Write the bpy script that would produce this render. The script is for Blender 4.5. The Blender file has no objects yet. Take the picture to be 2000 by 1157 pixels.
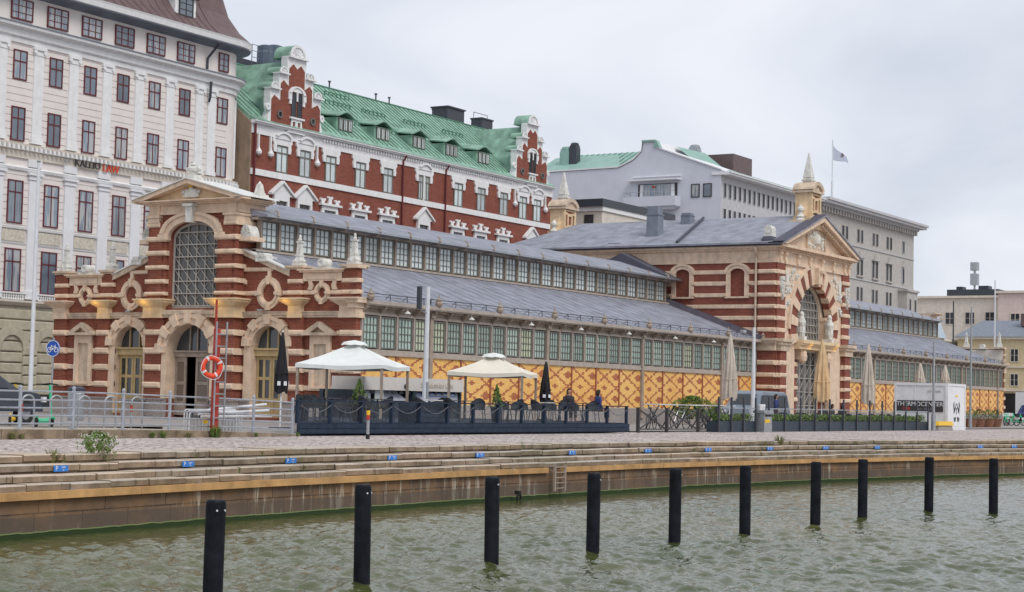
import bpy, bmesh, math, random
from math import sin, cos, pi, radians, sqrt, atan2, hypot
from mathutils import Vector, Matrix, noise
from mathutils.geometry import tessellate_polygon
random.seed(7)
SC = bpy.context.scene
COL = SC.collection

# ------------------------------------------------------------------ camera
FPX, YAW, PIT, ROL = 3466.4, radians(31.49), radians(3.318), radians(1.329)
CAM = Vector((-61.55, -45.394, 1.2))
_d = Vector((cos(PIT)*cos(YAW), cos(PIT)*sin(YAW), sin(PIT)))
_r = Vector((sin(YAW), -cos(YAW), 0)); _u = _r.cross(_d)
_r, _u = _r*cos(ROL)+_u*sin(ROL), -_r*sin(ROL)+_u*cos(ROL)
cam = bpy.data.cameras.new('camera'); co = bpy.data.objects.new('camera', cam); COL.objects.link(co)
co.matrix_world = Matrix(((_r.x,_u.x,-_d.x,CAM.x),(_r.y,_u.y,-_d.y,CAM.y),(_r.z,_u.z,-_d.z,CAM.z),(0,0,0,1)))
cam.sensor_width = 36; cam.lens = FPX/2000*36; cam.clip_end = 4000; cam.clip_start = .3
SC.camera = co
def ray(px, py): return _d+_r*((px-1000)/FPX)+_u*((578.5-py)/FPX)
def onX(px, py, X): v = ray(px, py); return CAM+v*((X-CAM.x)/v.x)
def onY(px, py, Y): v = ray(px, py); return CAM+v*((Y-CAM.y)/v.y)
def onZ(px, py, Z): v = ray(px, py); return CAM+v*((Z-CAM.z)/v.z)

# ------------------------------------------------------------------ world, sun, exposure
W = bpy.data.worlds.new('World'); SC.world = W; W.use_nodes = True
nt = W.node_tree; nt.nodes.clear(); N = nt.nodes; L = nt.links
SUN_EL, SUN_AZ = radians(48), radians(248)      # azimuth of the sun position, degrees counter-clockwise from +X
sky = N.new('ShaderNodeTexSky'); sky.sky_type = 'NISHITA'; sky.sun_disc = False
sky.sun_elevation = SUN_EL; sky.sun_rotation = radians(90)-SUN_AZ
bg1 = N.new('ShaderNodeBackground'); bg1.inputs[1].default_value = .08; L.new(sky.outputs[0], bg1.inputs[0])
tc = N.new('ShaderNodeTexCoord'); mp = N.new('ShaderNodeMapping'); mp.inputs['Scale'].default_value = (1, 1, 2.6)
mp.inputs['Rotation'].default_value = (0.1, .25, .5)
L.new(tc.outputs['Generated'], mp.inputs[0])
nz = N.new('ShaderNodeTexNoise'); nz.inputs['Scale'].default_value = 3.2; nz.inputs['Detail'].default_value = 6; nz.inputs['Roughness'].default_value = .5
nz.inputs['Distortion'].default_value = .6
L.new(mp.outputs[0], nz.inputs[0])
cr = N.new('ShaderNodeValToRGB'); e = cr.color_ramp.elements
e[0].position = .34; e[0].color = (.60, .645, .73, 1)
e[1].position = .60; e[1].color = (.80, .82, .885, 1)
L.new(nz.outputs['Fac'], cr.inputs[0])
bg2 = N.new('ShaderNodeBackground'); bg2.inputs[1].default_value = 1.0; L.new(cr.outputs[0], bg2.inputs[0])
mx = N.new('ShaderNodeMixShader'); mx.inputs[0].default_value = .93
L.new(bg1.outputs[0], mx.inputs[1]); L.new(bg2.outputs[0], mx.inputs[2])
wo = N.new('ShaderNodeOutputWorld'); L.new(mx.outputs[0], wo.inputs[0])
sl = bpy.data.lights.new('sun', 'SUN'); sl.energy = 1.5; sl.angle = radians(25); sl.color = (1, .96, .9)
so = bpy.data.objects.new('sun', sl); COL.objects.link(so)
sd = Vector((cos(SUN_EL)*cos(SUN_AZ), cos(SUN_EL)*sin(SUN_AZ), sin(SUN_EL)))
so.rotation_euler = sd.to_track_quat('Z', 'Y').to_euler(); so.location = (0, -60, 80)
SC.view_settings.view_transform = 'Standard'; SC.view_settings.look = 'None'; SC.view_settings.exposure = .18; SC.view_settings.gamma = 1

# ------------------------------------------------------------------ materials
MATS = {}
def nodes(name):
    m = bpy.data.materials.new(name); m.use_nodes = True; MATS[name] = m
    t = m.node_tree; b = t.nodes['Principled BSDF']; return m, t, b
def mixc(t, fac, a, b, blend='MIX'):
    n = t.nodes.new('ShaderNodeMix'); n.data_type = 'RGBA'; n.blend_type = blend
    for s, v in ((n.inputs[0], fac), (n.inputs[6], a), (n.inputs[7], b)):
        if isinstance(v, (int, float)): s.default_value = v
        elif isinstance(v, tuple): s.default_value = v if len(v) == 4 else (*v, 1)
        else: t.links.new(v, s)
    return n.outputs[2]
def math_(t, op, a, b=0, c=None):
    n = t.nodes.new('ShaderNodeMath'); n.operation = op
    for i, v in enumerate((a, b) if c is None else (a, b, c)):
        if isinstance(v, (int, float)): n.inputs[i].default_value = v
        else: t.links.new(v, n.inputs[i])
    return n.outputs[0]
def noise_(t, scale, detail=3, vec=None, rough=.5, dist=0):
    n = t.nodes.new('ShaderNodeTexNoise'); n.inputs['Scale'].default_value = scale; n.inputs['Detail'].default_value = detail
    n.inputs['Roughness'].default_value = rough; n.inputs['Distortion'].default_value = dist
    if vec is not None: t.links.new(vec, n.inputs[0])
    return n.outputs['Fac']
def ramp(t, fac, p0, p1, c0=(0,0,0,1), c1=(1,1,1,1)):
    n = t.nodes.new('ShaderNodeValToRGB'); a = n.color_ramp.elements
    a[0].position = p0; a[0].color = c0; a[1].position = p1; a[1].color = c1
    t.links.new(fac, n.inputs[0]); return n.outputs[0]
def pos(t): return t.nodes.new('ShaderNodeNewGeometry').outputs['Position']
def scaled(t, vec, s):
    n = t.nodes.new('ShaderNodeMapping'); n.inputs['Scale'].default_value = s; t.links.new(vec, n.inputs[0]); return n.outputs[0]
def bump(t, b, h, strength=.3, dist=.02):
    n = t.nodes.new('ShaderNodeBump'); n.inputs['Strength'].default_value = strength; n.inputs['Distance'].default_value = dist
    t.links.new(h, n.inputs['Height']); t.links.new(n.outputs[0], b.inputs['Normal'])
def mat(name, c, rough=.7, var=.18, sc=3.0, streak=0.0, metal=0, spec=.4, bmp=0, c2=None):
    m, t, b = nodes(name); p = pos(t)
    n1 = noise_(t, sc, 5, p, .6)
    dark = c2 or tuple(v*(1-var*1.6) for v in c); light = tuple(min(1, v*(1+var)) for v in c)
    f = ramp(t, n1, .3, .72); col = mixc(t, f, dark, light)
    if streak:
        n2 = noise_(t, 1.0, 4, scaled(t, p, (4, 4, .35)), .6)
        col = mixc(t, math_(t, 'MULTIPLY', ramp(t, n2, .5, .75), streak), col, tuple(v*.45 for v in c))
    t.links.new(col, b.inputs['Base Color']); b.inputs['Roughness'].default_value = rough
    b.inputs['Metallic'].default_value = metal; b.inputs['Specular IOR Level'].default_value = spec
    if bmp: bump(t, b, noise_(t, 25, 4, p), bmp, .02)
    return m
def brick(name, c1, c2, mortar, bw=.26, bh=.075, var=.3, stain=.25):
    m, t, b = nodes(name); p = pos(t)
    s = t.nodes.new('ShaderNodeSeparateXYZ'); t.links.new(p, s.inputs[0])
    u = math_(t, 'ADD', s.outputs[0], s.outputs[1]); c = t.nodes.new('ShaderNodeCombineXYZ')
    t.links.new(u, c.inputs[0]); t.links.new(s.outputs[2], c.inputs[1])
    br = t.nodes.new('ShaderNodeTexBrick'); t.links.new(c.outputs[0], br.inputs[0])
    br.inputs['Scale'].default_value = 1; br.inputs['Brick Width'].default_value = bw; br.inputs['Row Height'].default_value = bh
    br.inputs['Mortar Size'].default_value = .006; br.inputs['Color1'].default_value = (*c1, 1); br.inputs['Color2'].default_value = (*c2, 1)
    br.inputs['Mortar'].default_value = (*mortar, 1); br.inputs['Bias'].default_value = 0
    n1 = ramp(t, noise_(t, .7, 6, p, .65), .35, .7)
    col = mixc(t, math_(t, 'MULTIPLY', n1, stain), br.outputs[0], tuple(v*.5 for v in c1))
    n2 = ramp(t, noise_(t, 1.3, 5, scaled(t, p, (1.5, 1.5, 7)), .7), .52, .75)
    col = mixc(t, math_(t, 'MULTIPLY', n2, .22), col, mortar)
    t.links.new(col, b.inputs['Base Color']); b.inputs['Roughness'].default_value = .85; b.inputs['Specular IOR Level'].default_value = .2
    bump(t, b, br.outputs['Fac'], -.3, .01); return m
def glass(name, c, rough=.08, var=.5, spec=.6):
    # window glass over a dim interior, with blinds or curtains varying from window to window
    m, t, b = nodes(name); p = pos(t)
    oi = t.nodes.new('ShaderNodeObjectInfo').outputs['Random']
    n1 = noise_(t, 1.1, 3, p, .5)
    f = math_(t, 'ADD', math_(t, 'MULTIPLY', oi, .6), math_(t, 'MULTIPLY', n1, .6))
    col = mixc(t, ramp(t, f, .25, .85), tuple(v*(1-var) for v in c), tuple(min(1, v*(1+var*.7)) for v in c))
    t.links.new(col, b.inputs['Base Color']); b.inputs['Roughness'].default_value = rough; b.inputs['Specular IOR Level'].default_value = spec
    if name == 'glass_sky':      # blinds and net curtains hang behind some of the panes
        cu = math_(t, 'MULTIPLY', ramp(t, oi, .35, .42), ramp(t, noise_(t, 1.0, 3, scaled(t, p, (5, 5, .5)), .6), .46, .54)); col = mixc(t, math_(t, 'MULTIPLY', cu, .75), col, (.46, .45, .43)); t.links.new(col, b.inputs['Base Color'])
    if name == 'glass_teal': col = mixc(t, math_(t, 'MULTIPLY', ramp(t, oi, .72, .8), .45), col, (.58, .52, .22)); t.links.new(col, b.inputs['Base Color'])
    bump(t, b, noise_(t, .9, 2, p), .05, .05); return m

brick('brick_red', (.295, .082, .046), (.19, .050, .032), (.30, .18, .14), stain=.45)
brick('brick_bright', (.285, .078, .050), (.185, .049, .035), (.32, .18, .14), var=.2, stain=.35)
mat('plaster_cream', (.74, .565, .42), .8, .12, 2.6, .42)
mat('plaster_cream_dirty', (.62, .49, .37), .8, .18, 2.5, .6)
mat('plaster_ochre', (.72, .54, .34), .8, .12, 2.0, .35)
mat('stone_white', (.70, .69, .64), .8, .16, 4, .45)
mat('zinc_white', (.72, .72, .69), .5, .1, 3, .2)
mat('plinth_granite', (.34, .30, .28), .8, .25, 14, .2)
mat('wood_grey_brown', (.36, .29, .235), .7, .15, 3, .35)
mat('wood_frame', (.42, .36, .31), .6, .12, 3, .2)
mat('terracotta', (.36, .12, .07), .75, .15, 5, .15)
mat('door_tan', (.50, .37, .18), .55, .12, 3, .3)
mat('door_brown', (.16, .095, .065), .5, .2, 3, .2)
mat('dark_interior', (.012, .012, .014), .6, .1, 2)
mat('grille_grey', (.47, .44, .40), .6, .12, 4, .3)
glass('glass_teal', (.40, .52, .47), .2, .35, .5)
glass('glass_pale', (.54, .60, .60), .2, .3, .5)
glass('glass_dark', (.045, .05, .055), .06, .5, .8)
glass('glass_lattice', (.115, .115, .11), .22, .55, .45)
glass('glass_deep', (.05, .055, .065), .5, .5, .12)
glass('glass_sky', (.16, .20, .25), .05, .5, 1.0)
glass('glass_brown', (.13, .10, .08), .15, .4, .5)
mat('frame_maroon', (.13, .018, .022), .5, .12, 3)
mat('frame_dark', (.045, .04, .042), .5, .15, 3)
mat('frame_greygreen', (.16, .15, .13), .5, .15, 3)
mat('plaster_pink', (.76, .70, .665), .85, .035, 1.4, .05)
mat('plaster_white', (.74, .745, .765), .8, .04, 1.6, .08)
mat('plaster_warm', (.66, .60, .52), .85, .08, 1.6, .15)
mat('relief_warm', (.62, .57, .48), .85, .2, 9, .2, bmp=.8)
mat('rusticated_stone', (.47, .43, .33), .85, .12, 3, .25, bmp=.4)
mat('plaster_tan', (.34, .25, .18), .9, .15, 1.5, .5)
mat('trim_white', (.78, .78, .78), .75, .06, 3, .12)
mat('roof_maroon', (.145, .095, .095), .6, .12, 2, .2)
mat('rendered_white', (.58, .60, .665), .85, .035, .8, .07)
mat('stone_pale', (.50, .50, .52), .85, .07, 2.0, .12)
mat('stone_grey', (.46, .435, .41), .85, .09, 1.6, .25)
mat('ochre_plaster', (.62, .52, .33), .85, .08, 1.6, .15)
mat('rose_plaster', (.66, .54, .50), .85, .06, 1.6, .15)
mat('slate_far', (.20, .225, .27), .7, .1, 2)
mat('metal_dark', (.045, .05, .065), .45, .15, 4, .2)
mat('metal_blue_grey', (.10, .13, .18), .45, .15, 4, .2)
mat('metal_galv', (.40, .42, .44), .38, .15, 6, .25, metal=.7)
mat('metal_steel', (.42, .45, .50), .35, .12, 6, .15, metal=.5)
mat('pole_white', (.66, .68, .71), .5, .06, 3, .15)
mat('deck_navy', (.022, .036, .064), .6, .25, 5, .2, spec=.2)
mat('rope_grey', (.14, .15, .17), .8, .1, 5)
mat('dome_pale', (.46, .54, .62), .6, .08, 3)
mat('wicker', (.03, .034, .042), .7, .3, 30)
mat('table_top', (.66, .65, .64), .6, .1, 4)
mat('canvas_white', (.72, .74, .72), .85, .06, 1.5, .1)
mat('canvas_cream', (.72, .67, .57), .85, .06, 1.5, .1)
mat('flag_grey', (.45, .48, .58), .8, .06, 3)
mat('fascia_cream', (.66, .62, .58), .6, .05, 3, .1)
mat('canvas_beige', (.56, .49, .42), .9, .12, 2, .2)
mat('canvas_tan', (.66, .46, .26), .9, .12, 2, .15)
mat('canvas_black', (.012, .012, .016), .75, .3, 3)
mat('paint_red', (.42, .045, .03), .55, .25, 6, .35)
mat('paint_orange', (.75, .07, .025), .5, .1, 6, .15)
mat('paint_yellow', (.80, .50, .03), .55, .1, 6, .1)
mat('paint_white', (.72, .73, .75), .5, .06, 3, .1)
mat('paint_blue', (.012, .085, .42), .45, .08, 4)
mat('plate_blue', (.03, .20, .62), .5, .12, 6, .1)
mat('scooter_green', (.05, .55, .28), .4, .1, 5)
mat('kiosk_blue', (.03, .045, .065), .55, .2, 4)
mat('kiosk_panel', (.50, .52, .60), .35, .1, 2)
mat('car_blue', (.015, .022, .04), .25, .1, 3, spec=.8)
mat('van_grey', (.16, .20, .25), .3, .1, 2, spec=.8)
mat('rubber', (.02, .02, .02), .8, .2, 8)
mat('pile_black', (.011, .013, .018), .55, .55, 5, .3, spec=.12, c2=(.005, .006, .009))
mat('pile_wet', (.055, .06, .025), .3, .35, 9, .3)
mat('skin', (.45, .26, .19), .6, .05, 8)
mat('cloth_blue', (.03, .05, .16), .85, .15, 8)
mat('cloth_dark', (.035, .028, .04), .85, .2, 8)
mat('hair_dark', (.03, .018, .012), .8, .2, 12)
mat('leaf_bright', (.13, .21, .04), .7, .35, 6)
mat('leaf_dark', (.035, .075, .02), .7, .35, 6)
mat('leaf_dry', (.20, .20, .07), .8, .35, 9)
mat('flower_white', (.75, .77, .68), .8, .1, 9)
mat('timber_beam', (.56, .32, .13), .7, .22, 1.6, .35, bmp=.2)
mat('wood_planter', (.22, .10, .06), .7, .2, 6)
mat('banner_print', (.62, .64, .66), .6, .5, 1.8)
mat('graffiti', (.10, .12, .32), .6, .8, 1.3)
def clear_glass():
    m = bpy.data.materials.new('screen_glass'); m.use_nodes = True; MATS['screen_glass'] = m; t = m.node_tree; t.nodes.clear()
    a = t.nodes.new('ShaderNodeBsdfTransparent'); a.inputs[0].default_value = (.95, .97, .98, 1); g = t.nodes.new('ShaderNodeBsdfGlossy'); g.inputs['Roughness'].default_value = .05
    mx_ = t.nodes.new('ShaderNodeMixShader'); mx_.inputs[0].default_value = .04; t.links.new(a.outputs[0], mx_.inputs[1]); t.links.new(g.outputs[0], mx_.inputs[2])
    o = t.nodes.new('ShaderNodeOutputMaterial'); t.links.new(mx_.outputs[0], o.inputs[0])
clear_glass()
def seam(name, c, rough=.5, step=.6, axis=0, var=.1):
    m, t, b = nodes(name); p = pos(t)
    n1 = ramp(t, noise_(t, 1.2, 5, p, .6), .3, .7); col = mixc(t, n1, tuple(v*(1-var*1.5) for v in c), tuple(v*(1+var) for v in c))
    n2 = ramp(t, noise_(t, .9, 5, scaled(t, p, (3, .4, .4)), .6), .5, .8)
    col = mixc(t, math_(t, 'MULTIPLY', n2, .35), col, tuple(v*.65 for v in c))
    t.links.new(col, b.inputs['Base Color']); b.inputs['Roughness'].default_value = rough; return m
seam('copper_green', (.235, .40, .31), .65, var=.26)
mat('copper_seam', (.10, .23, .16), .6, .2, 3)
seam('copper_pale', (.25, .41, .36), .6)
seam('felt_roof', (.265, .275, .325), .75, var=.22)
mat('felt_dark', (.085, .085, .115), .75, .12, 2)
mat('flashing', (.07, .06, .085), .6, .2, 3)

def stone_mat(name, c, jointw=1.5, var=.2, green=False, stainy=False):
    m, t, b = nodes(name); p = pos(t)
    oi = t.nodes.new('ShaderNodeObjectInfo').outputs['Random']
    s = t.nodes.new('ShaderNodeSeparateXYZ'); t.links.new(p, s.inputs[0])
    # blocks of uneven length along X, one course per object height
    cz = t.nodes.new('ShaderNodeCombineXYZ')
    t.links.new(math_(t, 'ADD', s.outputs[0], math_(t, 'MULTIPLY', oi, 7)), cz.inputs[0])
    t.links.new(math_(t, 'ADD', s.outputs[2], 2.0 if not stainy else .98), cz.inputs[1])
    br = t.nodes.new('ShaderNodeTexBrick'); t.links.new(cz.outputs[0], br.inputs[0])
    br.inputs['Scale'].default_value = 1; br.inputs['Brick Width'].default_value = jointw; br.inputs['Row Height'].default_value = .36 if stainy else 50
    br.inputs['Mortar Size'].default_value = .012; br.inputs['Mortar Smooth'].default_value = .1
    br.offset = .37; br.squash = 1.4; br.squash_frequency = 2
    br.inputs['Color1'].default_value = (*c, 1); br.inputs['Color2'].default_value = (*((c[0]*1.22, c[1]*1.06, c[2]*.92) if not stainy else (c[0]*1.75, c[1]*1.45, c[2]*1.1)), 1)
    br.inputs['Mortar'].default_value = (*(v*.28 for v in c), 1)
    n1 = ramp(t, noise_(t, 1.7, 6, p, .65), .3, .72)
    col = mixc(t, n1, br.outputs[0], tuple(v*.62 for v in c)) if False else mixc(t, math_(t, 'MULTIPLY', n1, .75), br.outputs[0], (c[0]*.52, c[1]*.5, c[2]*.45))
    n3 = noise_(t, 22, 4, p, .7); col = mixc(t, math_(t, 'MULTIPLY', ramp(t, n3, .4, .7), .35), col, tuple(v*1.35 for v in c))
    if green:
        g = ramp(t, noise_(t, .5, 5, p, .6), .45, .62); col = mixc(t, math_(t, 'MULTIPLY', g, .3), col, (.14, .15, .06))
    if stainy:
        # lime runs under the joints, a darker lower course and algae at the water line
        w1 = ramp(t, noise_(t, 1.0, 5, scaled(t, p, (6, 6, .6)), .7), .55, .62)
        w2 = ramp(t, noise_(t, .8, 3, p, .5), .40, .52)
        col = mixc(t, math_(t, 'MULTIPLY', math_(t, 'MULTIPLY', w1, w2), .6), col, (.58, .52, .42))
        oc = ramp(t, noise_(t, 1.1, 4, p, .6), .5, .7); col = mixc(t, math_(t, 'MULTIPLY', oc, .5), col, (.34, .19, .09))
        low = math_(t, 'LESS_THAN', s.outputs[2], -1.04)
        col = mixc(t, math_(t, 'MULTIPLY', low, .55), col, (.085, .075, .065))
        zz = math_(t, 'ADD', s.outputs[2], math_(t, 'MULTIPLY', noise_(t, 2.5, 3, p), .06))
        line = math_(t, 'LESS_THAN', zz, -1.262); col = mixc(t, math_(t, 'MULTIPLY', line, .8), col, (.20, .26, .10))
        alg = math_(t, 'LESS_THAN', zz, -1.285); col = mixc(t, math_(t, 'MULTIPLY', alg, .95), col, (.020, .040, .012))
    t.links.new(col, b.inputs['Base Color']); b.inputs['Roughness'].default_value = .85; b.inputs['Specular IOR Level'].default_value = .25
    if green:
        # dirt, moss and painted-in shade darken the risers; worn, sky-lit tops stay pale
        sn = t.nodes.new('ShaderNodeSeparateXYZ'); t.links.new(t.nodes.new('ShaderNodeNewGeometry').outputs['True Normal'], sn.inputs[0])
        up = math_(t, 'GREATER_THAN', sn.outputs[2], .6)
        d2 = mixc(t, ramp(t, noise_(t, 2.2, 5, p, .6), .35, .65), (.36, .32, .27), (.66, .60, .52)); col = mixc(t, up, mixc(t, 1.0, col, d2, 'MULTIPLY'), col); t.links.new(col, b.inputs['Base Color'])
    h = math_(t, 'ADD', math_(t, 'MULTIPLY', br.outputs['Fac'], -1.0), math_(t, 'MULTIPLY', noise_(t, 9, 5, p), .5))
    bump(t, b, h, .6, .03); return m
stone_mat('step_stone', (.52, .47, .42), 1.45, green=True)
stone_mat('quay_stone', (.155, .108, .078), 1.25, stainy=True)

def paving():
    m, t, b = nodes('cobbles'); p = pos(t)
    v = t.nodes.new('ShaderNodeTexVoronoi'); v.feature = 'DISTANCE_TO_EDGE'; v.inputs['Scale'].default_value = 4.2; t.links.new(scaled(t, p, (1, 1, 0)), v.inputs[0])
    v2 = t.nodes.new('ShaderNodeTexVoronoi'); v2.inputs['Scale'].default_value = 4.2; t.links.new(scaled(t, p, (1, 1, 0)), v2.inputs[0])
    sx = t.nodes.new('ShaderNodeSeparateColor'); t.links.new(v2.outputs['Color'], sx.inputs[0])
    c = mixc(t, sx.outputs[0], (.48, .40, .37), (.76, .67, .63))
    c = mixc(t, ramp(t, v.outputs['Distance'], .02, .10), (.22, .18, .15), c)
    c = mixc(t, math_(t, 'MULTIPLY', ramp(t, noise_(t, .25, 5, p, .6), .4, .65), .5), c, (.68, .60, .57))
    t.links.new(c, b.inputs['Base Color']); b.inputs['Roughness'].default_value = .8
    bump(t, b, ramp(t, v.outputs['Distance'], .0, .2), 1.0, .08)
paving()
mat('asphalt_pale', (.30, .275, .26), .9, .1, 4, 0, bmp=.2)

def pattern_brick():
    # yellow and red glazed brick diamonds; panel pitch 2.63 m
    m, t, b = nodes('brick_diamond'); p = pos(t)
    s = t.nodes.new('ShaderNodeSeparateXYZ'); t.links.new(p, s.inputs[0])
    A = 1.315; bw, bh = .125, .075
    z = s.outputs[2]; x = s.outputs[0]
    row = math_(t, 'FLOOR', math_(t, 'DIVIDE', z, bh))
    off = math_(t, 'MULTIPLY', math_(t, 'MODULO', row, 2), bw/2)
    xq = math_(t, 'ADD', math_(t, 'MULTIPLY', math_(t, 'FLOOR', math_(t, 'DIVIDE', math_(t, 'ADD', x, off), bw)), bw), bw/2)
    zq = math_(t, 'ADD', math_(t, 'MULTIPLY', row, bh), bh/2)
    u = math_(t, 'SUBTRACT', xq, 19.67); v = math_(t, 'MULTIPLY', math_(t, 'SUBTRACT', zq, 1.91), 2.23)
    a = math_(t, 'DIVIDE', math_(t, 'ADD', u, v), 2*A); c = math_(t, 'DIVIDE', math_(t, 'SUBTRACT', u, v), 2*A)
    def cell(q):
        r = math_(t, 'ROUND', q); return r, math_(t, 'ABSOLUTE', math_(t, 'SUBTRACT', q, r))
    ra, da = cell(a); rc, dc = cell(c)
    par = math_(t, 'ABSOLUTE', math_(t, 'MODULO', math_(t, 'ADD', ra, rc), 2))
    dm = math_(t, 'MAXIMUM', da, dc)                       # 0 centre .. .5 cell border
    border = math_(t, 'GREATER_THAN', dm, .448)
    star = math_(t, 'MULTIPLY', math_(t, 'LESS_THAN', dm, .115), math_(t, 'LESS_THAN', par, .5))
    ring2 = math_(t, 'MULTIPLY', math_(t, 'LESS_THAN', dm, .195), math_(t, 'GREATER_THAN', par, .5))
    dash = math_(t, 'MULTIPLY', math_(t, 'LESS_THAN', math_(t, 'ABSOLUTE', math_(t, 'SUBTRACT', dm, .25)), .028), math_(t, 'GREATER_THAN', par, .5))
    red = math_(t, 'MAXIMUM', math_(t, 'MAXIMUM', border, star), ring2)
    cc = t.nodes.new('ShaderNodeCombineXYZ'); t.links.new(math_(t, 'ADD', x, off), cc.inputs[0]); t.links.new(z, cc.inputs[1])
    wn = t.nodes.new('ShaderNodeTexWhiteNoise'); cq = t.nodes.new('ShaderNodeCombineXYZ'); t.links.new(xq, cq.inputs[0]); t.links.new(zq, cq.inputs[1]); t.links.new(cq.outputs[0], wn.inputs[0])
    ye = mixc(t, wn.outputs['Value'], (.74, .38, .085), (.90, .52, .14))
    ye = mixc(t, math_(t, 'MULTIPLY', ramp(t, noise_(t, .35, 3, p), .4, .6), .35), ye, (.92, .62, .22))
    rd = mixc(t, wn.outputs['Value'], (.34, .095, .035), (.46, .14, .055))
    col = mixc(t, red, ye, rd)
    # mortar joints
    fz = math_(t, 'FRACT', math_(t, 'DIVIDE', z, bh)); fx = math_(t, 'FRACT', math_(t, 'DIVIDE', math_(t, 'ADD', x, off), bw))
    j = math_(t, 'MAXIMUM', math_(t, 'LESS_THAN', fz, .12), math_(t, 'LESS_THAN', fx, .08))
    col = mixc(t, math_(t, 'MULTIPLY', j, .35), col, (.45, .28, .15))
    t.links.new(col, b.inputs['Base Color']); b.inputs['Roughness'].default_value = .55
pattern_brick()

def water_mat():
    m, t, b = nodes('harbour_water'); p = pos(t)
    n1 = ramp(t, noise_(t, .10, 4, p, .6), .35, .65)
    col = mixc(t, n1, (.042, .062, .016), (.088, .092, .030))
    t.links.new(col, b.inputs['Base Color']); b.inputs['Roughness'].default_value = .06; b.inputs['IOR'].default_value = 1.52
    b.inputs['Specular IOR Level'].default_value = .5
    h = noise_(t, 7.5, 3, p, .6, .4)
    bump(t, b, h, .4, .045)
water_mat()

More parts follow.
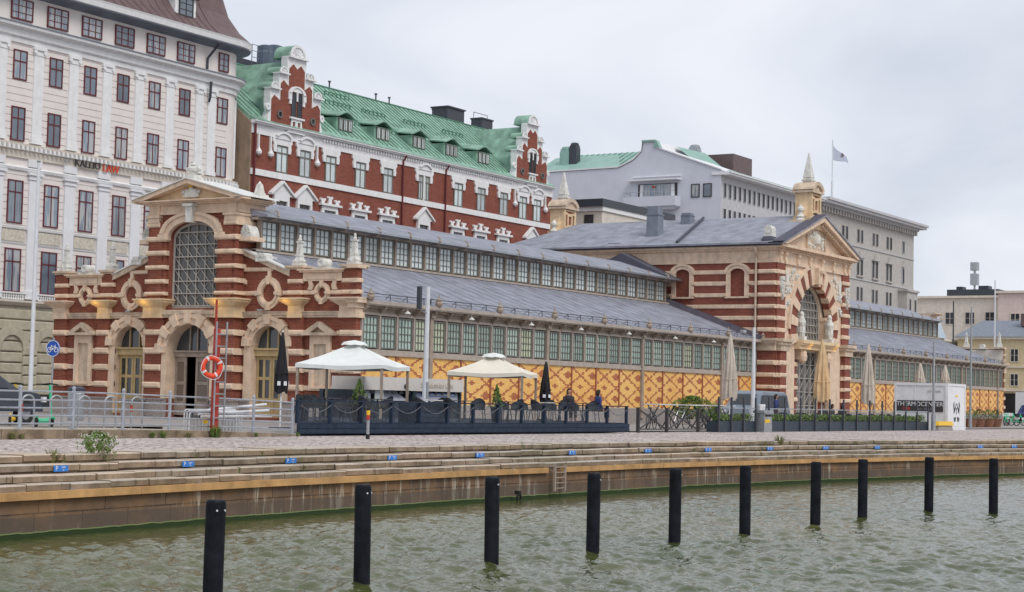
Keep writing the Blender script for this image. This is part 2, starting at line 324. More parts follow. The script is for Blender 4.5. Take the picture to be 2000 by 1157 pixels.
# ------------------------------------------------------------------ mesh builder
X_, Y_, Z_ = Vector((1,0,0)), Vector((0,1,0)), Vector((0,0,1))
WF = (Vector((0,0,0)), X_, Z_, -Y_)                   # u=x, w=z, p=-y
def frame(o, u, d): return (Vector(o), Vector(u).normalized(), Z_, Vector(d).normalized())
class MB:
    def __init__(s, fr=None): s.v = []; s.f = []; s.fr = fr
    def P(s, a):
        if s.fr is None: return tuple(a)
        o, U, Wv, D = s.fr; q = o+U*a[0]+Wv*a[1]+D*a[2]; return (q.x, q.y, q.z)
    def add(s, vs, fs):
        n = len(s.v); s.v += [s.P(a) for a in vs]; s.f += [tuple(i+n for i in f) for f in fs]; return s
    def box(s, u0, u1, w0, w1, p0, p1, t0=0, t1=0):
        """t0,t1: inset of the w1 end in u / p"""
        return s.add([(u0,w0,p0),(u1,w0,p0),(u1,w0,p1),(u0,w0,p1),(u0+t0,w1,p0+t1),(u1-t0,w1,p0+t1),(u1-t0,w1,p1-t1),(u0+t0,w1,p1-t1)],
              [(0,1,2,3),(4,5,6,7),(0,1,5,4),(1,2,6,5),(2,3,7,6),(3,0,4,7)])
    def pill(s, u0, u1, w0, w1, p0, p1, c=.04):
        c = min(c, (w1-w0)*.4, (p1-p0)*.8, (u1-u0)*.45); q = p1-c
        return s.add([(u0,w0,p0),(u1,w0,p0),(u1,w1,p0),(u0,w1,p0),(u0,w0,q),(u1,w0,q),(u1,w1,q),(u0,w1,q),(u0+c,w0+c,p1),(u1-c,w0+c,p1),(u1-c,w1-c,p1),(u0+c,w1-c,p1)],
              [(0,1,2,3),(0,1,5,4),(1,2,6,5),(2,3,7,6),(3,0,4,7),(4,5,9,8),(5,6,10,9),(6,7,11,10),(7,4,8,11),(8,9,10,11)])
    def prism(s, pts, p0, p1, holes=()):
        loops = [list(pts)]+[list(h) for h in holes]
        tri = tessellate_polygon([[Vector((a[0], a[1], 0)) for a in l] for l in loops])
        flat = [a for l in loops for a in l]; n = len(flat)
        vs = [(a[0], a[1], p0) for a in flat]+[(a[0], a[1], p1) for a in flat]
        fs = [tuple(t) for t in tri]+[tuple(i+n for i in t) for t in tri]
        k = 0
        for l in loops:
            m = len(l)
            for i in range(m):
                a, b = k+i, k+(i+1) % m; fs.append((a, b, b+n, a+n))
            k += m
        return s.add(vs, fs)
    def ring(s, cu, cw, ri, ro, a0, a1, n, p0, p1, ez=1.0, eo=None):
        """arch ring between angles (degrees, 90 = up); ez stretches w"""
        eo = ez if eo is None else eo
        full = abs(a1-a0) >= 359.9; m = n if full else n+1
        vs = []
        for i in range(m):
            a = radians(a0+(a1-a0)*i/n)
            for r, e_ in ((ri, ez), (ro, eo)):
                for p in (p0, p1): vs.append((cu+r*cos(a), cw+r*sin(a)*e_, p))
        fs = []
        for i in range(n):
            j = (i+1) % m; A, B = 4*i, 4*j
            fs += [(A, B, B+2, A+2), (A+1, B+1, B+3, A+3), (A, B, B+1, A+1), (A+2, B+2, B+3, A+3)]
        if not full: fs += [(0, 1, 3, 2), (4*n, 4*n+1, 4*n+3, 4*n+2)]
        return s.add(vs, fs)
    def cyl(s, a, b, r0, r1=None, n=10, caps=True):
        r1 = r0 if r1 is None else r1; a = Vector(a); b = Vector(b); d = b-a
        if d.length < 1e-6: return s
        d.normalize(); x = d.orthogonal().normalized(); y = d.cross(x)
        vs = [a+(x*cos(2*pi*i/n)+y*sin(2*pi*i/n))*r0 for i in range(n)]+[b+(x*cos(2*pi*i/n)+y*sin(2*pi*i/n))*r1 for i in range(n)]
        fs = [(i, (i+1) % n, (i+1) % n+n, i+n) for i in range(n)]
        if caps: fs += [tuple(range(n)), tuple(range(n, 2*n))]
        return s.add(vs, fs)
    def tube(s, pts, r, n=6):
        pts = [Vector(p) for p in pts]; vs = []; x = None
        for i, p in enumerate(pts):
            d = (pts[min(i+1, len(pts)-1)]-pts[max(i-1, 0)]).normalized()
            x = d.orthogonal().normalized() if x is None else (x-d*x.dot(d)).normalized()
            y = d.cross(x); rr = r[i] if isinstance(r, (list, tuple)) else r
            vs += [p+(x*cos(2*pi*k/n)+y*sin(2*pi*k/n))*rr for k in range(n)]
        fs = [(i*n+k, i*n+(k+1) % n, (i+1)*n+(k+1) % n, (i+1)*n+k) for i in range(len(pts)-1) for k in range(n)]
        fs += [tuple(range(n)), tuple(range((len(pts)-1)*n, len(pts)*n))]
        return s.add(vs, fs)
    def lathe(s, c, prof, n=12, rot=0, sx=1, sy=1):
        """prof [(r,h)] round the w axis through c=(u,w,p)"""
        vs = []; m = len(prof)
        for r, h in prof:
            for i in range(n):
                a = 2*pi*i/n+rot; vs.append((c[0]+r*cos(a)*sx, c[1]+h, c[2]+r*sin(a)*sy))
        fs = [(j*n+i, j*n+(i+1) % n, (j+1)*n+(i+1) % n, (j+1)*n+i) for j in range(m-1) for i in range(n)]
        fs += [tuple(range(n)), tuple(range((m-1)*n, m*n))]
        return s.add(vs, fs)
    def sweep(s, path, prof, closed=False):
        """path [(x,y)] world plan, outward = right of travel; prof [(offset, z)] closed loop. world coords"""
        n = len(path); m = len(prof); vs = []
        for i, p in enumerate(path):
            p = Vector(p); a = Vector(path[i-1]) if (i or closed) else None; b = Vector(path[(i+1) % n]) if (i < n-1 or closed) else None
            d1 = (p-a).normalized() if a is not None else (b-p).normalized(); d2 = (b-p).normalized() if b is not None else d1
            n1 = Vector((d1.y, -d1.x)); n2 = Vector((d2.y, -d2.x)); q = (n1+n2).normalized(); k = 1/max(.3, q.dot(n1))
            for o, z in prof: vs.append((p.x+q.x*o*k, p.y+q.y*o*k, z))
        fs = [(i*m+j, i*m+(j+1) % m, ((i+1) % n)*m+(j+1) % m, ((i+1) % n)*m+j) for i in range(n if closed else n-1) for j in range(m)]
        if not closed: fs += [tuple(range(m)), tuple(range((n-1)*m, n*m))]
        nn = len(s.v); s.v += vs; s.f += [tuple(i+nn for i in f) for f in fs]; return s
    def build(s, name, material, parent=None, smooth=False, recalc=True, loc=None):
        me = bpy.data.meshes.new(name); me.from_pydata(s.v, [], s.f)
        if recalc:
            bm = bmesh.new(); bm.from_mesh(me); bmesh.ops.recalc_face_normals(bm, faces=bm.faces); bm.to_mesh(me); bm.free()
        if smooth: me.polygons.foreach_set('use_smooth', [True]*len(me.polygons))
        me.materials.append(MATS[material]); me.update()
        o = bpy.data.objects.new(name, me); COL.objects.link(o)
        if parent is not None: o.parent = parent
        if loc: o.location = loc
        return o
def setp(o, label=None, cat=None, group=None, kind=None):
    if label: o['label'] = label
    if cat: o['category'] = cat
    if group: o['group'] = group
    if kind: o['kind'] = kind
    return o
def thing(name, label, cat, loc=(0,0,0), rz=0, group=None):
    o = bpy.data.objects.new(name, None); COL.objects.link(o); o.location = loc; o.rotation_euler = (0, 0, rz); o.empty_display_size = .3
    return setp(o, label, cat, group)
KIDS = {}
def copy_tree(o, parent=None, label=None, loc=None, rz=None, first=True):
    c = o.copy(); COL.objects.link(c)
    if parent is not None: c.parent = parent
    if label: c['label'] = label
    if loc is not None: c.location = loc
    if rz is not None: c.rotation_euler = (0, 0, rz)
    for ch in [q for q in bpy.data.objects if q.parent == o]: copy_tree(ch, c)
    return c
def link_copy(o, parent, loc):
    c = o.copy(); COL.objects.link(c); c.parent = parent; c.location = loc
    for ch in o.children: d = ch.copy(); COL.objects.link(d); d.parent = c
    return c
def arch_pts(cu, hw, w0, ws, rise, n=12):
    """opening outline: straight jambs to ws then an elliptic arch of given rise"""
    return [(cu-hw, w0), (cu+hw, w0)]+[(cu+hw*cos(pi*i/n), ws+rise*sin(pi*i/n)) for i in range(n+1)]
def text(name, s, size, origin, u, d, material, parent=None, ext=.01, align='CENTER'):
    c = bpy.data.curves.new(name, 'FONT'); c.body = s; c.size = size; c.extrude = ext; c.align_x = align; c.align_y = 'CENTER'
    ob = bpy.data.objects.new(name, c); COL.objects.link(ob)
    u = Vector(u).normalized(); d = Vector(d).normalized()
    ob.matrix_world = Matrix(((u.x, 0, d.x, origin[0]), (u.y, 0, d.y, origin[1]), (0, 1, d.z, origin[2]), (0,0,0,1)))
    bpy.context.view_layer.update()
    dg = bpy.context.evaluated_depsgraph_get(); me = bpy.data.meshes.new_from_object(ob.evaluated_get(dg))
    me.transform(ob.matrix_world); bpy.data.objects.remove(ob); me.materials.clear(); me.materials.append(MATS[material])
    o = bpy.data.objects.new(name, me); COL.objects.link(o)
    if parent is not None: o.parent = parent
    return o
# ------------------------------------------------------------------ setting: ground, promenade, water
QP = [(-75,-27.0),(-60,-24.6),(-44,-22.55),(-33,-21.75),(-24,-21.5),(-14,-21.6),(-4,-22.6),(6,-24.4),(16,-27.0),(30,-31.5),(60,-43),(120,-70),(300,-150)]
# inner lines of the steps, offset landward
def offs(path, k):
    out = []
    for i, p in enumerate(path):
        a = Vector(path[max(i-1,0)]); b = Vector(path[min(i+1, len(path)-1)]); d = (b-a).normalized(); out.append((p[0]-d.y*k, p[1]+d.x*k))
    return out
def struct(o): return setp(o, kind='structure')
E1 = offs(QP, 1.5)
g = MB(); n = len(E1)
pts = [(x, y, -.03) for x, y in E1]+[(300, 900, -.03), (-200, 900, -.03), (-200, -24, -.03)]
g.prism([(a[0], a[1]) for a in pts], 0, 1) if False else None
tri = tessellate_polygon([[Vector((a[0], a[1], 0)) for a in pts]]); g.add(pts, [tuple(t) for t in tri])
struct(g.build('ground', 'cobbles', recalc=False))
g = MB(); g.add([(-24.0,-12.0,.012),(260,-12.0,.012),(260,29.5,.012),(-24.0,29.5,.012)], [(0,1,2,3)]); struct(g.build('road', 'asphalt_pale', recalc=False))
g = MB(); g.add([(-120,-11,.2),(-24,-11,.2),(-24,29.6,.2),(-120,29.6,.2),(-24,-11,0),(-24,29.6,0)], [(0,1,2,3),(1,4,5,2)]); struct(g.build('pavement', 'asphalt_pale', recalc=False))
# quay wall and steps
qw = thing('quay_wall', 'stained granite quay wall with green algae at the waterline', 'quay wall', (0,0,0))
b = MB(); b.sweep(QP, [(0,-3),(0,-.68),(-.9,-.68),(-.9,-3)]); b.build('wall_face', 'quay_stone', qw)
st = thing('stone_steps', 'long flight of worn granite steps going down to the timber quay edge', 'steps')
for i, (o0, o1, z0, z1) in enumerate(((.02,.50,-.68,-.475),(.36,.90,-.60,-.345),(.78,1.26,-.5,-.185),(1.14,2.2,-.4,-.025))):
    b = MB(); P = offs(QP, 0)
    # densify for slightly uneven blocks
    D = []
    for k in range(len(P)-1):
        a = Vector(P[k]); c = Vector(P[k+1]); m = max(1, int((c-a).length/1.1)) if a.x < 60 else 4
        for q in range(m): D.append(a.lerp(c, q/m))
    D.append(Vector(P[-1])); random.seed(i+3)
    for k in range(len(D)-1):
        if D[k].x > 75 or D[k].x < -55: 
            pass
        a, c = D[k], D[k+1]; d = (c-a).normalized(); nrm = Vector((-d.y, d.x)); gp = d*.012
        j = random.uniform(-.018, .018); jz = random.uniform(-.012, .010)
        q = [a+gp+nrm*(o0+j), c-gp+nrm*(o0+j), c-gp+nrm*o1, a+gp+nrm*o1]
        cz = .018; qi = [a+gp*2+nrm*(o0+j+cz), c-gp*2+nrm*(o0+j+cz)]
        zb = z1+jz-.118; q2 = [a+nrm*(o0+.07), c+nrm*(o0+.07), c+nrm*o1, a+nrm*o1]; n0 = len(b.v); b.v += [(v.x, v.y, z0) for v in q2]+[(v.x, v.y, zb) for v in q2]; b.f += [(n0,n0+1,n0+5,n0+4),(n0+4,n0+5,n0+6,n0+7)]
        vs = [(v.x, v.y, zb) for v in q]+[(q[0].x,q[0].y,z1+jz-cz),(q[1].x,q[1].y,z1+jz-cz),(qi[1].x,qi[1].y,z1+jz),(qi[0].x,qi[0].y,z1+jz),(q[2].x,q[2].y,z1+jz),(q[3].x,q[3].y,z1+jz)]
        nn = len(b.v); b.v += vs; b.f += [tuple(nn+w for w in f) for f in ((0,1,5,4),(4,5,6,7),(7,6,8,9),(0,4,7,9,3),(1,2,8,6,5),(0,1,2,3))]
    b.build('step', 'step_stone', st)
# timber edge beams, a gap for the ladder
def along(x):
    for k in range(len(QP)-1):
        if QP[k][0] <= x <= QP[k+1][0]:
            t = (x-QP[k][0])/(QP[k+1][0]-QP[k][0]); return Vector((x, QP[k][1]+t*(QP[k+1][1]-QP[k][1])))
lx = onY(1092, 915, -21.7).x
for (xa, xb, lab) in ((-74, lx-.42, 'orange brown timber edge beam on the quay, left of the steel ladder'), (lx+.42, 118, 'orange brown timber edge beam on the quay, right of the steel ladder')):
    pa = [(xa, along(xa).y)]+[p for p in QP if xa < p[0] < xb]+[(xb, along(xb).y)]
    tb = thing('timber_beam', lab, 'timber beam', (pa[0][0], pa[0][1], -.6), group='timber beams along the quay edge'); 
    tb.location = (0,0,0)
    D = []
    for k in range(len(pa)-1):
        a = Vector(pa[k]); c = Vector(pa[k+1]); m = max(1, round((c-a).length/4.2)); D += [a.lerp(c, q/m) for q in range(m)]
    D.append(Vector(pa[-1]))
    b = MB()
    for k in range(len(D)-1):
        a, c = D[k], D[k+1]; d = (c-a).normalized(); j = random.uniform(-.012,.012)
        b.sweep([tuple(a+d*.004), tuple(c-d*.004)], [(.10+j,-.735),(.10+j,-.60),(-.16,-.60),(-.16,-.735)])
    b.build('beam', 'timber_beam', tb)
    b = MB()
    for k in range(len(D)-1):
        a, c = D[k], D[k+1]; m = a.lerp(c, .5); b.box(m.x-.04, m.x+.04, -.6, -.588, -m.y-.06, -m.y+.0)
        b.fr = None
    b = MB(WF)
    for k in range(len(D)-1):
        m = D[k].lerp(D[k+1], .5); b.box(m.x-.05, m.x+.05, -.598, -.585, -m.y-.05, -m.y+.05)
    b.build('bolt_plate', 'metal_galv', tb)
# quay ladder and mooring ring
P = along(lx); ld = thing('quay_ladder', 'galvanised steel ladder hanging in the gap between the two timber beams', 'ladder', (P.x, P.y, -.6))
b = MB()
for sx in (-.27, .27): b.box(sx-.025, sx+.025, -.03+.0, .03, -.5, .12) if False else b.add([(sx-.03,-.22,-.62),(sx+.03,-.22,-.62),(sx+.03,-.16,-.62),(sx-.03,-.16,-.62),(sx-.03,-.22,.08),(sx+.03,-.22,.08),(sx+.03,-.16,.08),(sx-.03,-.16,.08)], [(0,1,2,3),(4,5,6,7),(0,1,5,4),(1,2,6,5),(2,3,7,6),(3,0,4,7)])
b.build('rail', 'wood_grey_brown', ld)
for k in range(5): MB().tube([(-.27,-.19,-.55+k*.14),(.27,-.19,-.55+k*.14)], .016).build('rung', 'wood_grey_brown', ld)
q = onY(1012, 968, -21.75); rg = thing('mooring_ring', 'dark mooring ring hanging on the quay wall near the ladder', 'mooring ring', tuple(q))
b = MB(frame((0,0,0), X_, -Y_)); b.ring(0,-.06,.07,.11,0,360,16,.0,.05); b.build('ring', 'rubber', rg); MB(frame((0,0,0), X_, -Y_)).box(-.05,.05,.03,.12,-.08,.06).build('bracket', 'rubber', rg)

# water: a displaced sheet near the camera inside a flat skirt
def wave(x, y):
    v = .012*sin(x*1.9+y*3.1+2.4*noise.noise(Vector((x*.35, y*.35, 0))))
    calm = max(.30, min(1, 1-(x+34)/36))*max(.3, min(1, (-22.2-y)/3.0)) if y > -25.4 or x > -30 else 1.0
    v = v*calm+calm*(.04*noise.noise(Vector((x*.8, y*.9, 3.1)))+.085*noise.noise(Vector((x*2.9+5, y*3.2, 1)))+.034*noise.noise(Vector((x*6.2, y*6.2, 9))))
    return v
wx0, wx1, wy0, wy1 = -48, 18, -41, -20.5; stp = .062
nx = int((wx1-wx0)/stp); ny = int((wy1-wy0)/stp); vs = []; fs = []; idx = {}
cd = Vector((_d.x, _d.y)).normalized(); cs = Vector((_d.y, -_d.x)).normalized()
for i in range(nx+1):
    x = wx0+i*stp
    for j in range(ny+1):
        y = wy0+j*stp; e_ = min(1, (x-wx0)/2, (wx1-x)/2, (y-wy0)/2, (wy1-y)/2)
        vs.append((x, y, -1.4+(wave(x, y)*e_ if e_ > 0 else 0)))
for i in range(nx):
    for j in range(ny):
        a = i*(ny+1)+j; fs.append((a, a+ny+1, a+ny+2, a+1))
B0 = [(-400,-700),(900,-700),(900,60),(-400,60)]; B1 = [(wx0,wy0),(wx1,wy0),(wx1,wy1),(wx0,wy1)]; k = len(vs)
vs += [(a, b_, -1.4) for a, b_ in B0+B1]; fs += [(k+i, k+(i+1)%4, k+4+(i+1)%4, k+4+i) for i in range(4)]
w = MB(); w.v = vs; w.f = fs; wob = w.build('water', 'harbour_water', smooth=True, recalc=False); struct(wob)

# ------------------------------------------------------------------ market hall
HALL = thing('market_hall', 'long red and yellow brick market hall with cream stone bands and a grey roof', 'market hall', (0,0,0))
CY = 9.05
BANDS = [(.86,.86),(1.33,1.60),(2.12,2.40),(2.88,3.17),(3.74,4.00)]
def obelisk(b, cu, w0, cp, h, s=.3):
    """pedestal, scroll block, tapered shaft, small neck and ball"""
    b.box(cu-s, cu+s, w0, w0+h*.08, cp-s, cp+s); b.box(cu-s*.8, cu+s*.8, w0+h*.08, w0+h*.30, cp-s*.8, cp+s*.8, s*.25, s*.25)
    for q in (-1, 1): b.cyl((cu+q*s*.62, w0+h*.15, cp-s*.7), (cu+q*s*.62, w0+h*.15, cp+s*.95), s*.33, n=10)
    b.box(cu-s*.62, cu+s*.62, w0+h*.30, w0+h*.35, cp-s*.62, cp+s*.62); b.box(cu-s*.5, cu+s*.5, w0+h*.35, w0+h*.74, cp-s*.5, cp+s*.5, s*.12, s*.12)
    b.box(cu-s*.55, cu+s*.55, w0+h*.74, w0+h*.79, cp-s*.55, cp+s*.55)
    b.lathe((cu, w0+h*.79, cp), [(s*.3,0),(s*.42,h*.05),(s*.2,h*.09),(s*.26,h*.12),(s*.22,h*.16),(s*.05,h*.21)], 10)
def door_leafs(b, cu, hw, w0, w1, p, fr, gl, root):
    for sgn in (-1, 1):
        u0, u1 = (cu-hw, cu-.012) if sgn < 0 else (cu+.012, cu+hw)
        d = MB(b.fr); W_ = u1-u0; st_ = .11*W_/.8
        d.box(u0, u1, w0, w1, p-.05, p-.015)
        hts = [(w0+.12, w0+.62), (w0+.78, w0+(w1-w0)*.60), (w0+(w1-w0)*.65, w1-.16)]
        for uu in (u0, (u0+u1)/2-st_/2, u1-st_): d.box(uu, uu+st_, w0, w1, p-.015, p+.03)
        for wa, wb in ((w0, hts[0][0]), (hts[0][1], hts[1][0]), (hts[1][1], hts[2][0]), (hts[2][1], w1)):
            for ua, ub in ((u0+st_, (u0+u1)/2-st_/2), ((u0+u1)/2+st_/2, u1-st_)): d.box(ua, ub, wa, wb, p-.015, p+.024)
        do = d.build('door', fr, root)
        g_ = MB(b.fr)
        for wa, wb in hts[1:]:
            for ua, ub in ((u0+st_, (u0+u1)/2-st_/2), ((u0+u1)/2+st_/2, u1-st_)): g_.box(ua, ub, wa, wb, p-.014, p-.004)
        g_.build('pane', gl, do)
def pavilion(root, fr):
    F = frame(*fr); M = lambda: MB(F)
    before = set(bpy.data.objects)
    # --- brick walls of the two aisles with openings
    for s in (-1, 1):
        dc = 4.15*s
        out = [(2.5*s, .0), (9*s, .0), (9*s, 6.66), (5.25*s, 6.66), (5.25*s, 6.38), (2.5*s, 7.38)]
        hole = arch_pts(dc, .97, .12, 3.3, .95)
        M().prism(out, -.22, 0, [hole]).build('brick_wall', 'brick_red', root)
        b = M()                                                        # pilasters
        for c_, hw, top in ((5.78, .36, 4.58), (8.62, .39, 4.58)): b.box(c_*s-hw, c_*s+hw, .8, top, 0, .16)
        for c_, hw in ((5.62, .36), (8.62, .39)): b.box(c_*s-hw, c_*s+hw, 5.39, 6.68, 0, .12)
        b.build('pilaster', 'brick_red', root)
        b = M()
        b.box(min(2.6*s, dc-.9*s-.0*s), 0, 0, 0, 0, 0) if False else None
        for u0, u1 in ((2.68, 3.22), (5.06, 9.06)):
            b.box(*(sorted((u0*s, u1*s))), 0, .8, -.2, .2); b.box(*(sorted((u0*s, u1*s))), .8, .86, -.21, .24)
        b.build('plinth', 'plinth_granite', root)
        b = M()                                                        # stone courses
        for w0, w1 in BANDS[1:]:
            for u0, u1 in ((2.6, 2.86 if w1 > 3.3 else 3.26), (5.42 if w1 > 3.3 else 5.05, 6.52), (7.66, 9.0)):
                if w1 > 3.9 and u0 == 7.66: u0 = 7.9
                if w1 > 3.9 and u1 == 6.52: u1 = 6.3
                b.pill(*sorted((u0*s, u1*s)), w0+.03, w1-.03, -.02, .07, .03)
            for c_, hw in ((5.78, .42), (8.62, .46)): b.pill(c_*s-hw, c_*s+hw, w0, w1, -.02, .25, .07)
        for w0, w1 in ((5.55,5.74),(6.05,6.24)):
            segs = ((2.6, 3.42), (4.86, 6.66), (7.52, 9.0)) if w0 < 6 else ((5.25, 5.98), (8.2, 9.0), (2.6, 2.8))
            for u0, u1 in segs: b.pill(*sorted((u0*s, u1*s)), w0, w1, -.02, .08, .04)
            for c_, hw in ((5.62, .42), (8.62, .45)): b.pill(c_*s-hw, c_*s+hw, w0, w1, -.02, .19, .05)
        b.pill(*sorted((2.6*s, 4.3*s)), 6.62, 6.80, -.02, .08, .04)
        b.build('stone_band', 'plaster_cream', root)
        b = M()                                                        # architrave and capitals
        b.box(*sorted((2.66*s, 9.02*s)), 4.55, 4.66, -.02, .12); b.box(*sorted((2.66*s, 9.02*s)), 4.66, 4.78, -.02, .17); b.box(*sorted((2.66*s, 9.02*s)), 4.78, 4.82, -.02, .21)
        b.build('architrave', 'plaster_cream_dirty', root)
        for c_, hw in ((5.72, .37), (8.6, .44)):
            b = M(); c_ *= s
            b.box(c_-hw, c_+hw, 4.53, 4.80, -.02, .30); b.box(c_-hw*.95, c_+hw*.95, 4.80, 4.95, -.02, .27)
            b.box(c_-hw*.95-.0, c_+hw*.95, 4.95, 5.17, -.02, .27)
            k = .28
            b.add([(c_-hw*.95,5.05,-.02),(c_+hw*.95,5.05,-.02),(c_+hw*.95,5.05,.275),(c_-hw*.95,5.05,.275),(c_-hw-k,5.26,-.02),(c_+hw+k,5.26,-.02),(c_+hw+k,5.26,.55),(c_-hw-k,5.26,.55)], [(0,1,2,3),(4,5,6,7),(0,1,5,4),(1,2,6,5),(2,3,7,6),(3,0,4,7)])
            b.box(c_-hw-k, c_+hw+k, 5.262, 5.33, -.02, .56); b.box(c_-hw-k-.05, c_+hw+k+.05, 5.332, 5.40, -.02, .62)
            b.build('capital', 'plaster_cream' if abs(c_) > 7 else 'plaster_ochre', root)
        b = M()                                                        # door surround: jambs, arch moulding, voussoirs
        for q in (-1, 1): b.box(dc+q*1.12-.22, dc+q*1.12+.22, .12, 3.3, -.55, .10)
        b.ring(dc, 3.3, .88, 1.28, 0, 180, 22, -.55, .12); b.ring(dc, 3.3, 1.16, 1.34, 0, 180, 22, -.02, .17)
        b.build('door_surround', 'plaster_cream', root)
        b = M()
        for a in (8, 48, 90, 132, 172): b.ring(dc, 3.3, .96, 1.40, a-9, a+9, 3, -.02, .24)
        b.build('voussoir', 'plaster_cream', root)
        b = M(); b.box(dc-.9, dc+.9, 2.85, 3.12, -.42, -.12); b.box(dc-.92, dc+.92, 3.12, 3.2, -.42, -.04); b.box(dc-.9,dc+.9,.12,.2,-.5,-.1)
        for q in (-.3, .3): b.box(dc+q-.03, dc+q+.03, 3.2, 4.1, -.36, -.28)
        b.build('transom', 'door_tan', root)
        door_leafs(b, dc, .88, .2, 2.85, -.3, 'door_tan', 'glass_dark', root)
        M().prism(arch_pts(dc, .9, 3.19, 3.3, .88), -.4, -.37).build('fanlight', 'glass_dark', root)
        # ovals
        for cu, cw, ro, ri, ez in ((4.12, 5.64, .66, .37, 1.0), (7.08, 5.63, .42, .21, 1.0)):
            b = M(); b.ring(cu*s, cw, ri*1.0, ro, 0, 360, 32, -.02, .12, 1.08); b.ring(cu*s, cw, ri+.06, ro-.14 if ro > .5 else ro-.08, 0, 360, 32, -.02, .17, 1.1)
            for a in (0, 90, 180, 270): b.ring(cu*s, cw, ri, ro+.05, a-9, a+9, 3, -.02, .21, 1.08)
            b.build('oval_frame', 'plaster_cream', root)
        b = M(); b.box(4.12*s-.09, 4.12*s+.09, 6.35, 6.66, -.02, .10); b.build('keystone', 'plaster_cream', root)
        b = M(); pc = 7.08*s
        b.box(pc-1.06, pc+1.06, 6.14, 6.52, -.02, .10); b.box(pc-.8, pc+.8, 6.22, 6.44, -.02, .13); b.box(pc-1.2, pc+1.2, 6.52, 6.6, -.02, .2); b.box(pc-1.28, pc+1.28, 6.6, 6.66, -.02, .27)
        for q in (-1, 1):
            b.prism([(pc+q*.58, 6.14),(pc+q*.78, 6.14),(pc+q*.72, 5.95),(pc+q*.80,5.76),(pc+q*.55,5.76),(pc+q*.5,5.95)][::q], -.02, .09)
        b.build('frieze_panel', 'plaster_cream', root)
        # blind niche with pediment
        b = M(); b.prism([(pc-.56,1.36),(pc+.56,1.36),(pc+.56,3.76),(pc-.56,3.76)], -.02, .13, [[(pc-.34,1.55),(pc+.34,1.55),(pc+.34,3.38),(pc-.34,3.38)]])
        b.box(pc-.4, pc+.4, 1.44, 1.53, 0, .2); b.build('niche_frame', 'plaster_cream', root)
        M().box(pc-.35, pc+.35, 1.54, 3.4, -.02, .03).build('niche_panel', 'plaster_cream_dirty', root)
        b = M(); b.prism([(pc-.86,3.76),(pc+.86,3.76),(pc+.86,3.86),(pc,4.36),(pc-.86,3.86)], -.02, .34, [[(pc-.4,3.88),(pc+.4,3.88),(pc,4.13)]]); b.box(pc-.42, pc+.42, 3.86, 4.15, -.01, .10)
        b.build('niche_pediment', 'plaster_cream_dirty', root)
        # raking coping, corner copings, barrels, obelisks
        b = M(); b.prism([(2.55*s,7.40),(5.3*s,6.36),(5.3*s,6.60),(2.55*s,7.62)], -.6, .14); b.build('raking_coping', 'plaster_cream_dirty', root)
        b = M(); b.prism([(2.55*s,7.62),(5.32*s,6.60),(5.32*s,6.66),(2.55*s,7.70)], -.66, .2); b.build('coping_top', 'zinc_white', root)
        b = M(); ka = 3.75; b.box(*sorted(((ka-.32)*s,(ka+.3)*s)), 7.05, 7.3, -.5, .25)
        for q in (-.13, .13): b.cyl((ka*s+q*.8, 7.33, -.3), (ka*s+q*.8, 7.33, .28), .105, n=12)
        b.build('acroterion', 'stone_white', root)
        b = M()
        for c_ in (5.62, 8.62): b.box(c_*s-.42, c_*s+.42, 6.66, 6.74, -.6, .2); b.box(c_*s-.5, c_*s+.5, 6.74, 6.84, -.62, .28)
        b.build('coping', 'plaster_cream_dirty', root)
        for c_ in (5.62, 8.62):
            b = M(); obelisk(b, c_*s, 6.84, -.15, 1.38, .235); b.build('obelisk', 'stone_white', root)
        b = M(); b.cyl((pc, 6.92, .22), (pc, 6.92, -.35), .2, n=20); b.box(pc-.42, pc+.42, 6.665, 6.74, -.45, .19); b.build('barrel_ornament', 'stone_white', root)
        b = M(); b.ring(pc, 6.92, .1, .165, 0, 360, 20, .2, .25); b.build('barrel_disc', 'zinc_white', root)
        # volute block where the tower meets the rake
        b = M(); b.box(*sorted((2.6*s, 3.32*s)), 7.98, 8.16, -.5, .5); b.build('volute_shelf', 'plaster_cream', root)
        b = M(); b.ring(2.96*s, 8.16, 0.02, .30, 0, 180, 14, -.2, .42, 1.75)
        for a in range(20, 180, 20): b.ring(2.98*s, 8.25, .10, .27, a-4, a+4, 1, .42, .47, 1.7)
        b.build('volute', 'stone_white', root)
        # small floodlights over the doors
        b = M(); b.box(dc-.2*s-.14, dc-.2*s+.14, 4.84, 4.90, .3, .5); b.build('wall_lamp', 'metal_galv', root)
        M().box(*sorted((2.55*s, 2.66*s)), 7.4, 9.95, -.5, .05).build('tower_return', 'brick_red', root) if False else None
    # --- central tower
    tp = .62
    M().box(2.2,2.61,5.0,9.3,-1.38,-.88).build('tower_return', 'brick_red', root); M().box(-2.61,-2.2,5.0,9.3,-1.38,-.88).build('tower_return', 'brick_red', root)
    wh = arch_pts(0, 1.38, 4.98, 8.22, .70, 16); dh = arch_pts(0, 1.34, .0, 2.95, 1.3, 16)
    M().prism([(-2.62,0),(2.62,0),(2.62,9.9),(-2.62,9.9)], -.9, tp-.14, [wh, dh]).build('tower_wall', 'brick_red', root)
    b = M()
    for s in (-1, 1):
        b.box(*sorted((1.56*s, 2.64*s)), .8, 4.55, tp-.15, tp); b.box(*sorted((1.56*s, 2.64*s)), 5.39, 9.0, tp-.15, tp)
        b.box(*sorted((1.75*s, 2.45*s)), 5.39, 9.0, tp-.02, tp+.06)
    b.build('tower_pilaster', 'brick_red', root)
    b = M()
    for s in (-1, 1):
        b.box(*sorted((1.36*s, 2.7*s)), 0, .8, -.4, tp+.04); b.box(*sorted((1.36*s, 2.74*s)), .8, .86, -.4, tp+.08)
    b.build('plinth', 'plinth_granite', root)
    b = M()
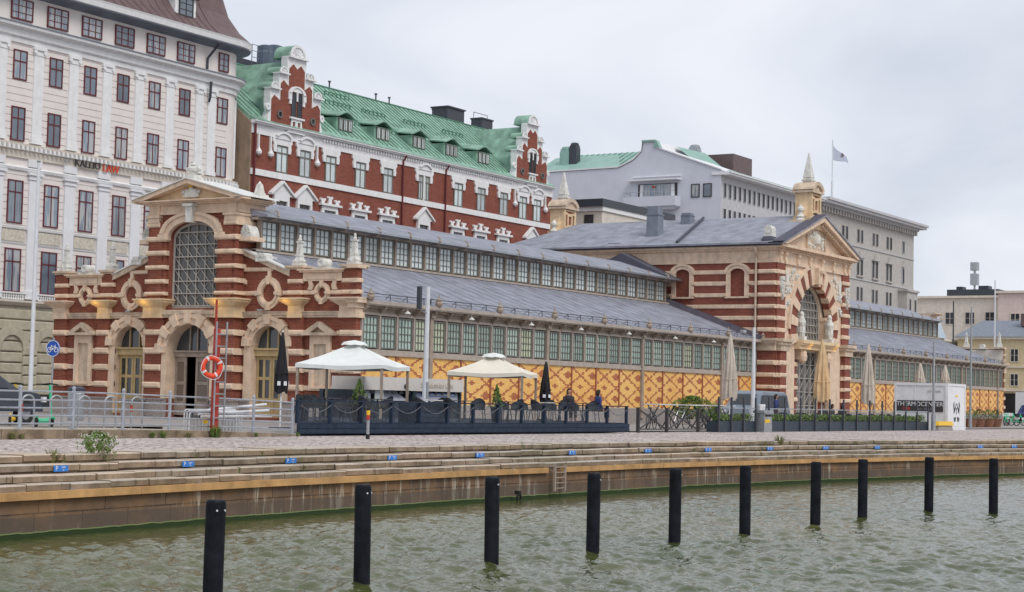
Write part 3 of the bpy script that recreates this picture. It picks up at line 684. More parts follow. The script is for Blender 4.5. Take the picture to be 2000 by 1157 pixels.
    for s in (-1, 1):
        for w0, w1 in BANDS[1:]: b.pill(*sorted((1.62*s, 2.72*s)), w0, w1, -.1, tp+.10, .06)
        for w0, w1 in ((5.57,5.73),(6.11,6.31),(6.76,6.95),(7.40,7.62),(8.04,8.27)): b.pill(*sorted((1.46*s, 2.72*s)), w0, w1, -.85, tp+.14, .06)
        b.pill(*sorted((1.9*s, 2.72*s)), 8.70, 8.9, -.85, tp+.12, .05)
    b.build('stone_band', 'plaster_cream', root)
    b = M(); b.box(-2.7, 2.7, 4.55, 4.68, tp-.2, tp+.06); b.box(-2.7, 2.7, 4.68, 4.84, tp-.2, tp+.12)
    b.add([(-1.5,4.84,tp-.3),(1.5,4.84,tp-.3),(1.5,4.84,tp+.12),(-1.5,4.84,tp+.12),(-1.5,5.0,tp-.5),(1.5,5.0,tp-.5)], [(0,1,2,3),(3,2,5,4),(0,4,3),(1,2,5),(0,1,5,4)])
    b.build('sill_band', 'plaster_cream_dirty', root)
    for s in (-1, 1):
        b = M(); c_ = 2.15*s; hw = .58; k = .30
        b.box(c_-hw, c_+hw, 4.53, 5.12, -.1, tp+.14); b.box(c_-hw-.04, c_+hw+.04, 4.53, 4.6, -.1, tp+.18)
        b.add([(c_-hw,5.0,-.1),(c_+hw,5.0,-.1),(c_+hw,5.0,tp+.145),(c_-hw,5.0,tp+.145),(c_-hw-k,5.24,-.1),(c_+hw+k,5.24,-.1),(c_+hw+k,5.24,tp+.42),(c_-hw-k,5.24,tp+.42)], [(0,1,2,3),(4,5,6,7),(0,1,5,4),(1,2,6,5),(2,3,7,6),(3,0,4,7)])
        b.box(c_-hw-k, c_+hw+k, 5.242, 5.33, -.1, tp+.44); b.box(c_-hw-k-.05, c_+hw+k+.05, 5.332, 5.40, -.1, tp+.50)
        b.build('capital', 'plaster_ochre', root)
        b = M(); b.box(*sorted((1.95*s,2.66*s)), 8.9, 9.24, -.5, tp+.1); b.box(*sorted((1.98*s,2.6*s)), 9.24, 9.84, -.5, tp+.06); b.box(*sorted((1.9*s,2.72*s)), 9.18, 9.30, -.5, tp+.17); b.build('pilaster_cap', 'plaster_cream', root)
    b = M(); b.ring(0, 2.95, 1.32, 1.78, 0, 180, 30, -.1, tp+.06, .98); b.ring(0, 2.95, 1.62, 1.86, 0, 180, 30, tp-.2, tp+.12, .98)
    for q in (-1, 1): b.box(q*1.45-.13, q*1.45+.13, .86, 2.95, -.1, tp+.03)
    b.build('door_surround', 'plaster_cream', root)
    b = M()
    for a in (6, 34, 62, 90, 118, 146, 174): b.ring(0, 2.95, 1.36, 1.92, a-6.5, a+6.5, 3, tp-.2, tp+.19, .98)
    b.build('voussoir', 'plaster_cream', root)
    # window hood, keystone console
    b = M(); b.ring(0, 8.22, 1.40, 1.82, 0, 180, 24, tp-.2, tp+.08, .52, .62); b.ring(0, 8.22, 1.66, 1.90, 8, 172, 24, tp-.2, tp+.15, .64)
    for q in (-1, 1): b.pill(*sorted((q*1.40, q*2.0)), 8.1, 8.38, tp-.2, tp+.15)
    b.build('window_hood', 'plaster_cream', root)
    b = M(); b.prism([(-.16,8.86),(.16,8.86),(.24,9.86),(-.24,9.86)], tp-.1, tp+.3); b.box(-.3,.3,9.7,9.86,tp-.1,tp+.42); b.build('keystone', 'stone_white', root)
    # glazed lattice
    fr_ = M().prism(arch_pts(0, 1.38, 4.98, 8.22, .70, 16), .26, .30, [arch_pts(0, 1.28, 5.08, 8.18, .62, 16)]).build('lattice_window', 'grille_grey', root)
    M().prism(arch_pts(0, 1.36, 5.0, 8.22, .68, 16), .18, .21).build('pane', 'glass_lattice', fr_)
    b = M(); y0 = 5.1; dz = .56
    def lim(u): return 8.2+.66*sqrt(max(0, 1-(u/1.38)**2))
    for k in range(7):
        zz = y0+k*dz; hu = 1.34 if zz < 8.2 else 1.34*sqrt(max(.02, 1-((zz-8.2)/.68)**2))
        b.box(-hu, hu, zz-.022, zz+.022, .22, .32)
    for k in range(-2, 3): u = k*.52; b.box(u-.012, u+.012, 5.0, lim(u)-.02, .22, .29)
    for k in range(6):
        for c_ in range(5):
            u = -1.3+c_*.52; z = y0+k*dz+.03
            if z+.5 > lim(u+.26): continue
            b.tube([(u+.02, z+.50, .27), (u+.50, z, .27)], .018, 4) if True else None
            if (c_+k) % 2 == 0 and c_ > 0: b.tube([(u+.26, z+.26, .255), (u+.50, z+.50, .255)], .012, 4)
    b.build('lattice_bars', 'grille_grey', fr_)
    # open middle door: dark hall behind, glazed leaves folded back
    b = M(); b.box(-1.34, 1.34, 2.78, 2.98, -.1, .1); b.box(-1.34, 1.34, 2.98, 3.06, -.1, .18)
    for q in (-.45, .0, .62): b.box(q-.03, q+.03, 3.06, 4.2, -.05, .02)
    b.build('transom', 'wood_grey_brown', root)
    M().prism(arch_pts(0, 1.33, 3.0, 3.02, 1.2, 14), -.09, -.06).build('fanlight', 'glass_dark', root)
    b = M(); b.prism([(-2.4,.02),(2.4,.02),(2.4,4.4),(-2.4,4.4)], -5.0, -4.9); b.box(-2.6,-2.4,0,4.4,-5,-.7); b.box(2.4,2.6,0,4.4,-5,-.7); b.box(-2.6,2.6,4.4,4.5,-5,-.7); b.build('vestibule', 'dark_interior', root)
    for uc, hw in ((-.98, .34), (.35, .42), (1.02, .30)):
        d = M(); d.prism([(uc-hw,.12),(uc+hw,.12),(uc+hw,2.78),(uc-hw,2.78)], -.06, .0, [[(uc-hw+.13,.75),(uc+hw-.13,.75),(uc+hw-.13,1.5),(uc-hw+.13,1.5)],[(uc-hw+.13,1.65),(uc+hw-.13,1.65),(uc+hw-.13,2.55),(uc-hw+.13,2.55)]])
        o = d.build('door', 'wood_grey_brown', root)
        M().box(uc-hw+.1, uc+hw-.1, .7, 2.6, -.04, -.03).build('pane', 'glass_brown', o)
    # entablature, cornice, pediment
    b = M(); b.box(-2.68, 2.68, 9.34, 9.5, -.91, tp+.02); b.box(-2.645, 2.645, 9.5, 9.84, -.89, tp); b.box(-2.6,2.6,9.3,9.84,-1.38,-.88); b.box(-2.8, 2.8, 9.84, 9.92, -1.38, tp+.16); b.box(-3.0, 3.0, 9.92, 10.0, -1.40, tp+.34); b.box(-3.14, 3.14, 10.0, 10.06, -1.42, tp+.5)
    b.build('entablature', 'plaster_cream', root)
    b = M(); b.prism([(-2.9,10.06),(2.9,10.06),(0,11.0)], -1.0, tp+.06); b.build('tympanum', 'plaster_ochre', root)
    b = M(); b.prism([(-3.3,9.98),(-3.16,9.94),(-2.7,10.06),(0,10.93),(2.7,10.06),(3.16,9.94),(3.3,9.98),(3.3,10.10),(0,11.16),(-3.3,10.10)], tp-.1, tp+.5)
    b.prism([(-3.05,10.12),(0,11.08),(3.05,10.12),(2.6,10.1),(0,10.85),(-2.6,10.1)], tp+.04, tp+.3); b.build('raking_cornice', 'plaster_cream', root)
    b = M(); b.prism([(-3.34,10.10),(0,11.17),(3.34,10.10),(3.34,10.14),(0,11.23),(-3.34,10.14)], -1.45, tp+.56); b.build('tower_roof', 'zinc_white', root)
    b = M(); b.prism([(-2.55,9.9),(2.55,9.9),(2.55,10.2),(0,11.1),(-2.55,10.2)], -1.35, -.9); b.build('tower_side', 'plaster_cream', root)
    b = M(); b.box(-.42,.42,10.32,10.5,tp+.05,tp+.16); b.box(-.34,.34,10.20,10.62,tp+.05,tp+.2)
    for q in (-1,1): b.cyl((q*.46,10.5,tp+.06),(q*.46,10.5,tp+.2),.09,n=10); b.cyl((q*.40,10.28,tp+.06),(q*.40,10.28,tp+.2),.07,n=10)
    b.lathe((0,10.62,tp+.12),[(.10,0),(.16,.08),(.05,.18),(.10,.22),(.02,.3)],10); b.build('relief', 'stone_white', root)
    b = M(); b.lathe((0,10.72,tp+.2),[(.05,0),(.12,.05),(.10,.14),(.03,.19)],10); b.build('gilt_crown', 'paint_yellow', root)
    b = M(); b.box(-.34,.34,11.1,11.28,tp-.3,tp+.4); b.box(-.24,.24,11.28,11.42,tp-.2,tp+.3)
    b.lathe((0,11.42,tp+.05),[(.14,0),(.20,.06),(.16,.12),(.26,.2),(.28,.34),(.20,.42),(.12,.46),(.16,.54),(.06,.62),(.02,.68)],12)
    for q in (-1,1): b.cyl((q*.28,11.72,tp-.05),(q*.28,11.72,tp+.15),.11,n=12)
    b.build('crown_finial', 'stone_white', root)
    for s in (-1, 1):
        b = M(); u = s*2.6; b.box(u-.3,u+.3,10.1,10.42,-1.2,-.6); b.box(u-.2,u+.2,10.42,10.52,-1.1,-.7); b.box(u-.17,u+.17,10.52,11.0,-1.07,-.73,.07,.07); b.lathe((u,11.0,-.9),[(.11,0),(.05,.1),(.01,.16)],8); b.build('obelisk', 'stone_white', root)
    return [o for o in bpy.data.objects if o not in before and o.parent is root]
made = pavilion(HALL, ((0, CY, 0), (0,-1,0), (-1,0,0)))
for o in made:                                                          # the tower head stands forward of the wall: its true heights
    for v in o.data.vertices:
        if v.co.z > 8.9: v.co.z = 8.9+(v.co.z-8.9)*.85
LH = 97.4
for o in made:                                                          # the far end pavilion is the mirror image
    if o.name.split('.')[0] in ('tower_roof','raking_cornice','tympanum','crown_finial','relief','gilt_crown','acroterion','tower_side','volute','volute_shelf') or (o.name.startswith('obelisk') and max(v.co.z for v in o.data.vertices) > 9): continue
    c = o.copy(); COL.objects.link(c); c.parent = HALL; c.location = (LH, 0, 0); c.scale = (-1, 1, 1)
    for ch in o.children: q = ch.copy(); COL.objects.link(q); q.parent = c

b = MB(WF); b.box(LH-.27, LH-.24, 5.1, 6.6, -3.8, -.05); b.build('parapet_back', 'plaster_warm', HALL)
for xa, xb in ((-.22, .22), (LH-.22, LH+.22)):
    b = MB(WF)
    for w0, w1 in BANDS[1:]+[(5.55,5.74),(6.05,6.24)]: b.pill(xa, xb, w0, w1, -.3, .05, .03)
    b.box(xa-.1, xb+.1, 4.53, 4.95, -.3, .08); b.box(xa-.2, xb+.2, 4.95, 5.17, -.3, .14); b.box(xa-.3, xb+.35, 5.17, 5.40, -.3, .3); b.box(xa-.1, xb+.1, 6.67, 6.8, -.5, .1)
    b.build('corner_band', 'plaster_cream', HALL)
# window units, built once at the origin and repeated
def win_unit(name, w, z0, z1, cols, rows, fm, gm, tilt=False):
    f = MB(WF); e_ = .055
    f.prism([(0.03,z0),(w-.03,z0),(w-.03,z1),(.03,z1)], -.06, -.0, [[(.03+e_+.02,z0+e_),(w-.05-e_,z0+e_),(w-.05-e_,z1-e_),(.05+e_,z1-e_)]])
    a0, a1 = .05+e_, w-.05-e_
    for k in range(1, cols): u = a0+(a1-a0)*k/cols; f.box(u-.014, u+.014, z0+e_, z1-e_, -.05, -.015)
    for k in range(1, rows): z = z0+e_+(z1-z0-2*e_)*k/rows; f.box(a0, a1, z-.014, z+.014, -.052, -.018)
    fo = f.build(name, fm); MB(WF).box(.06, w-.06, z0+.03, z1-.03, -.09, -.055).build('pane', gm, fo)
    return fo
U = 1.315
low = win_unit('window', U-.14, 3.26, 4.66, 4, 4, 'frame_greygreen', 'glass_teal')
cle = win_unit('clerestory_window', U-.12, 7.72, 8.98, 3, 4, 'frame_greygreen', 'glass_pale')
placed = {'low': low, 'cle': cle}
def put(key, loc):
    o = placed[key]
    if not o.get('_used'):
        o['_used'] = 1; o.parent = HALL; o.location = loc
    else: link_copy(o, HALL, loc)
def palmette(b, x, y, z, s=1):
    b.lathe((x, z, -y), [(.05*s,-.18),(.16*s,-.1),(.2*s,0),(.1*s,.08),(.14*s,.16),(.05*s,.26),(.02,.45*s)], 6)
    for q in (-1, 1): b.cyl((x+q*.14*s, z-.02, -y), (x+q*.3*s, z+.14, -y), .05*s, .02, 6)
def wing(x0, x1, posts, mirror):
    M = lambda: MB(WF)
    M().box(x0, x1, .8, 2.96, -.5, -.02).build('patterned_brick_wall', 'brick_diamond', HALL)
    M().box(x0, x1, 0, .8, -.5, .04).build('plinth', 'plinth_granite', HALL)
    M().box(x0, x1, 0, 5.0, -18.1, -17.7).build('rear_wall', 'brick_red', HALL)
    b = M(); b.box(x0, x1, 2.96, 3.06, -.3, .07); b.box(x0, x1, 3.06, 3.22, -.3, .02); b.box(x0, x1, 4.70, 4.82, -.3, .04); b.box(x0,x1,.8,.86,-.3,.05); b.build('timber_rail', 'wood_frame', HALL)
    b = M(); b.box(x0, x1, 4.82, 5.04, -.3, -.02); b.box(x0, x1, 5.0, 5.10, -.3, .16); b.build('frieze_board', 'wood_grey_brown', HALL)
    xs = [x0+.0]; 
    n = int(round((x1-x0)/U)); off = (5.5-x0) % U if not mirror else 0
    grid = []
    x = 16.02-30*U
    ref = 16.02 if not mirror else 63.7
    k0 = math.ceil((x0-ref)/U); k1 = math.floor((x1-ref)/U)
    grid = [ref+k*U for k in range(k0, k1+1)]
    m = M(); th = M()
    for i, g_ in enumerate(range(k0, k1+1)):
        xx = ref+g_*U
        m.box(xx-.055, xx+.055, 3.22, 4.70, -.2, .03)
        if g_ % 2 == 0: th.box(xx-.05, xx+.05, .86, 2.96, -.2, .03)
    m.build('mullion', 'wood_frame', HALL); th.build('pattern_divider', 'terracotta', HALL)
    for p in posts:
        if x0 < p < x1:
            b = M(); b.box(p-.12, p+.12, .3, 5.0, -.2, .10); b.box(p-.17, p+.17, .3, .9, -.2, .14); b.box(p-.16,p+.16,4.8,5.0,-.2,.2); b.build('post', 'wood_grey_brown', HALL)
    for g_ in range(k0-1, k1+1):
        xx = ref+g_*U
        if xx+.07 < x0-.1 or xx+U > x1+.12: continue
        put('low', (xx+.07, 0, 0))
    b = M()
    for g_ in range(k0, k1+1):
        xx = ref+g_*U; b.prism([(0,0)]*0, 0, 0) if False else b.add([(xx-.06,4.72,.0),(xx+.06,4.72,.0),(xx+.06,5.08,.0),(xx-.06,5.08,.0),(xx-.06,5.0,.34),(xx+.06,5.0,.34),(xx+.06,5.08,.34),(xx-.06,5.08,.34)],[(0,1,2,3),(4,5,6,7),(0,1,5,4),(3,2,6,7),(0,3,7,4),(1,2,6,5)])
    b.build('eaves_bracket', 'wood_grey_brown', HALL)
    b = M(); b.box(x0-.05, x1, 5.10, 5.15, -.1, .42); b.box(x0-.05, x1, 5.15, 5.30, .30, .46); b.box(x0-.05, x1, 5.15, 5.20, -.1, .3); b.build('gutter', 'wood_frame', HALL)
    b = M()
    for g_ in range(k0, k1+1):
        if g_ % 4 == 0: palmette(b, ref+g_*U, -.44, 5.45, .9)
    b.build('palmette', 'wood_grey_brown', HALL)
    # lean-to roof both sides, clerestory, upper roof
    slope = (7.56-5.24)/6.4
    b = M(); b.add([(x0,5.24,.40),(x1,5.24,.40),(x1,7.56,-6.0),(x0,7.56,-6.0),(x0,5.17,.40),(x1,5.17,.40),(x1,7.49,-6.0),(x0,7.49,-6.0)],[(0,1,2,3),(4,5,6,7),(0,1,5,4),(0,3,7,4),(1,2,6,5)])
    xx = x0+2.6
    while xx < x1: b.add([(xx-.02,5.245,.40),(xx+.02,5.245,.40),(xx+.02,7.565,-6.0),(xx-.02,7.565,-6.0),(xx,5.275,.40),(xx,7.59,-6.0)],[(0,4,5,3),(1,2,5,4),(0,1,4)]); xx += 1.1
    b.build('roof', 'felt_roof', HALL)
    b = M(); b.add([(x0,5.24,-18.5),(x1,5.24,-18.5),(x1,7.56,-12.1),(x0,7.56,-12.1)],[(0,1,2,3)]); b.build('rear_roof', 'felt_roof', HALL)
    b = M()                                                            # snow guard
    yy = -.02; zz = 5.24+.38*slope
    b.tube([(x0, zz+.26, .10), (x1, zz+.26, .10)], .02, 5); b.tube([(x0, zz+.14, .10), (x1, zz+.14, .10)], .012, 4)
    xx = x0+.6
    while xx < x1: b.tube([(xx, zz+.28, .10), (xx, zz-.02, .10)], .018, 4); b.tube([(xx, zz+.26, .10), (xx, zz+.05, -.18)], .014, 4); xx += 1.32
    b.build('snow_guard', 'metal_dark', HALL)
    b = M(); b.box(x0, x1, 7.4, 7.68, -6.3, -6.0); b.box(x0, x1, 7.56, 7.64, -6.3, -5.9); b.box(x0, x1, 9.0, 9.16, -6.3, -5.96); b.build('clerestory_rail', 'wood_frame', HALL)
    m = M()
    refc = ref+.3
    k0c = math.ceil((x0-refc)/U); k1c = math.floor((x1-refc)/U)
    for g_ in range(k0c, k1c+1):
        xx = refc+g_*U; m.box(xx-.05, xx+.05, 7.68, 9.0, -6.2, -5.96)
    m.build('clerestory_mullion', 'wood_grey_brown', HALL)
    for g_ in range(k0c-1, k1c+1):
        xx = refc+g_*U
        if xx+.06 < x0 or xx+U > x1+.1: continue
        put('cle', (xx+.06, 6.02, 0))
    M().box(x0, x1, 7.4, 9.16, -12.1, -12.0).build('rear_clerestory', 'wood_frame', HALL)
    b = M(); P5 = [(5.42, 9.20), (9.05, 10.32), (12.7, 9.20)]
    b.add([(x0,9.20,-5.42),(x1,9.20,-5.42),(x1,10.32,-9.05),(x0,10.32,-9.05),(x0,9.20,-12.7),(x1,9.20,-12.7),(x0,9.12,-5.42),(x1,9.12,-5.42),(x0,9.12,-12.7),(x1,9.12,-12.7)],[(0,1,2,3),(3,2,5,4),(0,1,7,6),(4,5,9,8),(6,7,9,8),(0,3,4,8,6),(1,2,5,9,7)])
    b.build('upper_roof', 'felt_roof', HALL)
    b = M(); b.box(x0, x1, 9.10, 9.20, -5.45, -5.36); b.build('upper_gutter', 'metal_galv', HALL)
    b = M()
    for g_ in range(k0c, k1c+1):
        if g_ % 2: continue
        xx = refc+g_*U+.4
        b.tube([(xx,9.02,-5.9),(xx,9.05,-5.5),(xx,9.2,-5.33),(xx,9.38,-5.38),(xx,9.46,-5.55)], [.05,.05,.06,.05,.03], 6)
    b.build('roof_bracket', 'wood_grey_brown', HALL)
wing(.22, 42.4, (5.5, 16.02, 26.54, 37.06), False)
wing(55.1, LH-.22, (63.7-3.0*0, 63.7+10.52, 63.7+21.04, 63.7+31.56), True)
# eaves lamps under the gutter
b = MB(WF)
for px, py in ((795,617),(920,629),(1037,640),(1134,645),(1228,651),(1318,660),(1393,668)):
    q = onY(px, py, -.35); b.lathe((q.x, 4.86, .38), [(.02,.12),(.10,.06),(.16,0),(.1,-.03)], 10); b.box(q.x-.01,q.x+.01,4.95,5.05,.36,.39)
b.build('eaves_lamp', 'zinc_white', HALL)

# ------------------------------------------------------------------ central portal of the hall
XC, YF, HW_ = 48.75, -1.2, 6.3
FPs = frame((XC-HW_, 0, 0), (0,-1,0), (-1,0,0)); FPf = frame((XC, YF, 0), (1,0,0), (0,-1,0)); S = lambda: MB(FPs); Fm = lambda: MB(FPf)
PB = [(9.50,9.77),(8.76,9.04),(8.02,8.28),(7.29,7.55),(6.55,6.82),(5.80,6.08),(3.71,4.02),(2.95,3.23),(2.21,2.46),(1.45,1.72)]
def side(fr_):
    S_ = lambda: MB(fr_)
    nichs = [arch_pts(-5.3, .49, 8.07, 9.55, .30, 8), arch_pts(-1.42, .49, 8.07, 9.55, .30, 8)]
    S_().prism([(-17.6,0),(1.19,0),(1.19,10.2),(-17.6,10.2)], -.4, 0, nichs).build('portal_side_wall', 'brick_bright', HALL)
    S_().box(-17.6, 1.1, .86, 10.1, -.5, -.15).build('blind_window', 'brick_bright', HALL)
    b = S_()
    for w0, w1 in PB:
        segs = [(-17.5, 1.2)]
        if w0 > 8: segs = [(-17.5, -6.1), (-4.5, -2.22), (-.62, 1.2)]
        for u0, u1 in segs: b.pill(u0, u1, w0, w1, -.02, .05, .03)
        b.pill(.03, 1.26, w0, w1, -.02, .22, .06)
    b.build('stone_band', 'plaster_cream', HALL)
    S_().box(.08, 1.18, .8, 10.2, -.1, .14).build('portal_pier', 'brick_bright', HALL)
    for c in (-5.3, -1.42):
        b = S_()
        for q in (-1, 1): b.box(c+q*.64-.15, c+q*.64+.15, 7.95, 9.55, -.02, .10)
        b.ring(c, 9.55, .50, .80, 0, 180, 16, -.02, .12, .62, .66); b.ring(c, 9.55, .72, .92, 4, 176, 16, -.02, .18, .72); b.box(c-.82, c+.82, 7.95, 8.06, -.02, .16)
        for q in (-1, 1):
            for z in (8.1, 8.84, 9.5): b.box(c+q*.82-.1, c+q*.82+.1, z, z+.16, -.02, .16)
        b.build('blind_window_frame', 'plaster_cream', HALL)
    b = S_(); b.box(-17.6, 1.22, 10.2, 10.34, -.4, .10); b.box(-17.6, 1.2, 10.34, 11.0, -.4, .06); b.box(-17.6, 1.3, 11.0, 11.12, -.4, .22); b.box(-17.6, 1.6, 11.12, 11.26, -.4, .38); b.build('entablature', 'plaster_cream', HALL)
    b = S_(); b.box(-17.6, 1.7, 11.26, 11.40, -.4, .52); b.build('gutter', 'flashing', HALL)
    b = S_(); b.box(.02, 1.3, 4.62, 5.0, -.02, .26); b.box(.0, 1.34, 5.0, 5.1, -.02, .34); b.box(-.02, 1.38, 5.1, 5.24, -.02, .42); b.box(-.06, 1.44, 5.24, 5.40, -.02, .50); b.build('pier_capital', 'plaster_cream_dirty', HALL)
    b = S_(); b.box(-17.6, 1.25, 0, .8, -.02, .2); b.build('plinth', 'plinth_granite', HALL)
    b = S_(); b.tube([(.0,11.1,.6),(-.02,10.85,.45),(-.12,10.6,.2),(-.12,10.4,.14),(-.12,5.5,.14),(-.1,.9,.14)], .07, 8); b.build('downpipe', 'plaster_cream_dirty', HALL)
    b = S_(); b.add([(.45,5.55,-.0),(-6.35,8.0,-.0),(-6.35,7.55,-.0),(.45,5.12,-.0),(.45,5.55,.55),(-6.35,8.0,.55),(-6.35,7.60,.85),(.45,5.2,.85)],[(0,1,2,3),(4,5,6,7),(0,1,5,4),(3,2,6,7),(0,3,7,4),(1,2,6,5)]); b.build('roof_flashing', 'flashing', HALL)
    b = S_(); b.prism([(-5.4,9.2),(-9.05,10.9),(-12.7,9.2)], -.02, 1.6); b.build('saddle_roof', 'felt_dark', HALL)
side(FPs)
side(frame((XC+HW_, 0, 0), (0,-1,0), (1,0,0)))
MB(WF).box(XC-HW_, XC+HW_, 0, 11.3, -17.7, -17.3).build('portal_rear_wall', 'brick_bright', HALL)
zc = 6.1
f = Fm(); f.prism([(-5.05,0),(5.05,0),(5.05,10.2),(-5.05,10.2)], -.35, 0, [arch_pts(0, 3.1, .1, zc, 3.1, 24)]); f.build('portal_front_wall', 'plaster_cream', HALL)
for s in (-1, 1):
    b = Fm(); b.box(*sorted((5.0*s, 6.3*s)), .8, 10.2, -.5, .10); b.box(*sorted((5.15*s, 6.14*s)), .8, 4.62, .05, .3); b.build('portal_pier', 'brick_bright', HALL)
    b = Fm()
    for w0, w1 in PB: b.pill(*sorted((4.96*s, 6.36*s)), w0, w1, -.3, .18, .05)
    for w0, w1 in PB[6:]: b.pill(*sorted((5.1*s, 6.2*s)), w0, w1, -.3, .38, .07)
    b.build('stone_band', 'plaster_cream', HALL)
    b = Fm(); b.box(*sorted((4.9*s, 6.3*s)), 4.62, 5.0, -.3, .42); b.box(*sorted((4.8*s, 6.4*s)), 5.0, 5.2, -.3, .52); b.box(*sorted((4.7*s, 6.46*s)), 5.2, 5.40, -.3, .64); b.build('pier_capital', 'plaster_cream_dirty', HALL)
    b = Fm(); b.box(*sorted((4.95*s, 6.4*s)), 0, .8, -.3, .36); b.build('plinth', 'plinth_granite', HALL)
    # carved spandrels
    b = Fm(); random.seed(5)
    for k in range(34):
        a = radians(random.uniform(16, 66)); r = random.uniform(4.55, 5.6); u = r*cos(a)*s; w = zc+r*sin(a)*.95
        if abs(u) > 4.85 or w > 10.0: continue
        q = random.uniform(.10, .22); a0 = random.uniform(0, 360); b.ring(u, w, q*.45, q, a0, a0+random.uniform(140, 300), 8, -.02, random.uniform(.06, .13))
    b.prism([(4.55*s,9.9),(4.85*s,9.7),(4.8*s,8.9),(4.6*s,8.6),(4.35*s,9.2)], -.02, .09); b.build('spandrel_carving', 'stone_white', HALL)
    b = Fm(); b.prism([(5.68*s-.32,9.35),(5.68*s+.32,9.35),(5.68*s+.30,8.7),(5.68*s+.12,8.2),(5.68*s,7.85),(5.68*s-.12,8.2),(5.68*s-.30,8.7)], .1, .24)
    for k in range(5): b.ring(5.68*s, 9.2-k*.25, .06, .18-.015*k, 0, 360, 10, .24, .30)
    b.build('trophy_relief', 'stone_white', HALL)
# voussoirs, alternating
for par, mt in ((0, 'plaster_cream'), (1, 'brick_bright')):
    b = Fm(); n_ = 23
    for k in range(n_):
        if k % 2 != par: continue
        a0 = -14+208*k/n_; a1 = -14+208*(k+1)/n_
        b.ring(0, zc, 3.08, 4.15 if par else 4.2, a0, a1, 2, -.35, .10 if par else .2)
    b.build('voussoir', mt, HALL)
b = Fm(); b.ring(0, zc, 4.16, 4.42, 0, 180, 40, -.1, .16); b.box(-.34, .34, 9.2, 10.3, -.3, .5, 0, 0); b.lathe((0,10.1,.5),[(.05,-.3),(.22,-.15),(.26,0),(.18,.18),(.04,.26)],10); b.build('arch_moulding', 'plaster_cream', HALL)
# recess
FPr = frame((XC, YF+.0-.52, 0), (1,0,0), (0,-1,0)); Fr = lambda: MB(FPr)
RD = .55
b = Fr(); b.prism([(-3.2,0),(3.2,0),(3.2,9.3),(-3.2,9.3)], -1.3, -1.0, [arch_pts(0, 2.45, 5.5, 6.75, 2.4, 20), [(-1.9,.3),(1.9,.3),(1.9,4.8),(-1.9,4.8)], [(-3.0,.3),(-2.2,.3),(-2.2,4.4),(-3.0,4.4)], [(2.2,.3),(3.0,.3),(3.0,4.4),(2.2,4.4)]]); b.build('recess_wall', 'plaster_cream', HALL)
lw = Fr().prism(arch_pts(0, 2.44, 5.5, 6.75, 2.39, 20), -1.12, -1.06, [arch_pts(0, 2.32, 5.6, 6.75, 2.27, 20)]).build('lattice_window', 'grille_grey', HALL)
Fr().prism(arch_pts(0, 2.4, 5.5, 6.75, 2.36, 20), -1.24, -1.2).build('pane', 'glass_lattice', lw)
b = Fr()
for k in range(8):
    z = 5.55+k*.5; hu = 2.4 if z < 6.75 else 2.4*sqrt(max(0, 1-((z-6.75)/2.4)**2)); b.box(-hu, hu, z-.02, z+.02, -1.15, -1.05)
for k in range(-4, 5): b.box(k*.52-.015, k*.52+.015, 5.5, 6.75+2.4*sqrt(max(0, 1-(k*.52/2.44)**2))-.05, -1.14, -1.08)
for k in range(7):
    for c in range(9):
        u = -2.34+c*.52; z = 5.55+k*.5
        if z+.5 < 6.75+2.4*sqrt(max(0, 1-(min(2.4, abs(u+.26)+.26)/2.44)**2)): b.tube([(u,z+.5,-1.1),(u+.52,z,-1.1)], .02, 4)
b.build('lattice_bars', 'grille_grey', lw)
gd = Fr(); gd.prism([(-1.9,.3),(1.9,.3),(1.9,4.8),(-1.9,4.8)], -1.12, -1.05, [[(-1.8,.4),(1.8,.4),(1.8,4.7),(-1.8,4.7)]]); gd = gd.build('glazed_door', 'grille_grey', HALL)
Fr().box(-1.9, 1.9, .3, 4.8, -1.24, -1.2).build('pane', 'glass_lattice', gd)
b = Fr()
for u in (-.95, 0, .95): b.box(u-.03, u+.03, .3, 4.8, -1.14, -1.04)
for z in (1.2, 2.1, 3.0, 3.9): b.box(-1.9, 1.9, z-.02, z+.02, -1.14, -1.05)
for i in range(4):
    for j in range(5):
        u = -1.9+i*.95; z = .3+j*.9; b.tube([(u,z,-1.1),(u+.95,z+.9,-1.1)], .02, 4); b.tube([(u,z+.9,-1.1),(u+.95,z,-1.1)], .015, 4)
b.build('lattice_bars', 'grille_grey', gd)
Fr().box(-3.05, 3.05, .3, 4.5, -1.5, -1.4).build('hall_interior', 'dark_interior', HALL)
b = Fr(); b.box(-3.2, 3.2, 4.85, 5.1, -1.1, -.1); b.box(-3.2, 3.2, 5.1, 5.22, -1.1, .04); b.box(-3.2, 3.2, 5.22, 5.42, -1.1, .14); b.build('portal_beam', 'plaster_ochre', HALL)
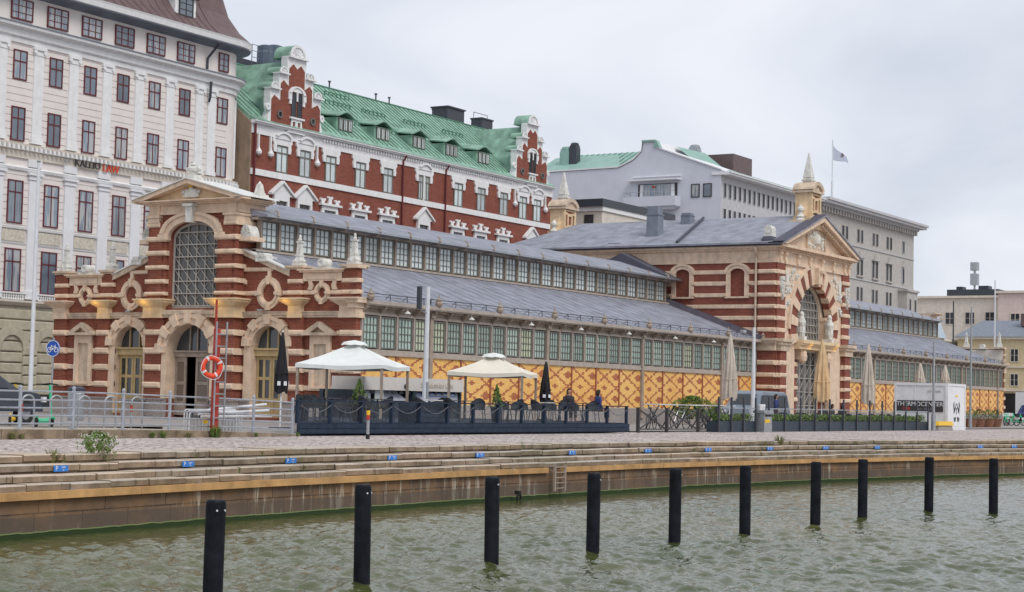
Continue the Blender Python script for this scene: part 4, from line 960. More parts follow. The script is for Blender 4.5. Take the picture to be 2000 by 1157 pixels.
for s in (-1, 1):
    b = Fr(); b.box(*sorted((2.5*s,2.85*s)), 5.42, 6.9, -1.05, -.72); b.box(*sorted((2.42*s,2.95*s)), 6.9, 7.15, -1.05, -.66); b.build('column', 'plaster_cream', HALL)
    b = Fr(); u = 2.15*s; b.prism([(u-.3,4.2),(u+.3,4.2),(u+.38,4.85),(u-.38,4.85)], -1.0, -.3); b.lathe((u,4.3,-.35),[(.05,-.4),(.24,-.2),(.3,.1),(.24,.4),(.1,.5)],10); b.build('corbel', 'plaster_cream', HALL)
    b = Fr(); u = 2.45*s; b.box(u-.3,u+.3,.3,4.2,-1.1,-.75); 
    b.build('inner_pier', 'brick_bright', HALL)
    b = Fr()
    for w0, w1 in PB[6:]: b.pill(u-.36, u+.36, w0, w1, -1.1, -.66, .05)
    b.build('stone_band', 'plaster_cream', HALL)
    b = Fr(); u = 2.45*s; b.box(u-.26,u+.26,5.42,5.7,-.6,-.06); b.lathe((u,5.7,-.33),[(.2,0),(.27,.25),(.22,.6),(.3,.9),(.2,1.15),(.14,1.3),(.17,1.45),(.06,1.62)],12); b.box(u-.2,u+.2,6.0,6.5,-.52,-.14); b.build('portal_statue', 'stone_white', HALL)
# front entablature, dentils, pediment
b = Fm(); b.box(-6.34, 6.34, 10.2, 10.36, -.4, .14); b.box(-6.3, 6.3, 10.36, 10.98, -.4, .08); b.box(-6.4, 6.4, 10.98, 11.08, -.4, .2); b.box(-6.7, 6.7, 11.2, 11.38, -.4, .6); b.build('entablature', 'plaster_cream', HALL)
b = Fm()
k = -6.3
while k < 6.3: b.box(k, k+.16, 11.08, 11.2, -.1, .36); k += .32
b.build('dentil', 'plaster_cream', HALL)
b = Fm()
for u in (-6.0, -5.2, -3.1, -1.05, 1.05, 3.1, 5.2, 6.0): b.box(u-.14,u+.14,10.3,10.98,.05,.24); b.lathe((u,10.8,.22),[(.02,-.14),(.12,-.08),(.14,0),(.12,.08),(.02,.14)],8)
b.build('console', 'plaster_cream', HALL)
HP = 2.25
b = Fm(); b.prism([(-6.3,11.38),(6.3,11.38),(0,11.38+HP-.22)], -.4, .05); b.build('tympanum', 'plaster_cream', HALL)
b = Fm(); b.prism([(-6.95,11.38),(-6.2,11.38),(0,13.36),(6.2,11.36),(6.95,11.36),(6.95,11.46),(0,13.74),(-6.95,11.46)], -.3, .72); b.build('raking_cornice', 'plaster_cream', HALL)
b = Fm()
for k in range(1, 18):
    for s in (-1, 1): u = s*6.1*k/18; w = 11.38+(1-abs(u)/6.2)*1.98-.16; b.box(u-.1,u+.1,w-.08,w+.12,.04,.5)
b.build('modillion', 'plaster_cream', HALL)
b = Fm(); b.prism([(-1.5,11.5),(1.5,11.5),(1.5,12.6),(0,13.02),(-1.5,12.6)], .04, .10); 
for s in (-1, 1): b.box(*sorted((1.5*s, 1.62*s)), 11.42, 12.8, .04, .2)
b.build('tympanum_panel', 'plaster_cream_dirty', HALL)
b = Fm(); random.seed(2)
for k in range(40):
    u = random.uniform(-1.3, 1.3); w = random.uniform(11.6, 12.75-abs(u)*.3); r = random.uniform(.07,.16); b.lathe((u,w,.1),[(.02,-r),(r*.8,-r*.5),(r,0),(r*.8,r*.5),(.02,r)],7)
b.lathe((0,12.1,.12),[(.05,-.4),(.3,-.2),(.34,.1),(.28,.35),(.05,.5)],12); b.build('tympanum_carving', 'stone_white', HALL)
b = MB(WF)                                                             # portal roof
z0, z1 = 11.34, 13.70
for (ya, yb) in ((-2.0, 19.6),):
    b.add([(XC-6.95,z0,-ya),(XC,z1,-ya),(XC+6.95,z0,-ya),(XC-6.95,z0,-yb),(XC,z1,-yb+3.0),(XC+6.95,z0,-yb),(XC-6.95,z0+.12,-ya),(XC,z1+.12,-ya),(XC+6.95,z0+.12,-ya),(XC-6.95,z0+.12,-yb),(XC,z1+.12,-yb+3.0),(XC+6.95,z0+.12,-yb)],
      [(0,1,4,3),(1,2,5,4),(6,7,10,9),(7,8,11,10),(0,1,7,6),(1,2,8,7),(0,3,9,6),(2,5,11,8),(3,4,10,9),(4,5,11,10),(9,10,11)])
b.build('portal_roof', 'felt_roof', HALL)
b = MB(WF)
b.add([(XC-6.95,z0+.17,2.02),(XC,z1+.17,2.02),(XC,z1+.17,1.2),(XC-6.95,z0+.17,1.2),(XC-6.95,z0+.13,2.02),(XC,z1+.13,2.02),(XC,z1+.13,1.2),(XC-6.95,z0+.13,1.2)],[(0,1,2,3),(4,5,6,7),(0,1,5,4),(1,2,6,5),(2,3,7,6),(3,0,4,7)])
b.tube([(XC-6.7,z0+.3,-5.6),(XC-.2,z1+.2,-6.8)], .10, 5)
b.build('roof_trim', 'felt_dark', HALL)
def turret(y, bs=13.15):
    """bell turret: brick faces with stone strapwork, segmental hood and spire"""
    T = thing('tmp', 'x', 'x'); bpy.data.objects.remove(T)
    M = lambda: MB(frame((XC, y, 0), X_, -Y_))
    b = M(); b.box(-1.5, 1.5, bs-.3, bs+.25, -.75, .75); b.box(-1.15, 1.15, bs+.25, bs+.5, -.6, .6); b.build('turret_base', 'plaster_ochre', HALL)
    b = M(); b.box(-.78, .78, bs+.5, bs+2.1, -.5, .5); b.build('turret_body', 'brick_red', HALL)
    b = M()
    for s in (-1, 1):
        b.box(*sorted((.62*s,.86*s)), bs+.5, bs+2.1, -.58, .58)
        b.prism([(s*.86,bs+.5),(s*1.35,bs+.5),(s*1.1,bs+.75),(s*.95,bs+1.1),(s*.86,bs+1.5)], -.3, .3)
        b.box(s*.48-.14 if 0 else min(.34*s,.62*s), max(.34*s,.62*s), bs+.75, bs+.92, .45, .57); b.box(min(.34*s,.62*s), max(.34*s,.62*s), bs+1.7, bs+1.87, .45, .57)
    b.prism([(-.36,bs+.8),(.36,bs+.8),(.36,bs+1.8),(-.36,bs+1.8)], .45, .58, [[(-.2,bs+1.0),(.2,bs+1.0),(.2,bs+1.6),(-.2,bs+1.6)]])
    for w in (bs+.55, bs+1.95): b.box(-.62,.62,w,w+.1,.45,.56)
    for s in (-1, 1): b.box(-.87*1 if s < 0 else .78, -.78 if s < 0 else .87, bs+.9, bs+1.7, -.2, .2)
    b.build('turret_strapwork', 'plaster_ochre', HALL)
    b = M(); b.box(-1.02, 1.02, bs+2.1, bs+2.25, -.72, .72); b.ring(0, bs+2.12, .72, 1.06, 14, 166, 14, -.72, .74, .72)
    b.ring(0, bs+2.12, .1, .74, 14, 166, 14, -.6, .6, .7); b.build('turret_hood', 'plaster_cream_dirty', HALL)
    b = M(); b.box(-.3,.3,bs+2.72,bs+2.95,-.3,.3); b.box(-.36,.36,bs+2.95,bs+3.05,-.36,.36); b.box(-.27,.27,bs+3.05,bs+3.2,-.27,.27); b.box(-.3,.3,bs+3.2,bs+4.85,-.3,.3,.27,.27); b.build('spire', 'stone_white', HALL)
    for s in (-1, 1):
        b = M(); u = 1.3*s; b.box(u-.3,u+.3,bs-.7,bs+.05,-.3,.3); b.box(u-.36,u+.36,bs+.05,bs+.15,-.36,.36); b.build('urn_pedestal', 'plaster_ochre', HALL)
        b = M(); b.lathe((u,bs+.15,0),[(.30,0),(.33,.1),(.24,.2),(.3,.32),(.16,.45),(.1,.6),(.2,.72),(.22,.85),(.12,1.0),(.05,1.12)],12); b.build('urn', 'stone_white', HALL)
turret(-.75); turret(18.0, 12.75)
# acroteria on the corners of the portal roof
for s in (-1, 1):
    b = MB(WF); u = XC+s*6.2; b.box(u-.5,u+.5,11.6,11.85,.3,1.1,.12,.1); b.build('acroterion_base', 'felt_dark', HALL)
    b = MB(WF); b.box(u-.32,u+.32,11.85,12.25,.4,1.0,.04,.04); b.cyl((u-.34,12.3,.7),(u+.34,12.3,.7),.26,n=14); b.build('acroterion', 'stone_white', HALL)
# ventilation shafts on the portal roof
def shaft(px, pyb, pyt, w, X):
    q = onX(px, pyb, X); t = onX(px, pyt, X)
    b = MB(WF); b.box(q.x-w*1.15,q.x+w*1.15,q.z-.9,q.z+.12,-q.y-w*1.15,-q.y+w*1.15,w*.15,w*.15); b.box(q.x-w,q.x+w,q.z+.1,q.z+(t.z-q.z)*.6,-q.y-w,-q.y+w); b.box(q.x-w*1.1,q.x+w*1.1,q.z+(t.z-q.z)*.6+.0,q.z+(t.z-q.z)*.66,-q.y-w*1.1,-q.y+w*1.1); b.box(q.x-w*.9,q.x+w*.9,q.z+(t.z-q.z)*.66,t.z,-q.y-w*.9,-q.y+w*.9)
    b.build('ventilation_shaft', 'slate_far', HALL)
shaft(1279, 448, 404, .42, 44.6); shaft(1343, 431, 417, .35, 47.8); shaft(1205, 506, 476, .5, 42.9)

def accent(x, y, z, e_):
    l = bpy.data.lights.new('capital_lamp', 'POINT'); l.energy = e_; l.color = (1, .62, .10); l.shadow_soft_size = .06
    o = bpy.data.objects.new('capital_lamp', l); COL.objects.link(o); o.location = (x, y, z); o.parent = HALL
for u, p in ((5.95, .75), (2.45, 1.25), (-1.9, 1.25), (-5.45, .75)): accent(-p, CY+u, 5.1, 3.4)
accent(XC-1.6, YF-.75, 5.0, 2.4); accent(XC+2.9, YF-.8, 5.0, 2.4)
# ------------------------------------------------------------------ buildings along the street behind (facades on y = 30)
FB = (Vector((0,30,0)), X_, Z_, -Y_)
def window(parent, fr, cu, z0, z1, w, fm, gm, cols=2, rows=None, trans=None, name='window', p=0.0, depth=.10, fw=.07):
    """frame + muntins with a pane child; trans = transom height fraction"""
    b = MB(fr); u0, u1 = cu-w/2, cu+w/2
    b.prism([(u0,z0),(u1,z0),(u1,z1),(u0,z1)], p-.02, p+.055, [[(u0+fw,z0+fw),(u1-fw,z0+fw),(u1-fw,z1-fw),(u0+fw,z1-fw)]])
    for k in range(1, cols): u = u0+(u1-u0)*k/cols; b.box(u-fw*.4, u+fw*.4, z0+.01, z1-.01, p, p+.045)
    if trans: z = z0+(z1-z0)*trans; b.box(u0+.01, u1-.01, z-fw*.5, z+fw*.5, p, p+.049)
    if rows:
        for k in range(1, rows): z = z0+(z1-z0)*k/rows; b.box(u0+.01, u1-.01, z-.02, z+.02, p, p+.04)
    o = b.build(name, fm, parent); MB(fr).box(u0+.02, u1-.02, z0+.02, z1-.02, p-.02, p+.018).build('pane', gm, o); return o

# --- pink office building with white pilasters and a rounded corner
pk = thing('office_building', 'pale pink office building with white pilasters, maroon windows and a rounded right corner', 'office building')
RX, RR = 25.7, 2.2; arc = [(RX+RR*sin(a), 30+RR-RR*cos(a)) for a in [radians(9*k) for k in range(0, 11)]]
path = [(-16, 30)]+arc+[(RX+RR, 46)]
body = MB(); bp = path+[(-16, 46)]
body.v = [(x, y, 0) for x, y in bp]+[(x, y, 23.4) for x, y in bp]; n = len(bp)
body.f = [(i, (i+1) % n, (i+1) % n+n, i+n) for i in range(n)]+[tuple(range(n)), tuple(range(n, 2*n))]; body.build('facade_wall', 'plaster_pink', pk)
def sw(name, prof, m, par=pk, pth=path): return MB().sweep(pth, prof).build(name, m, par)
sw('cornice', [(-.05,20.5),(.12,20.5),(.14,20.75),(.28,20.85),(.32,21.15),(.62,21.3),(.66,21.45),(.05,21.62),(-.05,21.62)], 'trim_white')
sw('cornice_flashing', [(.0,21.46),(.70,21.46),(.70,21.52),(.05,21.68),(0,21.68)], 'slate_far')
sw('roof_eaves', [(-.05,23.3),(.5,23.35),(.95,23.5),(1.0,23.78),(1.05,23.9),(-.05,24.0)], 'trim_white')
sw('eaves_soffit', [(.0,23.2),(.9,23.42),(.9,23.46),(0,23.34)], 'slate_far')
sw('string_course', [(-.05,14.05),(.12,14.05),(.12,14.45),(.18,14.5),(.34,14.72),(.36,14.84),(-.05,14.9)], 'plaster_warm')
sw('string_course', [(-.05,13.35),(.14,13.35),(.2,13.5),(.05,13.6),(-.05,13.6)], 'trim_white')
sw('string_course', [(-.05,5.75),(.12,5.75),(.45,5.95),(.45,6.05),(-.05,6.08)], 'plaster_warm')
sw('string_course', [(-.05,10.05),(.12,10.05),(.16,10.18),(-.05,10.2)], 'trim_white'); sw('string_course', [(-.05,9.2),(.08,9.2),(.12,9.3),(-.05,9.32)], 'trim_white')
sw('ground_storey', [(-.05,0),(.09,0),(.09,5.7),(-.05,5.7)], 'rusticated_stone')
b = MB(FB)
x = -15.0
while x < RX+.2: b.box(x, x+.16, 14.48, 14.7, .1, .42); x += .34
for a in range(3, 90, 6): q = radians(a); b.add([(RX+(RR+.1)*sin(q-.03), z, -(RR-(RR+.1)*cos(q-.03))) for z in (14.48,14.7)]+[(RX+(RR+.1)*sin(q+.03), z, -(RR-(RR+.1)*cos(q+.03))) for z in (14.48,14.7)]+[(RX+(RR+.42)*sin(q-.03), z, -(RR-(RR+.42)*cos(q-.03))) for z in (14.48,14.7)]+[(RX+(RR+.42)*sin(q+.03), z, -(RR-(RR+.42)*cos(q+.03))) for z in (14.48,14.7)], [(0,1,3,2),(4,5,7,6),(0,1,5,4),(2,3,7,6),(0,2,6,4),(1,3,7,5)])
b.build('dentil', 'trim_white', pk)
b = MB(FB)                                                             # rusticated joints as thin recess shadows: real grooves
z = 15.2
while z < 20.4:
    b.box(-16, RX, z, z+.36, -.02, .045); z += .40
z = 10.3
while z < 13.2: b.box(-16, RX, z, z+.36, -.02, .045); z += .40
z = 6.15
while z < 9.1: b.box(-16, RX, z, z+.36, -.02, .045); z += .40
b.build('rusticated_courses', 'plaster_pink', pk)
b = MB(FB)
z = .8
while z < 5.5: b.pill(-16, RX, z, z+.55, -.02, .22, .06); z += .60
rc = b
cent = [8.04+2.72*k for k in range(-8, 6)]+[25.22]
for i, c in enumerate(cent):
    window(pk, FB, c, 21.80, 23.0, 1.62 if c < 25 else .95, 'frame_maroon', 'glass_sky', 3 if c < 25 else 2, 3, name='attic_window', p=.05)
    window(pk, FB, c, 18.42, 20.10, 1.02, 'frame_maroon', 'glass_sky', 2, trans=.62, p=.05)
    window(pk, FB, c, 14.98, 16.9, 1.02, 'frame_maroon', 'glass_sky', 2, trans=.66, p=.05)
    window(pk, FB, c, 10.35, 12.78, 1.14, 'frame_maroon', 'glass_sky', 2, trans=.72, p=.05)
    window(pk, FB, c, 6.5, 8.95, 1.2, 'frame_maroon', 'glass_sky', 2, trans=.70, p=.05)
for a in ():
    q = radians(a); fr = frame((RX+RR*sin(q), 30+RR-RR*cos(q), 0), (cos(q), sin(q), 0), (sin(q), -cos(q), 0))
    for (z0, z1, w, cc, rr, tr) in ((21.75,23.0,.95,2,3,None),(18.4,20.1,.95,2,None,.62),(14.98,16.9,.95,2,None,.66),(10.35,12.78,1.0,2,None,.72),(6.5,8.95,1.0,2,None,.7)): window(pk, fr, 0, z0, z1, w, 'frame_maroon', 'glass_sky', cc, rr, tr, p=.05)
for c in [6.68+2.72*k for k in range(-8, 7)]+[24.15]:
    b = MB(FB); b.box(c-.36, c+.36, 15.4, 20.0, 0, .14); b.box(c-.44, c+.44, 14.95, 15.2, 0, .22); b.box(c-.40, c+.40, 15.2, 15.4, 0, .18); b.box(c-.40,c+.40,20.0,20.1,0,.18); b.box(c-.48,c+.48,20.3,20.5,0,.24)
    for q in (-.36, .36): b.cyl((c+q, 20.2, .0), (c+q, 20.2, .24), .12, n=10)
    b.box(c-.34,c+.34,20.1,20.3,0,.16); b.build('pilaster', 'trim_white', pk)
    b = MB(FB); b.box(c-.40, c+.40, 6.6, 12.9, 0, .16); b.box(c-.5, c+.5, 6.15, 6.6, 0, .26); b.box(c-.46,c+.46,12.9,13.0,0,.22); b.box(c-.55,c+.55,13.15,13.3,0,.3); b.box(c-.42,c+.42,13.0,13.15,0,.2); b.box(c-.5,c+.5,13.62,14.05,0,.16); b.build('pilaster', 'plaster_white', pk)
for q in (62,):
    a = radians(q); fr = frame((RX+RR*sin(a), 30+RR-RR*cos(a), 0), (cos(a), sin(a), 0), (sin(a), -cos(a), 0)); MB(fr).box(-.3,.3,15.2,20.4,-.1,.16).build('pilaster', 'trim_white', pk)
for c in cent:
    b = MB(FB); b.box(c-.85, c+.85, 9.36, 10.0, .0, .07); b.build('relief_panel', 'relief_warm', pk)
    b = MB(FB)
    k = c-.8
    while k < c+.8: b.lathe((k, 6.08, .2), [(.05,0),(.07,.04),(.035,.14),(.06,.22),(.04,.34)], 6); k += .17
    b.box(c-.95, c+.95, 6.42, 6.5, .1, .3); b.build('balustrade', 'trim_white', pk)
    # ground storey arch
    b = MB(FB); b.ring(c, 3.3, .82, 1.30, 0, 180, 18, .0, .34)
    for q in (-1, 1):
        z = .8
        while z < 3.2: b.pill(*sorted((c+q*.84, c+q*1.34)), z, z+.5, 0, .36, .06); z += .55
    b.build('arch_surround', 'rusticated_stone', pk)
    MB(FB).prism(arch_pts(c, .82, .1, 3.3, .8), .09, .13).build('shop_window', 'glass_dark', pk)
rc.build('rusticated_courses', 'rusticated_stone', pk)
for a in (30, 62):
    q = radians(a); fr = frame((RX+RR*sin(q), 30+RR-RR*cos(q), 0), (cos(q), sin(q), 0), (sin(q), -cos(q), 0)); MB(fr).prism(arch_pts(0, .6, .1, 3.3, .6), .08, .14).build('shop_window', 'glass_dark', pk)
# roof with concave hips and dormers
prof = [(1.0,23.92),(.2,24.6),(-.6,25.7),(-1.1,27.2),(-1.4,29.5),(-1.6,32.5)]
b = MB(); n = len(path)
for o_, z in prof:
    pp = offs(path, -o_)
    b.v += [(x, y, z) for x, y in pp]
b.f = [(j*n+i, j*n+i+1, (j+1)*n+i+1, (j+1)*n+i) for j in range(len(prof)-1) for i in range(n-1)]
b.v += [(-16,46,32.5)]; b.f += [tuple([(len(prof)-1)*n+i for i in range(n)]+[len(b.v)-1])]
b.build('roof', 'roof_maroon', pk)
b = MB(FB); x = -15.5
while x < 24: b.tube([(x,23.95,.98),(x,24.62,.2),(x,25.72,-.58),(x,27.2,-1.08),(x,29.5,-1.38)], .025, 4); x += .75
b.build('standing_seams', 'roof_maroon', pk)
for c in (8.0, 14.0, 21.4, 2.0):
    c = c if c != 14.0 else 14.4
    b = MB(FB); b.box(c-.95,c+.95,24.5,25.9,-1.6,.10); b.build('dormer', 'trim_white', pk)
    window(pk, FB, c, 24.65, 25.85, 1.3, 'frame_dark', 'glass_sky', 2, 3, name='dormer_window', p=.14)
    b = MB(FB); b.prism([(c-1.15,25.88),(c+1.15,25.88),(c,26.3)], -1.8, .3); b.build('dormer_roof', 'roof_maroon', pk)
b = MB(FB); px_ = 23.75; b.tube([(px_,23.3,.9),(px_,23.0,.6),(px_-.15,22.4,.12),(px_-.15,21.7,.12)], .08, 8); b.tube([(px_,20.9,.35),(px_,19.9,.3),(px_,19.6,.2)], .08, 8); b.build('downpipe', 'metal_dark', pk)
# office sign on the frieze
q = onY(183, 338, 29.8)
sg = thing('office_sign', 'dark and orange letters on the pink facade under the dentil cornice', 'sign', (0,0,0))
text('letters', 'KALLIO', .62, (q.x-.55, 29.74, 14.28), (1,0,0), (0,-1,0), 'frame_dark', sg, .03)
text('letters', 'LAW', .62, (q.x+1.35, 29.74, 14.24), (1,0,0), (0,-1,0), 'paint_orange', sg, .03)
text('emblem', '\u00b7 \u25cb', .5, (q.x-2.4, 29.74, 14.3), (1,0,0), (0,-1,0), 'metal_galv', sg, .02)

# --- red brick building with green copper roof and stepped gables
rb = thing('brick_building', 'ornate red brick building with white stone trim, stepped gables and a green copper roof', 'building', (0,0,0))
X0, X1, YR = 28.3, 67.6, 36.6
MB(FB).box(X0, X1, 0, 19.05, -12, 0).build('facade_wall', 'brick_bright', rb)
b = MB(frame((X0,30,0), (0,1,0), (-1,0,0))); b.prism([(0.02,0),(0.02,19.0),(6.6,24.35),(13,19.0),(13,0)], 0, .12); b.build('end_wall', 'plaster_tan', rb)
b = MB(FB); b.box(X0-.05, X1, 15.56, 15.97, -.05, .10); b.box(X0-.05, X1, 18.3, 18.95, -.05, .07); b.box(X0-.1,X1,18.95,19.06,-.05,.3); b.box(X0-.1,X1,19.06,19.16,-.05,.42)
b.build('belt_course', 'trim_white', rb)
b = MB(FB); x = X0+7.5
while x < 61: b.box(x, x+.14, 18.72, 18.9, .05, .2); x += .32
b.build('dentil', 'trim_white', rb)
ups = [31.4,33.9,36.8,40.3,43.7,47.95,48.75,53.1,56.4,59.8,62.8,65.1]
for c in ups:
    w = 1.22 if c not in (47.95, 48.75) else .62
    window(rb, FB, c, 15.98, 17.84, w, 'frame_greygreen', 'glass_pale', 2, trans=.72, p=.02, fw=.10)
hood = [31.4,33.9,48.35,62.8,65.1]
b = MB(FB)
for c in [q for q in ups if q not in (47.95, 48.75)]+[48.35]:
    hw = .61 if c != 48.35 else .78
    b.prism([(c-hw-.42,18.32),(c+hw+.42,18.32),(c+hw+.42,18.05),(c+hw+.28,17.9),(c+hw+.34,17.65),(c+hw+.28,17.35),(c+hw,17.35),(c+hw,17.84),(c-hw,17.84),(c-hw,17.35),(c-hw-.28,17.35),(c-hw-.34,17.65),(c-hw-.28,17.9),(c-hw-.42,18.05)], -.02, .12)
    if c in (48.35,): b.box(c-.1,c+.1,15.98,17.84,-.02,.10)
b.build('window_surround', 'trim_white', rb)
b = MB(FB)
for c in hood: b.ring(c, 17.55, 1.08, 1.22, 48, 132, 12, 0, .3); b.prism([(c-.85,18.25),(c-.7,18.5),(c,18.72),(c+.7,18.5),(c+.85,18.25)], 0, .18)
b.build('window_hood', 'trim_white', rb)
# drop ornaments
b = MB(FB)
for c in (28.9, 30.15, 35.2, 61.5, 66.4):
    b.box(c-.06,c+.06,17.3,18.4,0,.14); b.lathe((c,17.0,.12),[(.05,-.12),(.2,-.02),(.24,.12),(.1,.34),(.06,.5)],10)
b.build('drop_ornament', 'trim_white', rb)
b = MB(FB)
for c in ups[:2]+[48.35]+[64.2]:
    def X(l, k=1.32): return [(c+u*k, w) for u, w in l]
    b.prism(X([(-.85,14.45),(0,15.25),(.85,14.45),(.6,14.45),(.62,13.7),(.45,13.6),(.45,14.1),(-.45,14.1),(-.45,13.6),(-.62,13.7),(-.6,14.45)]), -.02, .2)
    b.prism(X([(-.95,14.42),(0,15.3),(.95,14.42),(.95,14.56),(0,15.46),(-.95,14.56)]), -.02, .35)
for c in (36.8,40.3,43.7,53.1,56.4,59.8):
    def X(l, k=1.45): return [(c+u*k, w) for u, w in l]
    b.prism(X([(-.6,14.3),(.6,14.3),(.66,13.7),(.45,13.55),(.45,14.0),(-.45,14.0),(-.45,13.55),(-.66,13.7)]), -.02, .14); b.box(c-1.18,c+1.18,14.3,14.45,-.02,.3)
    for q, h in ((-.82,.3),(0,.5),(.82,.3)):
        b.box(c+q-.16,c+q+.16,14.45,14.45+h,-.02,.14); b.cyl((c+q-.2,14.45+h*.9,-.02),(c+q-.2,14.45+h*.9,.16),.09,n=8); b.cyl((c+q+.2,14.45+h*.9,-.02),(c+q+.2,14.45+h*.9,.16),.09,n=8)
b.build('window_crown', 'trim_white', rb)
for c in ups[:5]+[48.35]+ups[7:]:
    window(rb, FB, c, 12.2, 14.05, 1.2, 'frame_greygreen', 'glass_dark', 2, trans=.7, p=.02)
    window(rb, FB, c, 7.5, 10.2, 1.2, 'frame_greygreen', 'glass_dark', 2, trans=.7, p=.02)
# roof
def slope(y): return 19.2+(24.4-19.2)*(y-29.6)/(YR-29.6)
b = MB(WF)
b.add([(X0,19.16,-29.55),(X1,19.16,-29.55),(X1,19.55,-30.3),(X0,19.55,-30.3),(X0,24.4,-YR),(X1,24.4,-YR),(X0,19.2,-43.5),(X1,19.2,-43.5)],[(0,1,2,3),(3,2,5,4),(4,5,7,6),(1,7,5,2),(0,6,4,3)])
b.build('roof', 'copper_green', rb)
b = MB(WF); x = X0+.3
while x < X1: b.tube([(x,19.58,-30.3),(x,24.43,-YR)], .035, 4); x += .62
b.tube([(X0,24.45,-YR),(X1,24.45,-YR)], .07, 5); b.build('standing_seams', 'copper_seam', rb)
b = MB(WF)                                                              # snow fences and roof ladders
for xa, xb, f in ((37,40,.62),(41.5,44.6,.62),(46,49,.62),(51.5,54.5,.62),(36.5,40,.28),(41.8,44,.28),(45.5,47.6,.28),(49,51.5,.28),(54.5,57,.28),(57,60,.62),(35.8,38.5,.82),(43,46,.82)):
    y = 30.3+f*(YR-30.3); z = 19.55+f*(24.4-19.55)
    b.box(xa, xb, z+.25, z+.33, -y-.02, -y+.05)
    k = xa
    while k <= xb: b.box(k,k+.05,z-.05,z+.3,-y-.04,-y+.03); k += .5
b.build('snow_guard', 'copper_seam', rb)
def dormer(c):
    D = MB(frame((c, 31.0, 0), X_, -Y_)); z = 19.95; hw = 1.0
    D.box(-hw, hw, z, z+1.0, -1.8, .06); D.box(-hw-.1,hw+.1,z-.08,z,-.5,.14); D.build('dormer', 'copper_green', rb)
    for q in (-.55, 0, .55): window(rb, frame((c,31.0,0), X_, -Y_), q, z+.1, z+.95, .46, 'frame_greygreen', 'glass_pale', 2, p=.12, fw=.05)
    pr_ = []
    for k in range(13):
        u = -1.35+2.7*k/12; pr_.append((u, z+.98+.42*math.exp(-(u/.75)**2)))
    up = [(u, w+.10) for u, w in reversed(pr_)]
    D = MB(frame((c, 31.0, 0), X_, -Y_)); m = len(pr_); vs = []
    for (p, dz) in ((.28, 0), (-2.1, .35)):
        for u, w in pr_+up: vs.append((u*(1 if p > 0 else .5), w+dz, p))
    k = 2*m; D.add(vs, [(i, (i+1) % k, (i+1) % k+k, i+k) for i in range(k)]+[tuple(range(k)), tuple(range(k, 2*k))]); D.build('dormer_roof', 'copper_green', rb)
for c in (39.6, 44.2, 48.9, 53.4, 58.1): dormer(c)
